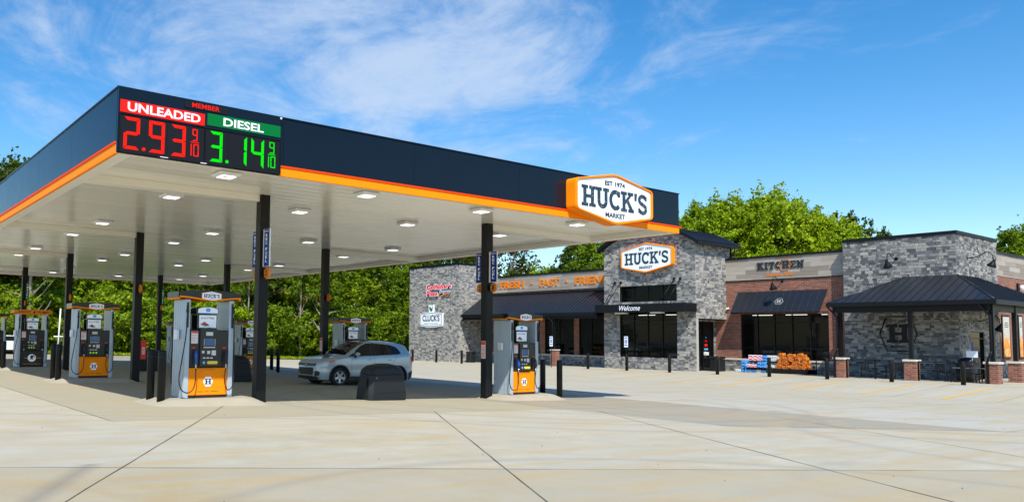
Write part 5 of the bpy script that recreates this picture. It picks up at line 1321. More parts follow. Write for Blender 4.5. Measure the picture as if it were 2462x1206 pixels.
m = MB(); fbox(m, frB, BHole[0] + .12, BHole[0] + .75, .95, 1.75, -.108, -.104); m.build('door_poster', 'sign_blue', shop)
# side wing facing the camera
SX0, SX1 = BX1, 74.0; st, sb = onY(2462, 617, SY).z, onY(2462, 672, SY).z
m = MB(); frS = frY(SX0, SY, 0); fbox(m, frS, 0, SX1 - SX0, .30, sb, -.3, 0); m.build('brick_wall', 'brick', shop)
m = MB(); stone_wall(m, frY(SX0, SY - .10, 0), 0, SX1 - SX0, -.6, .42, (), None, th=.12, rows=(.12, .16)); m.build('stone_base', ['ledge_stone', 'mortar'], shop, tone=True)
m = MB(); m.box(SX0, SX1, SY - .18, SY + .05, .425, .54, bev=.01); m.build('window_sill', 'stonecap', shop)
m = MB(); m.box(SX0, SX1, SY - .03, SY + .29, sb + .001, st - .14); m.build('board_band', 'weathered_boards', shop)
m = MB(); m.box(SX0, SX1, SY - .10, SY + .34, st - .139, st, bev=.01); m.build('parapet_cap', 'blackmetal', shop)
m = MB(); m.box(SX1 - .3, SX1 - .001, SY + .35, 60, -.6, 7.2); m.box(KX + .35, SX1 - .31, SY + .35, 60, 6.6, 6.7); m.build('rear_wall', 'ply', shop)
m = MB(); m.box(66, 69.5, 22, 25, 6.705, 8.1, bev=.05); m.build('roof_unit', 'white_plastic', shop)
for i, (pa, pb) in enumerate(((2408, 2427), (2447, 2458))):
    a = onY(pa, 761, SY); b = onY(pb, 857, SY); fr = frY(0, SY, 0)
    t = thing('framed_poster', ((a.x + b.x) / 2, SY, b.z), ['tall framed food poster on the side brick wall, left one' , 'tall framed food poster on the side brick wall, right one behind the porch post'][i], 'poster', 'food posters on the side wall')
    m = MB(); fbox(m, fr, a.x - .12, b.x + .12, b.z - .12, a.z + .12, .002, .06); m.build('frame', 'blackmetal', t)
    m = MB(); fbox(m, fr, a.x, b.x, b.z, a.z, .0605, .066); m.build('sheet', 'poster_print', t) if 'poster_print' in MATS else None
    if 'poster_print' not in MATS:
        pm = bpy.data.materials.new('poster_print'); MATS['poster_print'] = pm; T_ = NT(pm); p_ = T_.pos(); s_ = T_.n('ShaderNodeSeparateXYZ'); T_.l(p_, s_.inputs[0])
        f_ = T_.noise(3.2, 5, .6, p_, 1.2); food = T_.ramp(f_, [(.3, (.30, .04, .01)), (.45, (.80, .22, .015)), (.58, (.85, .42, .06)), (.7, (.85, .75, .6))]); top_ = T_.ramp(T_.m('DIVIDE', T_.m('SUBTRACT', s_.outputs[2], 1.8), 1.6), [(0, (.5, .40, .28)), (.3, (.52, .50, .46))])
        T_.l(T_.mix(T_.m('GREATER_THAN', T_.m('ADD', s_.outputs[2], T_.m('MULTIPLY', T_.m('SUBTRACT', f_, .5), 1.2)), 2.05), food, top_), T_.b.inputs['Base Color']); T_.b.inputs['Roughness'].default_value = .35
        m.build('sheet', 'poster_print', t)
    m = MB(); w_ = b.x - a.x
    for k, (zq, hq, wq) in enumerate(((.84, .02, .5), (.79, .02, .7), (.74, .02, .6))): fbox(m, fr, a.x + w_ * (1 - wq) / 2, b.x - w_ * (1 - wq) / 2, b.z + (a.z - b.z) * zq, b.z + (a.z - b.z) * (zq + hq), .0665, .068)
    m.build('print_lines', 'sign_black', t)
# --- inside the shop, seen dimly through the glass
SHOPROOM = []
def interior(x0, x1, y0, y1, nm):
    m = MB(); m.box(x1 - .05, x1, y0, y1, -.4, 3.6); m.box(x0, x1, y0, y1, -.45, -.40); m.build('inner_wall', 'inner_wall', shop)
    for q in range(int((y1 - y0) / 2.4)): m = MB(); m.box(x0 + 1.0, x0 + 1.15, y0 + .8 + q * 2.4, y0 + 2.2 + q * 2.4, 3.44, 3.48); m.build('ceiling_lamp', 'shop_led', shop)
    y = y0 + .8; k = 0
    while y < y1 - .8:
        w = RS.uniform(.9, 1.6); xx = x0 + RS.uniform(.7, 1.5); h = RS.uniform(1.1, 1.7)
        m = MB(); m.box(xx, xx + .5, y, y + w, -.4, h - .4); m.build('shelf_unit', 'blackmetal', shop)
        m = MB()
        for lv in range(int(h / .35)): m.box(xx - .03, xx - .002, y + .05, y + w - .05, -.3 + lv * .35, -.08 + lv * .35)
        m.build('shelf_goods', ['pack_white', 'wood_bundle', 'pack_pale', 'pack_blue'][k % 4], shop); k += 1; y += w + RS.uniform(.5, 1.3)
mat('shop_led', (.8, .8, .8), .5, 0, .02, 3, emit=(1, .97, .9), es=3)
mat('inner_wall', (.16, .15, .14), .8, 0, .3, 1)
def packmat(name, c1, c2, c3):
    m = bpy.data.materials.new(name); MATS[name] = m; t = NT(m); p = t.pos('Object')
    v = t.n('ShaderNodeTexVoronoi'); v.inputs['Scale'].default_value = 9; t.l(p, v.inputs['Vector']); s = t.n('ShaderNodeSeparateColor'); t.l(v.outputs['Color'], s.inputs[0])
    t.l(t.ramp(s.outputs[0], [(0, c1), (.45, c2), (.75, c3)], 'CONSTANT'), t.b.inputs['Base Color']); t.b.inputs['Roughness'].default_value = .25
packmat('pack_white', (.72, .74, .78), (.55, .62, .72), (.75, .06, .04)); packmat('pack_blue', (.02, .12, .50), (.04, .28, .72), (.10, .45, .85)); packmat('pack_pale', (.65, .68, .70), (.50, .60, .68), (.58, .50, .36)); packmat('wood_bundle', (.55, .15, .02), (.26, .08, .02), (.66, .34, .09))
interior(FX + .35, FX + 5, FY1 + .3, FY0 - .3, 'a'); interior(TX + .4, TX + 4.2, TY1 + 1.2, TY0 - .3, 'b'); interior(KX + .35, KX + 5, KY1 + .3, KY0 - .3, 'c')
# --- wing lettering and wall signs
t = thing('slogan_lettering', (FX - .05, 48, 6.5), 'orange FRESH FAST FRIENDLY capitals on the weathered board band', 'lettering')
f = frX(FX - .032, 0, 0)
def ypx(px, X): return onX(px, 680, X).y
z0_, z1_ = 6.13, 6.79
for txt, pa, pb in (('FRESH', 1204, 1261), ('FAST', 1298, 1345)): m = MB(); text(m, f, txt, -ypx(pa, FX), -ypx(pb, FX), z0_, z1_, .05, bold=.035, thick=.045); m.build('word', 'orange_letters', t)
ya = ypx(1383, FX); sc_ = (ypx(1298, FX) - ypx(1345, FX)) / 4
m = MB(); text(m, f, 'FRIENDLY', -ya, -ya + 4.95, z0_, z1_, .05, bold=.035, thick=.045); m.build('word', 'orange_letters', t)
for px in (1279, 1363): m = MB(); c = -ypx(px, FX); m.prism([(c + .12 * math.cos(q * PI / 6), 6.46 + .12 * math.sin(q * PI / 6)) for q in range(12)], f, .005, .05); m.build('dot', 'orange_letters', t)
brand_sign('wall_brand_sign', FR(onX(1552, 619, 49.35) + Vector((.345, 0, 0)), (0, -1, 0), (0, 0, 1)), 2.22, 1.13, .66, .30, 'orange framed hexagonal brand sign high on the stone entrance tower')
t = thing('kitchen_sign', (KX, 29, 6.8), 'black KITCHEN lettering with orange hexagon on the board band', 'sign'); f = frX(KX - .035, 0, 0)
zb_, zt_ = onX(1822, 649, KX).z, onX(1822, 632, KX).z; ya, yb = ypx(1822, KX), ypx(1935, KX)
m = MB(); slab(m, f, 'KITCHEN', -ya, -yb, zb_, zt_, .05, gap=.10, th=.04); m.build('letters', 'sign_black', t)
yc = (ypx(1873.5, KX) + ypx(1905.5, KX)) / 2; zc = (zb_ + zt_) / 2; R_ = (ypx(1873.5, KX) - ypx(1905.5, KX)) / 2
m = MB(); hx = [(-yc + R_ * math.cos(PI / 3 * k), zc + R_ * .93 * math.sin(PI / 3 * k)) for k in range(7)]; hi_ = [(-yc + R_ * .94 * math.cos(PI / 3 * k), zc + R_ * .88 * math.sin(PI / 3 * k)) for k in range(7)]
for k in range(6): m.prism([hx[k], hx[k + 1], hi_[k + 1], hi_[k]], f, .01, .06)
text(m, f, 'Southern Flavor', -ypx(1844, KX), -ypx(1912, KX), onX(1850, 664.5, KX).z, onX(1850, 655, KX).z, .03, bold=.015, shear=.4); m.build('orange_hexagon', 'orange_letters', t)
t = thing('awning_badge', ((KX + ex) / 2, 28.8, 4.2), 'small white hexagon H badge on the black window awning', 'sign')
c = onX(1873, 725, (KX + ex) / 2 - .05); nrm = up_; rt = Vector((0, -1, 0)); fa = FR(c, rt, nrm.cross(rt)); fa.n = nrm
m = MB(); h6 = [(.30 * math.cos(PI / 3 * k), .30 * math.sin(PI / 3 * k)) for k in range(7)]; h5 = [(a * .90, b * .90) for a, b in h6]
for k in range(6): m.prism([h6[k], h6[k + 1], h5[k + 1], h5[k]], fa, .0, .05)
mat('badge_grey', (.30, .32, .33), .6, 0, .1, 3); slab(m, fa, 'H', -.14, .14, -.12, .12, .05, th=.04); m.build('badge', 'badge_grey', t)
t = thing('pizza_sign', (LXx - .05, 60.3, 6.3), 'red and white pizza sign with small orange swoosh on the far stone wing', 'sign'); f = frX(LXx - .03, 0, 0)
def bx(X, pa, pb, pc, pd):  # pixel box -> u0,u1,v0,v1
    a = onX(pa, pd, X); b = onX(pb, pc, X); return -a.y, -b.y, a.z, b.z
u0, u1, _, _ = bx(LXx, 1027, 1089, 680, 712); z = lambda px, py: onX(px, py, LXx).z
m = MB()
def slanted(m, txt, pa, pb, ya0, ya1, yb0, yb1, w, mi=0, bold=.02, grow=0, thick=0):
    """lettering whose baseline climbs between two photographed points"""
    vs, fs, a, b, c, d = text_mesh(txt, bold, 0); P = []
    uA, uB = -onX(pa, ya1, LXx).y, -onX(pb, yb1, LXx).y; A_, B_ = onX(pa, ya1, LXx).z, onX(pb, yb1, LXx).z; A2, B2 = onX(pa, ya0, LXx).z, onX(pb, yb0, LXx).z
    for x, y, q in vs:
        t_ = (x - a) / (b - a); s_ = (y - c) / (d - c); P.append(f(uA + (uB - uA) * t_, (A_ + (B_ - A_) * t_) * (1 - s_) + (A2 + (B2 - A2) * t_) * s_, w))
    m.add(P, fs, mi)
u_ = lambda px: -onX(px, 690, LXx).y
m.prism([(u_(1030), z(1030, 699)), (u_(1056), z(1056, 695)), (u_(1086), z(1086, 691)), (u_(1086), z(1086, 684)), (u_(1030), z(1030, 686))], f, .0, .08)
m.prism([(u_(1030), z(1030, 712)), (u_(1055), z(1055, 708.5)), (u_(1055), z(1055, 701.5)), (u_(1030), z(1030, 703))], f, .0, .079); m.prism([(u_(1062), z(1062, 708)), (u_(1085), z(1085, 704)), (u_(1085), z(1085, 698)), (u_(1062), z(1062, 700))], f, .0, .078)
m.build('backing', 'sign_black', t)
m = MB(); slanted(m, "Godfather's", 1027.5, 1089.5, 682.5, 698.5, 679.5, 693, .141, bold=.07); m.build('white_outline', 'sign_white', t)
m = MB(); slanted(m, 'Pizza', 1027.5, 1057.5, 698, 714, 698.5, 711, .1405, bold=.07); m.build('white_outline', 'sign_white', t)
m = MB(); slanted(m, 'Express', 1060, 1087, 696.5, 707, 694.5, 705, .140, bold=.07); m.build('white_outline', 'sign_white', t)
m = MB(); slanted(m, "Godfather's", 1029, 1088, 684, 697, 681, 691.5, .152, bold=.03); slanted(m, 'Pizza', 1029, 1056, 699.5, 712.5, 700, 709.5, .152, bold=.03); m.build('red_letters', 'sign_red', t)
m = MB(); slanted(m, 'Express', 1061, 1086, 698, 705.5, 696, 703.5, .150, bold=.01); m.build('express_letters', 'pump_grey_dark', t)
m = MB(); m.prism([(u_(1063), z(1063, 714)), (u_(1070), z(1070, 709)), (u_(1078), z(1078, 706.5)), (u_(1087), z(1087, 707)), (u_(1086), z(1086, 704.5)), (u_(1077), z(1077, 704)), (u_(1069), z(1069, 706.5)), (u_(1062), z(1062, 711.5))], f, .135, .147); m.build('swoosh', 'orange_letters', t)
t = thing('chicken_sign', (LXx - .05, 60.2, 3.6), 'pale rounded board topped by a green leaf on the far stone wing', 'sign')
u0, u1, v0, v1 = bx(LXx, 1013, 1067, 750, 786); uc = (u0 + u1) / 2
shape = lambda k: [(u0 + k, v0 + .12 + k), (uc - .6, v0 + k), (uc + .6, v0 + k), (u1 - k, v0 + .12 + k), (u1 - k, v1 - .12 - k), (uc + .6, v1 - k), (uc - .6, v1 - k), (u0 + k, v1 - .12 - k)]
m = MB(); m.prism(shape(0), f, 0, .16); m.prism([(uc - .35, v1 - .02), (uc + .35, v1 - .02), (uc + .38, v1 + .75), (uc + .05, v1 + .6), (uc - .4, v1 + .72)], f, 0, .15); m.build('backing', 'sign_white', t)
m = MB(); O = shape(.07); I = shape(.12); m.add([f(a, b, .163) for a, b in O] + [f(a, b, .163) for a, b in I], [(i, (i + 1) % 8, 8 + (i + 1) % 8, 8 + i) for i in range(8)]); text(m, f, "CLUCK'S", uc - 1.32, uc + 1.32, v0 + .56, v0 + 1.2, .164, bold=.028); m.build('lettering', 'sign_black', t)
m = MB(); text(m, f, 'FRIED CHICKEN', uc - 1.1, uc + 1.1, v0 + .26, v0 + .38, .164, bold=.01); m.prism([(uc, v1 + .05), (uc + .2, v1 + .2), (uc + .28, v1 + .6), (uc + .1, v1 + .35), (uc - .2, v1 + .62), (uc - .26, v1 + .4), (uc - .1, v1 + .2)], f, .151, .17); m.build('green_leaf', 'sign_green', t)
t = thing('hexagon_emblem', (BX, 20.8, 2.2), 'black metal hexagon H market emblem on the shaded stone wall under the porch', 'sign'); f = frX(BX - .04, 0, 0)
u0, u1, v0, v1 = bx(BX, 2118, 2205, 760.5, 842); uc, vc = (u0 + u1) / 2, (v0 + v1) / 2; hw, hh = (u1 - u0) / 2, (v1 - v0) / 2
hx = [(uc - hw, vc), (uc - hw * .62, vc + hh), (uc + hw * .62, vc + hh), (uc + hw, vc), (uc + hw * .62, vc - hh), (uc - hw * .62, vc - hh)]
m = MB(); m.tube([f(a, b, .05) for a, b in hx + hx[:2]], .035, 6); slab(m, f, 'H', uc - hw * .62, uc + hw * .62, vc - hh * .52, vc + hh * .55, .06, th=.05); text(m, f, 'EST 1974', uc - hw * .42, uc + hw * .42, vc + hh * .66, vc + hh * .82, .06, bold=.01); text(m, f, 'MARKET', uc - hw * .42, uc + hw * .42, vc - hh * .82, vc - hh * .66, .06, bold=.01); m.build('emblem', 'blackmetal', t)

# --- gooseneck lamps, floodlight, camera
def gooseneck(base, out, lab):
    t = thing('gooseneck_lamp', base, lab, 'wall lamp', 'gooseneck lamps on the shop walls'); b = Vector(base); o = Vector(out)
    sw = Vector((-o.y, o.x, 0)) * .0
    m = MB(); m.lathe([(.11, 0), (.11, .04), (.04, .06)], tuple(b - o * .0), 12, 0, 'y' if abs(o.y) > .5 else 'x')
    if (o.x < 0 or o.y < 0): pass
    P = [b + o * .04, b + o * .45 + Vector((0, 0, .02)), b + o * .68 + Vector((0, 0, .14)), b + o * .86 + Vector((0, 0, .27)), b + o * 1.06 + Vector((0, 0, .27)), b + o * 1.20 + Vector((0, 0, .10)), b + o * 1.22 + Vector((0, 0, -.18))]
    m.tube(P, .024, 7); m.build('arm', 'blackmetal', t)
    c = b + o * 1.20 + Vector((0, 0, -.40)); ax = (Vector((0, 0, -1)) - o * .42).normalized(); a1 = ax.orthogonal().normalized(); a2 = ax.cross(a1); prof = [(.055, -.26), (.08, -.16), (.12, -.05), (.22, .10), (.235, .20), (.215, .20), (.10, .0)]
    m = MB(); n = 18; vs = [c + ax * h + (a1 * math.cos(2 * PI * k / n) + a2 * math.sin(2 * PI * k / n)) * r for r, h in prof for k in range(n)]
    m.add(vs, [(i * n + k, i * n + (k + 1) % n, (i + 1) * n + (k + 1) % n, (i + 1) * n + k) for i in range(len(prof) - 1) for k in range(n)], 0, .5, True); m.build('shade', 'blackmetal', t)
p = onX(1880, 676, KX); gooseneck((KX - .001, p.y, p.z), (-1, 0, 0), 'black gooseneck lamp above the kitchen window awning')
p = onX(2155, 622, BX); gooseneck((BX - .04, p.y, p.z), (-1, 0, 0), 'black gooseneck lamp on the front of the corner stone block')
p = onY(2324, 620, BY); gooseneck((p.x, BY - .04, p.z), (0, -1, 0), 'black gooseneck lamp on the side of the corner stone block')
p = onY(2345, 770, BY); gooseneck((p.x - .3, BY - .04, 2.95), (0, -1, 0), 'black gooseneck lamp under the porch above the side door')
p = onY(2449, 692, SY); t = thing('flood_light', (p.x, SY, p.z), 'white lensed flood light on the side brick wall', 'wall light')
m = MB(); m.box(p.x - .42, p.x - .12, SY - .12, SY - .001, p.z - .25, p.z + .28, bev=.02); m.build('bracket', 'blackmetal', t)
m = MB(); m.lathe([(0, -.22), (.13, -.20), (.19, -.05), (.15, .1), (0, .14)], (p.x, SY - .18, p.z), 14, 0, 'y'); m.build('lens', 'sign_white', t)
p = onX(1752, 742, KX); t = thing('security_camera', (KX, p.y, p.z), 'small white security camera on the brick beside the shop door', 'camera')
m = MB(); m.lathe([(.0, -.16), (.06, -.14), (.06, .12), (0, .13)], (KX - .14, p.y, p.z), 10, 0, 'x'); m.box(KX - .06, KX - .001, p.y - .03, p.y + .03, p.z - .02, p.z + .1); m.build('housing', 'white_plastic', t)

# ================================================================== PORCHES
def metal_roof(m, quads, seam_dir=.42):
    """quads: (top a, top b, bottom b, bottom a); sheets with standing seams running down the slope"""
    for A, B, Cq, D in quads:
        A, B, Cq, D = map(Vector, (A, B, Cq, D)); nrm = (B - A).cross(D - A) if (B - A).length > .01 else (Cq - A).cross(D - A); nrm.normalize(); nrm = nrm if nrm.z > 0 else -nrm
        m.add([A, B, Cq, D, A - nrm * .05, B - nrm * .05, Cq - nrm * .05, D - nrm * .05], [(0, 1, 2, 3), (4, 5, 6, 7), (3, 2, 6, 7)])
        e = (Cq - D).normalized(); L = (Cq - D).length; n = int(L / seam_dir); down = nrm.cross(e).normalized()
        if down.z > 0: down = -down
        tb0, tb1 = (A - D).dot(e), (B - D).dot(e); H = (D - A) - e * (D - A).dot(e); Hl = H.length
        for i in range(n + 1):
            s_ = i * L / n
            if tb0 <= s_ <= tb1: h = 1
            elif s_ < tb0: h = s_ / max(tb0, 1e-3)
            else: h = (L - s_) / max(L - tb1, 1e-3)
            if h < .04: continue
            q = D + e * s_; p_ = q - H.normalized() * Hl * h; d = e * .014
            m.add([p_ - d, p_ + d, q + d, q - d, p_ - d + nrm * .035, p_ + d + nrm * .035, q + d + nrm * .035, q - d + nrm * .035], [(4, 5, 6, 7), (0, 3, 7, 4), (1, 2, 6, 5), (3, 2, 6, 7)])
# long lean-to on the left
px_ = thing('long_porch', (49.5, 48, -.6), 'long black metal lean-to porch roof left of the entrance tower', 'porch')
PLY0 = 55.85
m = MB(); metal_roof(m, [((FX - .04, PLY0, 5.50), (FX - .04, TY0 + .002, 5.50), (LXx + .02, TY0 + .002, 3.68), (LXx + .02, PLY0, 3.68))], .40); m.build('roof', 'roof_metal', px_)
m = MB(); m.box(LXx - .12, LXx + .02, TY0 + .01, PLY0 + .03, 3.44, 3.66, bev=.02); m.build('gutter', 'blackmetal', px_)
m = MB(); m.box(FX - .10, FX - .035, TY0 + .01, PLY0, 5.49, 5.62); m.box(LXx + .03, LXx + .25, TY0 + .01, PLY0 - .05, 3.20, 3.50); m.box(LXx + .26, FX - .13, TY0 + .01, PLY0 - .05, 3.30, 3.36); m.build('beam', 'blackmetal', px_)
m = MB(); A = Vector((FX - .04, PLY0 + .001, 5.50)); m.add([A, A + Vector((-2.86, 0, -1.82)), A + Vector((-2.86, 0, -2.05)), A + Vector((0, 0, -2.05)), A + Vector((0, .05, 0)), A + Vector((-2.86, .05, -1.82)), A + Vector((-2.86, .05, -2.05)), A + Vector((0, .05, -2.05))], [(0, 1, 2, 3), (4, 5, 6, 7), (0, 1, 5, 4), (1, 2, 6, 5)]); m.build('end_panel', 'blackmetal', px_)
for px in (1335, 1199):
    p = onX(px, 850, LXx + .3); y = p.y
    m = MB(); m.box(LXx + .02, LXx + .52, y - .25, y + .25, G(49, y), .62); m.build('brick_pier', 'brick', px_)
    m = MB(); m.box(LXx - .03, LXx + .57, y - .30, y + .30, .621, .70, bev=.01); m.build('pier_cap', 'stonecap', px_)
    m = MB(); m.box(LXx + .19, LXx + .35, y - .08, y + .08, .701, 3.199); m.build('post', 'blackmetal', px_)
    m = MB(); m.tube([(LXx - .05, y + .40, 3.45), (LXx - .03, y + .38, 3.25), (LXx + .10, y + .14, 2.95), (LXx + .10, y + .14, .9)], .05, 7); m.build('downspout', 'blackmetal', px_)
# hipped porch round the near corner
pr = thing('corner_porch', (50, 19, -.5), 'hipped black metal porch on brick piers round the near corner of the shop', 'porch')
EX, EY = 48.9, 14.85; ez = 3.93
YL = 23.05; rl = onX(2176, 666, BX - .04).y; rzt = onX(2200, 665, BX - .04).z
RX = onY(2351, 669, BY - .04).x; EX1 = RX + 3.8
A_, B_ = (BX - .04, rl, rzt), (BX - .04, BY - .04, rzt)
m = MB(); metal_roof(m, [(A_, B_, (EX, EY, ez), (EX, YL, ez)), (B_, (RX, BY - .04, rzt), (EX1, EY, ez), (EX, EY, ez)), ((RX, BY - .04, rzt), (RX + .01, BY - .03, rzt), (EX1, BY - .04, ez), (EX1, EY, ez)), (A_, (BX - .04, rl + .01, rzt), (EX, YL, ez), (BX - .04, YL, ez))], .42)
m.tube([B_, (EX, EY, ez)], .06, 6); m.tube([A_, (EX, YL, ez)], .045, 6); m.build('roof', 'roof_metal', pr)
m = MB(); m.box(EX - .12, EX + .02, EY - .12, YL + .04, ez - .25, ez - .01, bev=.02); m.box(EX + .022, EX1, EY - .12, EY + .02, ez - .25, ez - .01, bev=.02); m.build('gutter', 'blackmetal', pr)
m = MB(); m.box(EX + .25, EX + .5, EY + .3, YL - .2, ez - .58, ez - .16); m.box(EX + .51, EX1 - .2, EY + .3, EY + .55, ez - .58, ez - .16); m.build('beam', 'blackmetal', pr)
m = MB(); m.box(EX + .02, BX - .05, EY + .02, YL - .05, ez - .14, ez - .10); m.box(BX - .05, EX1 - .1, EY + .02, BY - .05, ez - .14, ez - .101); m.build('ceiling', 'blackmetal', pr)
m = MB(); m.box(EX + .5, BX1 + 1, EY + .56, EY + .585, ez - .16, ez - .139); m.build('ceiling_trim', 'offwhite', pr)
PYS = [onX(2022, 861, 49.45).y, onX(2192, 861, 49.45).y, onX(2388, 865, 49.45).y]
pier_xy = [(49.45, PYS[0]), (49.45, PYS[1]), (49.45, PYS[2])]
p2x = onY(2446, 870, PYS[2]).x; pier_xy.append((p2x, PYS[2] + .05))
for i, (x, y) in enumerate(pier_xy):
    m = MB(); m.box(x - .29, x + .29, y - .29, y + .29, G(49, y) - .05, .60); m.build('brick_pier', 'brick', pr)
    m = MB(); m.box(x - .345, x + .345, y - .345, y + .345, .601, .715, bev=.012); m.build('pier_cap', 'stonecap', pr)
    m = MB(); m.box(x - .10, x + .10, y - .10, y + .10, .716, ez - .10); m.build('post', 'blackmetal', pr)
for (x, y, s) in ((49.08, PYS[0] + .2, 1), (49.08, PYS[2] + .14, 1)):
    m = MB(); m.box(x - .04, x + .06, y - .05, y + .05, G(49, y), .75); m.tube([(x, y, .75), (x + .12, y - .12 * s, 1.15), (x + .14, y - .14 * s, 1.25)], .058, 6); m.tube([(x + .14, y - .14 * s, 1.25), (x + .14, y - .14 * s, 3.1), (x + .0, y + .1, 3.45), (x - .16, y + .2, 3.62), (x - .17, y + .2, 3.8)], .058, 6); m.build('downspout', 'blackmetal', pr)
rx = 49.42
for a, b, nm in ((PYS[0] - .30, PYS[1] + .30, 'left'), (PYS[1] - .30, PYS[2] + .30, 'right')):
    t = thing('patio_railing', (rx, (a + b) / 2, -.4), 'black metal rail fence, the bay %s of the middle brick pier' % nm, 'railing', 'black railings between the porch piers')
    for k in range(3):
        y = a - .03 + (b - a + .06) * k / 2; m = MB(); m.box(rx - .03, rx + .03, y - .03, y + .03, G(49, y) - .01, .66); m.build('post', 'blackmetal', t)
    m = MB()
    for k in range(9): zz = -.30 + .115 * k; m.tube([(rx, a, zz), (rx, b, zz)], .010 if k < 8 else .02, 5)
    m.build('rails', 'blackmetal', t)
# patio furniture and bins
def patio_chair(x, y, rzv, lab):
    z = G(51, y); t = thing('patio_chair', (x, y, z), lab, 'chair', 'black metal chairs on the patio', rzv)
    m = MB(); m.box(-.22, .22, -.22, .22, .44, .465); m.build('seat', 'blackmetal', t, local=True)
    m = MB(); 
    for k in range(6): m.box(-.21 + k * .075, -.165 + k * .075, .20 + .0, .225, .50, .92)
    m.add([], []); m.box(-.23, .23, .195, .23, .90, .95); m.build('backrest', 'blackmetal', t, local=True)
    for sx in (-1, 1):
        for sy in (-1, 1): m = MB(); m.tube([(sx * .20, sy * .20, .44), (sx * .23, sy * .24, 0)], .016, 6); m.build('leg', 'blackmetal', t, local=True)
for x, y, r_, l in ((50.4, onX(2080, 870, 50.4).y, 1.9, 'black patio chair behind the left railing bay, near the left pier'), (50.6, onX(2160, 875, 50.6).y, -1.4, 'black patio chair behind the left railing bay, near the middle pier'), (50.4, onX(2262, 875, 50.4).y, 1.7, 'black patio chair behind the right railing bay, left of the round ended table')): patio_chair(x, y, r_, l)
def patio_table(x, y, lab, g=None):
    z = G(51, y); t = thing('patio_table', (x, y, z), lab, 'table', g)
    m = MB(); m.bbox(-.38, .38, -.38, .38, .72, .745, .008); m.build('tabletop', 'blackmetal', t, local=True)
    m = MB(); m.tube([(0, 0, .72), (0, 0, .03)], .035, 8); m.lathe([(.26, 0), (.26, .02), (.04, .05)], (0, 0, 0), 16); m.build('pedestal', 'blackmetal', t, local=True)
patio_table(50.5, onX(2130, 880, 50.5).y, 'small black patio table between the chairs of the left railing bay', 'patio tables')
y0_ = onX(2330, 880, 50.3).y
t = thing('picnic_table', (50.3, y0_, G(50, y0_)), 'black metal picnic table with curved tube frame behind the right railing bay', 'table')
m = MB(); m.bbox(-.35, .35, -.75, .75, .73, .76, .01); m.build('tabletop', 'pump_grey_dark', t, local=True)
for s in (-1, 1): m = MB(); m.bbox(-.14 + s * .62, .14 + s * .62, -.75, .75, .44, .47, .01); m.build('bench_seat', 'blackmetal', t, local=True)
for s in (-1, 1):
    m = MB(); m.tube([(-.62, s * .5, .44), (-.70, s * .5, .2), (-.60, s * .5, .04), (-.3, s * .5, .02), (.3, s * .5, .02), (.60, s * .5, .04), (.70, s * .5, .2), (.62, s * .5, .44)], .03, 7); m.tube([(-.2, s * .5, .02), (-.2, s * .5, .73)], .03, 6); m.tube([(.2, s * .5, .02), (.2, s * .5, .73)], .03, 6)
    m.build('tube_frame', 'blackmetal', t, local=True)
def bin_(loc, lab, s=1, g='black litter bins by the shop wall'):
    t = thing('litter_bin', loc, lab, 'litter bin', g)
    m = MB(); m.bbox(-.34 * s, .34 * s, -.34 * s, .34 * s, 0, .85, .06); m.build('body', 'waste_plastic', t, local=True)
    m = MB(); m.bbox(-.36 * s, .36 * s, -.36 * s, .36 * s, .86, 1.05, .07); m.box(-.20, .20, -.365 * s, -.30, .90, 1.0); m.build('lid', 'pump_black', t, local=True)
p = onG(1132, 869.5); bin_((49.5, p.y * 49.5 / p.x, G(49, p.y) + 0), 'black litter bin against the far stone wing under the long porch')
p = onX(1722, 870, 51.6); bin_((51.9, onX(1725, 870, 51.9).y, G(51, 32)), 'black litter bin beside the shop entrance door', 1.15)
p = onX(2352, 880, 51.5); t = thing('ice_chest', (51.6, 17.0, G(50, 17)), 'bulky black dome bin under the porch beside the side door', 'bin')
m = MB(); m.bbox(-.45, .45, -.42, .42, 0, 1.02, .08); m.build('body', 'waste_plastic', t, local=True)
m = MB(); m.lathe([(.44, 0), (.42, .12), (.3, .24), (0, .30)], (0, 0, 1.021), 16); m.build('lid', 'pump_black', t, local=True)
p = onX(2339, 852, 51.4); t = thing('table_sign', (51.3, p.y, 1.1), 'small white sign standing above the dome bin', 'sign')
m = MB(); fbox(m, frX(51.3, p.y, 0), -.26, .26, p.z - .15, p.z + .2, 0, .03); m.tube([(51.32, p.y, p.z - .16), (51.32, p.y, .72)], .02, 5); m.build('board', 'sign_white', t)
# accessible parking signs
def access_sign(px, py0, py1, X, lab):
    a = onX(px, py0, X); b = onX(px, py1, X); y = a.y; g_ = G(X, y)
    t = thing('parking_sign', (X, y, g_), lab, 'sign', 'blue and white accessible parking signs')
    m = MB(); m.tube([(X, y, g_), (X, y, a.z)], .03, 6); m.build('post', 'blackmetal', t)
    f = frX(X - .035, y, 0); h = a.z - b.z
    m = MB(); fbox(m, f, -.155, .155, b.z, a.z, 0, .012); m.build('plate', 'sign_white', t)
    m = MB(); fbox(m, f, -.09, .09, b.z + h * .36, b.z + h * .66, .0125, .016)
    fbox(m, f, -.11, .11, b.z + h * .78, b.z + h * .84, .0125, .016); fbox(m, f, -.11, .11, b.z + h * .88, b.z + h * .92, .0125, .016); fbox(m, f, -.10, .10, b.z + h * .14, b.z + h * .24, .0125, .016); m.build('symbol_panel', 'blue', t)
    m = MB(); m.tube([f(.0, b.z + h * .60, .02), f(-.01, b.z + h * .50, .02), f(.04, b.z + h * .49, .02), f(.055, b.z + h * .42, .02)], .009, 5); m.tube([f(-.02 + .04 * math.cos(q * .5 + 2), b.z + h * .46 + .045 * math.sin(q * .5 + 2), .02) for q in range(10)], .006, 5); m.build('wheelchair_symbol', 'sign_white', t)
access_sign(1506, 808, 834, 46.4, 'accessible parking sign in front of the entrance tower window')
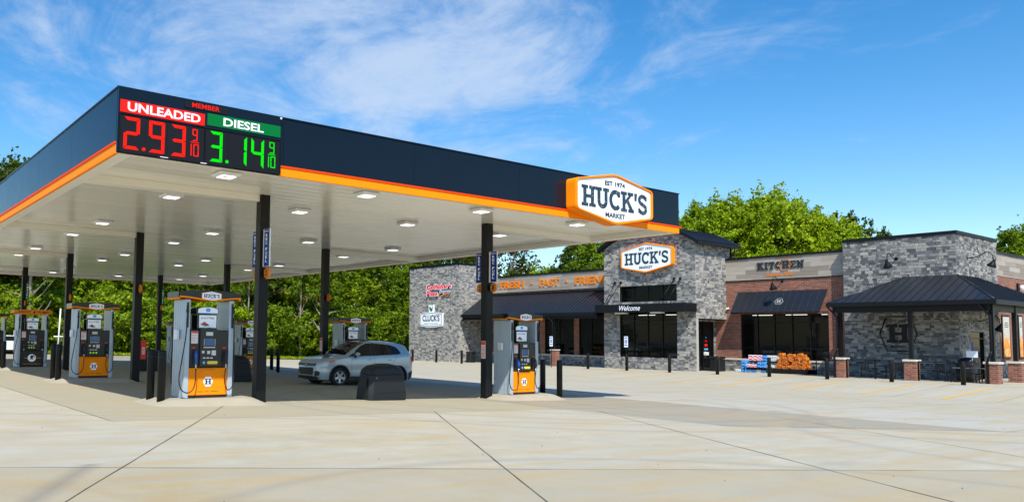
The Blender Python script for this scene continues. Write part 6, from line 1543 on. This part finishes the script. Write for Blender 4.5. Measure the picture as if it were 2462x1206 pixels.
access_sign(1326, 808, 832, 46.4, 'accessible parking sign in front of the long porch')

# ================================================================== DISPLAY STOCK OUTSIDE
rack = thing('display_rack', (52.6, 30, -.55), 'black shelf rack under the kitchen window holding drink cases', 'rack')
ry0, ry1 = onX(1800, 880, 52.6).y, onX(1862, 880, 52.6).y; gz = G(52, 29)
m = MB(); m.box(52.1, 53.15, ry1 - .05, ry0 + .1, gz + .30, gz + .345); m.box(52.5, 53.15, ry1 - .05, ry0 + .05, gz + .73, gz + .775)
m.build('shelf', 'blackmetal', rack)
m = MB()
for yy in (ry0 + .05, ry1 - .02):
    for xx in (52.15, 53.1): m.box(xx - .02, xx + .02, yy - .02, yy + .02, gz, gz + (.73 if xx > 53 else .34))
m.build('upright', 'blackmetal', rack)
CASES = [(1512, 0)]
ci = [None]
def case(x, y, z, mt, lab, w=.40, d=.38, h=.20):
    kinds = {'pack_white': 'drink_case', 'pack_blue': 'drink_case', 'pack_pale': 'drink_case'}
    t = thing('drink_case', (x, y, z), lab, 'drink case', 'shrink wrapped drink cases on the display rack')
    m = MB(); m.bbox(-d / 2, d / 2, -w / 2, w / 2, .001, h - .002, .02)
    m.build('pack', mt, t, local=True)
    m = MB(); col = 'sign_red' if mt == 'pack_white' else 'lightblue' if mt == 'pack_blue' else 'stonecap'
    m.box(-d / 2 - .003, -d / 2 - .0005, -w * .32, w * .32, h * .35, h * .75); m.build('print', col, t, local=True)
CW_ = .44; span = ry0 - ry1 + .5
# bottom row on the ground
order = ['leftmost', 'second from the left', 'third from the left', 'fourth from the left', 'fifth from the left', 'sixth from the left', 'seventh from the left', 'rightmost']
def row_of(n, ya, yb, x, z, mts, level, w=.42, h=.2):
    for i in range(n):
        y = ya + (yb - ya) * (i + .5) / n; mt = mts[i % len(mts)]; cn = {'pack_white': 'white and red', 'pack_blue': 'bright blue', 'pack_pale': 'pale grey'}[mt]
        pos = 'alone' if n == 1 else order[i] if i < n - 1 else 'rightmost'
        case(x + RS.uniform(-.01, .01), y, z, mt, '%s drink case, %s, %s' % (cn, pos, level), abs(yb - ya) / n * .97, .40, h)
Y = lambda px, X: onX(px, 880, X).y
row_of(1, Y(1771, 52.3), Y(1784, 52.3), 52.3, gz, ['pack_pale'], 'loose spot on the ground beside the rack')
for k in range(4): row_of(1, Y(1785, 52.35), Y(1798, 52.35), 52.35, gz + k * .205, ['pack_blue'], 'left end stack, layer %d up' % (k + 1))
row_of(4, Y(1799, 52.4), Y(1845, 52.4), 52.4, gz, ['pack_blue', 'pack_blue', 'pack_pale', 'pack_blue'], 'row on the ground under the rack')
row_of(1, Y(1853, 52.4), Y(1866, 52.4), 52.4, gz, ['pack_blue'], 'bottom right corner under the rack')
row_of(3, Y(1798, 52.35), Y(1824, 52.35), 52.35, gz + .347, ['pack_white'], 'middle shelf of the rack')
for k in range(2): row_of(2, Y(1824, 52.3), Y(1844, 52.3), 52.3, gz + .347 + k * .205, ['pack_blue'], 'middle shelf stack, layer %d up' % (k + 1))
row_of(2, Y(1846, 52.35), Y(1863, 52.35), 52.35, gz + .347, ['pack_pale'], 'right end of the middle shelf')
for k in range(2): row_of(6, Y(1803, 52.8), Y(1872, 52.8), 52.8, gz + .777 + k * .205, ['pack_white', 'pack_white', 'pack_white', 'pack_blue', 'pack_pale', 'pack_pale'], 'top shelf %s layer' % ['lower', 'upper'][k])
bas = thing('firewood_rack', (52.4, 27.3, gz), 'low black metal bin under the kitchen window filled with orange firewood bundles', 'rack')
fy0, fy1 = Y(1862, 52.4), Y(1950, 52.4)
m = MB(); m.box(51.95, 51.98, fy1, fy0, gz + .02, gz + .34); m.box(53.1, 53.13, fy1, fy0, gz + .02, gz + .34); m.box(51.981, 53.099, fy1, fy0, gz + .30, gz + .335); m.build('front_panel', 'blackmetal', bas)
m = MB()
for yy in (fy0, fy1 + .02, (fy0 + fy1) / 2):
    for xx in (51.96, 53.12): m.box(xx - .025, xx + .025, yy - .025, yy + .025, gz, gz + (.9 if xx > 53 else .45))
m.build('upright', 'blackmetal', bas)
wb = None; k = 0
for lv in range(4):
    nrow = [9, 8, 8, 7][lv]
    for i in range(nrow):
        for dd in range(2 if lv < 3 else 1):
            if lv == 1 and i == 3 and dd == 0: continue
            y = fy0 - .25 - (fy0 - fy1 - .5) * (i + .5 + .15 * lv) / (nrow + .3 * lv) ; x = 52.25 + dd * .42 + lv * .10; z = gz + .337 + lv * .245
            lab = 'orange wrapped firewood bundle, %s across in the %s layer, %s line' % (['first', 'second', 'third', 'fourth', 'fifth', 'sixth', 'seventh', 'eighth', 'ninth'][i], ['bottom', 'second', 'third', 'top'][lv], ['front', 'back'][dd])
            if wb is None:
                wb = thing('firewood_bundle', (x, y, z), lab, 'firewood', 'orange firewood bundles in the rack')
                m = MB()
                for q in range(8):
                    a = q * 2.4; r_ = .03 + .075 * math.sqrt(q / 8); cx_, cz_ = r_ * math.cos(a), .12 + r_ * math.sin(a); rr = .042 + .006 * math.sin(q * 3)
                    m.tube([(-.2, cx_, cz_), (.2, cx_ * 1.03, cz_)], rr, 5, smooth=False)
                m.build('logs', 'wood_bundle', wb, local=True)
                m = MB(); m.lathe([(.128, -.05), (.128, .05)], (0, 0, .12), 12, 0, 'x'); m.build('wrap', 'orange_letters', wb, local=True); index_kids()
            else:
                if RS.random() < .10 and lv > 0: continue
                q_ = RS.uniform(.9, 1.18); dup(wb, (x + RS.uniform(-.03, .03), y + RS.uniform(-.05, .05), z + RS.uniform(-.035, .02)), lab, rz=RS.uniform(-.45, .45), scale=(q_, q_, q_))

# ================================================================== TREES
RT_ = random.Random(23)
def leaf_mesh(name, mt, clusters, n, size, droop=.15, seed=1):
    """leaf sized faces spread through clumps: clusters = (x,y,z,rx,rz)"""
    R = random.Random(seed); m = MB(); tot = sum(c[3] ** 2 for c in clusters)
    for (cx, cy, cz, rx, rz) in clusters:
        k = int(n * rx ** 2 / tot); ct = R.uniform(-.16, .16)
        subs = [(R.gauss(0, .55), R.gauss(0, .55), R.gauss(0, .55)) for _ in range(9)]
        for i in range(k):
            if R.random() < .72:
                s = R.choice(subs); dx, dy, dz = s[0] + R.gauss(0, .20), s[1] + R.gauss(0, .20), s[2] + R.gauss(0, .16)
            else:
                th, ph = R.uniform(0, 2 * PI), math.acos(R.uniform(-1, 1)); rr = R.uniform(.55, 1.05); dx, dy, dz = rr * math.sin(ph) * math.cos(th), rr * math.sin(ph) * math.sin(th), rr * math.cos(ph)
            p = Vector((cx + dx * rx, cy + dy * rx, cz + dz * rz)); s_ = size * R.uniform(.55, 1.35)
            out = Vector((dx, dy, dz + .5)); out = out.normalized() if out.length > .05 else Vector((0, 0, 1))
            nrm = (out + Vector((R.gauss(0, .6), R.gauss(0, .6), R.gauss(0, .6)))).normalized(); a = nrm.orthogonal().normalized(); b = nrm.cross(a); q = R.uniform(0, 2 * PI); a, b = a * math.cos(q) + b * math.sin(q), b * math.cos(q) - a * math.sin(q)
            tone = min(1, max(0, .5 + ct + R.gauss(0, .16)))
            m.add([p - a * s_ * .5, p + b * s_ * .33 - nrm * s_ * .05, p + a * s_ * .5, p - b * s_ * .33 - nrm * s_ * .05], [(0, 1, 2, 3)], 0, tone)
    me_o = m.build(name, mt, None, normals=False, tone=True); me = me_o.data; bpy.data.objects.remove(me_o); return me
def trunk_mesh(name, mt, H, r0, limbs, seed, fork=None, lean=(0, 0)):
    R = random.Random(seed); m = MB()
    P = []; n = 7
    for i in range(n + 1): t = i / n; P.append((lean[0] * t * H + R.uniform(-.12, .12) * t, lean[1] * t * H + R.uniform(-.12, .12) * t, H * t))
    m.tube(P, [r0 * (1.35 if i == 0 else 1) * (1 - .82 * i / n) for i in range(n + 1)], 9)
    for k in range(limbs):
        t = R.uniform(.22, .9); i = min(n - 1, int(t * n)); b = Vector(P[i]).lerp(Vector(P[i + 1]), t * n - i); a = R.uniform(0, 2 * PI); L = H * R.uniform(.18, .36) * (1.15 - t * .6); d = Vector((math.cos(a), math.sin(a), R.uniform(.35, .95))).normalized()
        q = [b]; 
        for s in range(4): d = (d + Vector((R.gauss(0, .16), R.gauss(0, .16), R.gauss(.06, .10)))).normalized(); q.append(q[-1] + d * L / 4)
        rr = r0 * (1 - .8 * t) * .5; m.tube(q, [rr, rr * .8, rr * .6, rr * .4, rr * .18], 6)
    o = m.build(name, mt, None); me = o.data; bpy.data.objects.remove(o); return me
def crown_clusters(H, R0, z0, k, seed, shape='round'):
    R = random.Random(seed); out = []
    for i in range(k):
        t = R.random() ** .8; z = z0 + (H - z0) * t
        prof = math.sin(PI * min(1, .16 + .80 * t)) ** .7 if shape == 'round' else (1 - t) ** .75 * .95 + .08 if shape == 'cone' else .55 + .45 * math.sin(PI * t)
        a = R.uniform(0, 2 * PI); r_ = R0 * prof * R.uniform(.35, 1.0) ** .6 * .82; rx = R.uniform(.09, .21) * R0 * (1.1 if shape != 'cone' else .85)
        out.append((r_ * math.cos(a), r_ * math.sin(a), z - rx * .3, rx, rx * R.uniform(.6, .85)))
    for i in range(int(k * .35)):     # stray leaders breaking the outline
        t = R.uniform(.45, 1.06); z = z0 + (H - z0) * t; a = R.uniform(0, 2 * PI); prof = math.sin(PI * min(.98, .16 + .80 * min(t, 1))) ** .7 if shape != 'cone' else (1.05 - min(1, t)) ** .75
        r_ = R0 * prof * R.uniform(.85, 1.12); rx = R0 * R.uniform(.05, .10); out.append((r_ * math.cos(a), r_ * math.sin(a), z, rx, rx * R.uniform(1.1, 2.0)))
    out.append((0, 0, z0 + (H - z0) * .5, R0 * .4, (H - z0) * .28)); return out
TV = {}
def variant(key, mt, H, R0, z0, k, n, size, seed, shape='round', bark='bark', r0=.28, limbs=12, lean=(0, 0)):
    TV[key] = (leaf_mesh('crown', mt, crown_clusters(H, R0, z0, int(k * 1.35), seed, shape), n, size, seed=seed), trunk_mesh('trunk', bark, H * .88, r0, limbs, seed, lean=lean), H, R0)
variant('bright_a', 'leaf_bright', 16, 5.2, 2.0, 76, 26000, .30, 1)
variant('bright_b', 'leaf_bright', 16, 5.6, 1.0, 84, 27000, .30, 2)
variant('mid_a', 'leaf_mid', 16, 5.2, 1.5, 66, 17000, .37, 3)
variant('mid_b', 'leaf_mid', 16, 4.6, 1.0, 66, 17000, .37, 4, 'column')
variant('dark_a', 'leaf_dark', 16, 5.2, 2.5, 52, 14000, .37, 5)
variant('dark_open', 'leaf_dark', 16, 5.0, 6.5, 34, 6500, .34, 6, bark='bark', r0=.34, limbs=20, lean=(.12, -.1))
variant('cedar', 'leaf_dark', 16, 3.8, 1.0, 48, 8000, .40, 8, 'cone')
variant('sparse_dark', 'leaf_dark', 16, 3.4, 5.0, 30, 3400, .42, 9, 'column', limbs=22)
variant('bush', 'leaf_mid', 4, 3.2, .2, 40, 11000, .22, 10, 'column', r0=.08, limbs=6)
variant('bush_bright', 'leaf_bright', 4, 3.2, .2, 40, 11000, .22, 12, 'column', r0=.08, limbs=6)
variant('pale_trunk', 'leaf_mid', 16, 4.6, 9.0, 30, 5200, .44, 13, bark='bark_pale', r0=.34, limbs=12)
KINDW = {'bright_a': 'bright yellow-green leafy tree', 'bright_b': 'broad bright green leafy tree', 'mid_a': 'mid green leafy tree', 'mid_b': 'tall mid green leafy tree', 'dark_a': 'dark green leafy tree', 'dark_open': 'dark open crowned tree', 'cedar': 'dark conifer', 'sparse_dark': 'sparse dark topped tree', 'bush': 'mid green bush', 'bush_bright': 'bright green bush', 'pale_trunk': 'tall tree with bare pale trunk'}
def tree(key, x, y, z, H, wscale, label, group):
    crown, trunk, H0, R0 = TV[key]; k = H / H0
    t = thing('bush' if key.startswith('bush') else 'conifer_tree' if key == 'cedar' else 'broadleaf_tree', (x, y, z), label, 'bush' if key.startswith('bush') else 'tree', group, RT_.uniform(0, 2 * PI))
    t.scale = (k * wscale, k * wscale, k)
    for nm, me in (('trunk', trunk), ('crown', crown)):
        o = bpy.data.objects.new(nm, me); COL.objects.link(o); o.parent = t
    return t
def tree_px(key, px, depthY, top, ws, label, group, X=None, H=None):
    p = onX(px, top, X) if X else onY(px, top, depthY); z = G(p.x, min(p.y, 66)) + (.0 if X else .1)
    return tree(key, p.x, p.y, z, (p.z - z) * .905 if H is None else H, ws, label, group)
GW = 'trees in the wood behind the forecourt'
def seq(label): return label
# wood behind the canopy, front rank then back rank; heights follow the visible outline
rank = [(-60, 'mid_b', 420), (10, 'dark_a', 372), (62, 'dark_a', 352), (120, 'mid_b', 470), (180, 'mid_a', 520), (235, 'bright_a', 560), (285, 'mid_b', 570), (338, 'bright_a', 590), (395, 'mid_b', 560), (440, 'mid_a', 560), (492, 'mid_a', 545), (545, 'mid_b', 550), (590, 'dark_a', 560), (640, 'cedar', 545), (690, 'mid_a', 560), (742, 'mid_b', 560), (800, 'mid_a', 570), (850, 'bright_b', 580), (905, 'mid_a', 600), (948, 'bright_b', 628), (990, 'mid_a', 610)]
where = ['cut off by the left edge of the picture', 'at the far left, its top rising over the canopy corner', 'behind the knight themed pump', 'behind the third left column', 'left of the second left pump', 'directly behind the second left pump', 'right of the second left pump', 'behind the second left column', 'showing left of the fourth right column', 'behind the nearest pump header', 'right of the nearest pump header', 'behind the third right column', 'left of the nearest left column', 'right of the nearest left column', 'between the nearest left column and the car', 'left of the second right column', 'behind the front of the silver car', 'behind the middle of the silver car', 'behind the pump over the silver car', 'behind the rear of the silver car', 'against the left edge of the far stone wing']
for i, (px, key, top) in enumerate(rank):
    tree_px(key, px, 74 + (i * 37 % 5) * .9, top, 1.0 if key != 'cedar' else 1.25, '%s %s' % (KINDW[key], where[i]), GW)
for i in range(20):
    px = -90 + i * 58; key = ['dark_a', 'mid_a', 'dark_a', 'mid_b'][i % 4]; tree_px(key, px, 84 + (i % 3) * 1.5, 520 if px > 130 else 420, 1.25, 'darker tree in the back rank of the wood behind the forecourt', 'trees in the back rank of the wood')
for i in range(30):
    px = -60 + i * 36; key = 'bush_bright' if i % 5 == 1 else 'bush'; p = onY(px, 800, 70.4 + (i % 4) * .55)
    tree(key, p.x, p.y, G(p.x, 64) + .1, 3.6 + (i * 17 % 7) * .32, 1.0, '%s in the undergrowth along the foot of the wood' % KINDW[key], 'undergrowth bushes at the foot of the wood, %s' % ('bright' if key == 'bush_bright' else 'mid green'))
tree_px('pale_trunk', 784, 67.9, 560, .75, 'tall tree with pale forked trunk left of the second right column', GW)
tree_px('pale_trunk', 727, 69.4, 560, .6, 'slender tree with thin pale trunk between the nearest column and the car', GW)
tree_px('pale_trunk', 602, 69.2, 560, .6, 'slender pale trunk tree just left of the nearest left column', GW)
tree_px('pale_trunk', 84, 67.9, 470, .95, 'tree with thick pale trunk behind the knight themed pump', GW)
# behind the shop
GB = 'trees behind the shop'
for i, (px, key, top, X, ws) in enumerate(((1645, 'bright_a', 505, 84, .80), (1698, 'bright_b', 455, 82, .95), (1748, 'bright_a', 452, 80, .95), (1800, 'bright_b', 448, 86, 1.0), (1852, 'bright_a', 434, 84, .95), (1890, 'bright_b', 448, 80, .90), (1945, 'bright_a', 482, 84, .95), (1982, 'bright_b', 486, 82, .85), (2030, 'bright_a', 520, 80, .90), (2075, 'bright_b', 548, 80, .90), (1830, 'mid_a', 480, 92, 1.3), (1930, 'mid_a', 520, 92, 1.3), (1720, 'mid_a', 480, 92, 1.3), (2030, 'sparse_dark', 488, 90, .85), (2082, 'sparse_dark', 508, 90, .80), (2112, 'sparse_dark', 528, 92, .75), (2440, 'mid_a', 520, 84, .95), (2500, 'bright_b', 510, 84, 1.0), (2410, 'mid_b', 560, 86, .7))):
    w_ = ['behind the right end of the canopy fascia', 'above the left part of the curved tower roof', 'above the right part of the curved tower roof', 'above the shop door corner', 'tallest of the group, over the kitchen sign', 'over the right half of the kitchen sign', 'right shoulder of the big group', 'at the right end of the big group', 'left of the corner block parapet', 'just above the left end of the corner block parapet', 'filling in behind the tallest tree', 'filling in behind the right shoulder', 'filling in behind the tower roof', 'left of the three beyond the big group', 'in the middle of the three beyond the big group', 'right of the three beyond the big group', 'above the side wing at the right edge', 'cut off by the right edge of the picture', 'low against the corner block at the right'][i]
    tree_px(key, px, None, top, ws, '%s %s' % (KINDW[key], w_), GB, X=X)
for i, (px, key, top, X, ws) in enumerate(((1010, 'dark_a', 575, 80, 1.0), (1075, 'dark_open', 540, 74, 1.0), (1140, 'dark_a', 560, 82, 1.0), (1205, 'dark_open', 505, 72, 1.0), (1262, 'bright_b', 636, 84, 1.5), (1300, 'bright_a', 632, 88, 1.6), (1338, 'bright_b', 626, 84, 1.5), (1385, 'dark_a', 560, 78, .85), (1425, 'mid_a', 552, 76, .9), (1468, 'mid_b', 560, 78, .9), (1225, 'bush_bright', 655, 80, 1.5))):
    w_ = ['over the far stone wing, left part', 'over the middle of the far stone wing', 'over the right corner of the far stone wing', 'leaning over the slogan band beside the nearest right column', 'low in the gap above the word FRESH', 'low in the middle of the sky gap over the slogan band', 'low in the gap above the word FAST', 'left of the entrance tower, first beyond the sky gap', 'against the left eave of the entrance tower', 'hidden mostly by the entrance tower roof', 'low over the parapet above the word FRESH'][i]
    tree_px(key, px, None, top, ws, '%s %s' % (KINDW[key], w_), GB, X=X)

# ================================================================== FAR LEFT BITS
t = thing('gate_post', onY(141, 830, 60), 'thin white pole with a crossbar beyond the pumps', 'pole')
a = onY(146, 741, 60); g_ = G(a.x, 60)
m = MB(); m.tube([(a.x - .1, 60, g_), (a.x, 60, a.z)], .055, 7); m.build('pole', 'house_white', t)
m = MB(); b = onY(129, 808, 60); c = onY(176, 809, 60); m.tube([(b.x, 60, b.z), (c.x, 60, c.z)], .05, 6); m.tube([(c.x - .1, 60, g_), (c.x - .1, 60, onY(172, 742, 60).z)], .06, 6); m.build('crossbar', 'house_white', t)
p = onY(182, 830, 79); t = thing('white_shed', (p.x, 79, G(p.x, 64)), 'small white building with grey roof glimpsed left of the second pump', 'building')
m = MB(); z_ = G(p.x, 64); m.box(p.x - .4, p.x + 3.2, 72.2, 75.5, z_, onY(182, 817, 72.2).z); m.build('wall', 'house_white', t)
m = MB(); zt2 = onY(182, 817, 72.2).z; m.prism([(-.7, zt2), (3.5, zt2), (3.2, zt2 + .9), (-.4, zt2 + .9)], frY(p.x, 72.0, 0), -3.8, .1); m.build('roof', 'roof_grey', t)
m = MB(); m.box(p.x + .2, p.x + .8, 72.17, 72.199, z_ + .8, z_ + 1.7); m.build('window', 'window_glass', t)
for i, px in enumerate((18, 36)):
    p = onY(px, 845, 66 + i * 2); z_ = G(p.x, 64)
    t = thing('distant_car', (p.x, p.y, z_), ['white parked car glimpsed at the left edge behind the pumps', 'white parked car glimpsed left of the knight themed pump'][i], 'car')
    prof = [(-2.1, .35), (2.1, .35), (2.15, .75), (1.9, .95), (1.1, 1.02), (.6, 1.42), (-.9, 1.45), (-1.6, 1.05), (-2.15, .9)]
    f = frY(p.x, p.y - .85, z_)
    m = MB(); m.prism(prof, f, -1.7, 0); m.build('body', 'house_white', t)
    m = MB(); m.prism([(.95, 1.02), (.52, 1.36), (-.82, 1.39), (-1.35, 1.05)], f, -1.69, .01); m.build('window', 'car_glass', t)
    for wx_ in (-1.35, 1.35): m = MB(); m.lathe([(.33, -.02), (.33, .2)], (p.x + wx_, p.y - .87, z_ + .33), 18, 0, 'y'); m.build('wheel', 'tire', t)

# soft small litter on the paving
sm = MB(); RL = random.Random(3)
for i in range(60):
    x, y = RL.uniform(2, 30), RL.uniform(3, 20); s = RL.uniform(.004, .011); sm.tube([(x, y, G(x, y)), (x + s, y + s * .6, G(x, y) + s)], s * .6, 5)
tag(sm.build('gravel_grit', 'roof_grey'), 'scattered grit specks on the concrete', 'grit', kind='stuff')
for o in list(COL.objects):
    if o.type == 'MESH' and o.parent is None and not o.get('kind') and not o.get('label'): print('untagged', o.name)
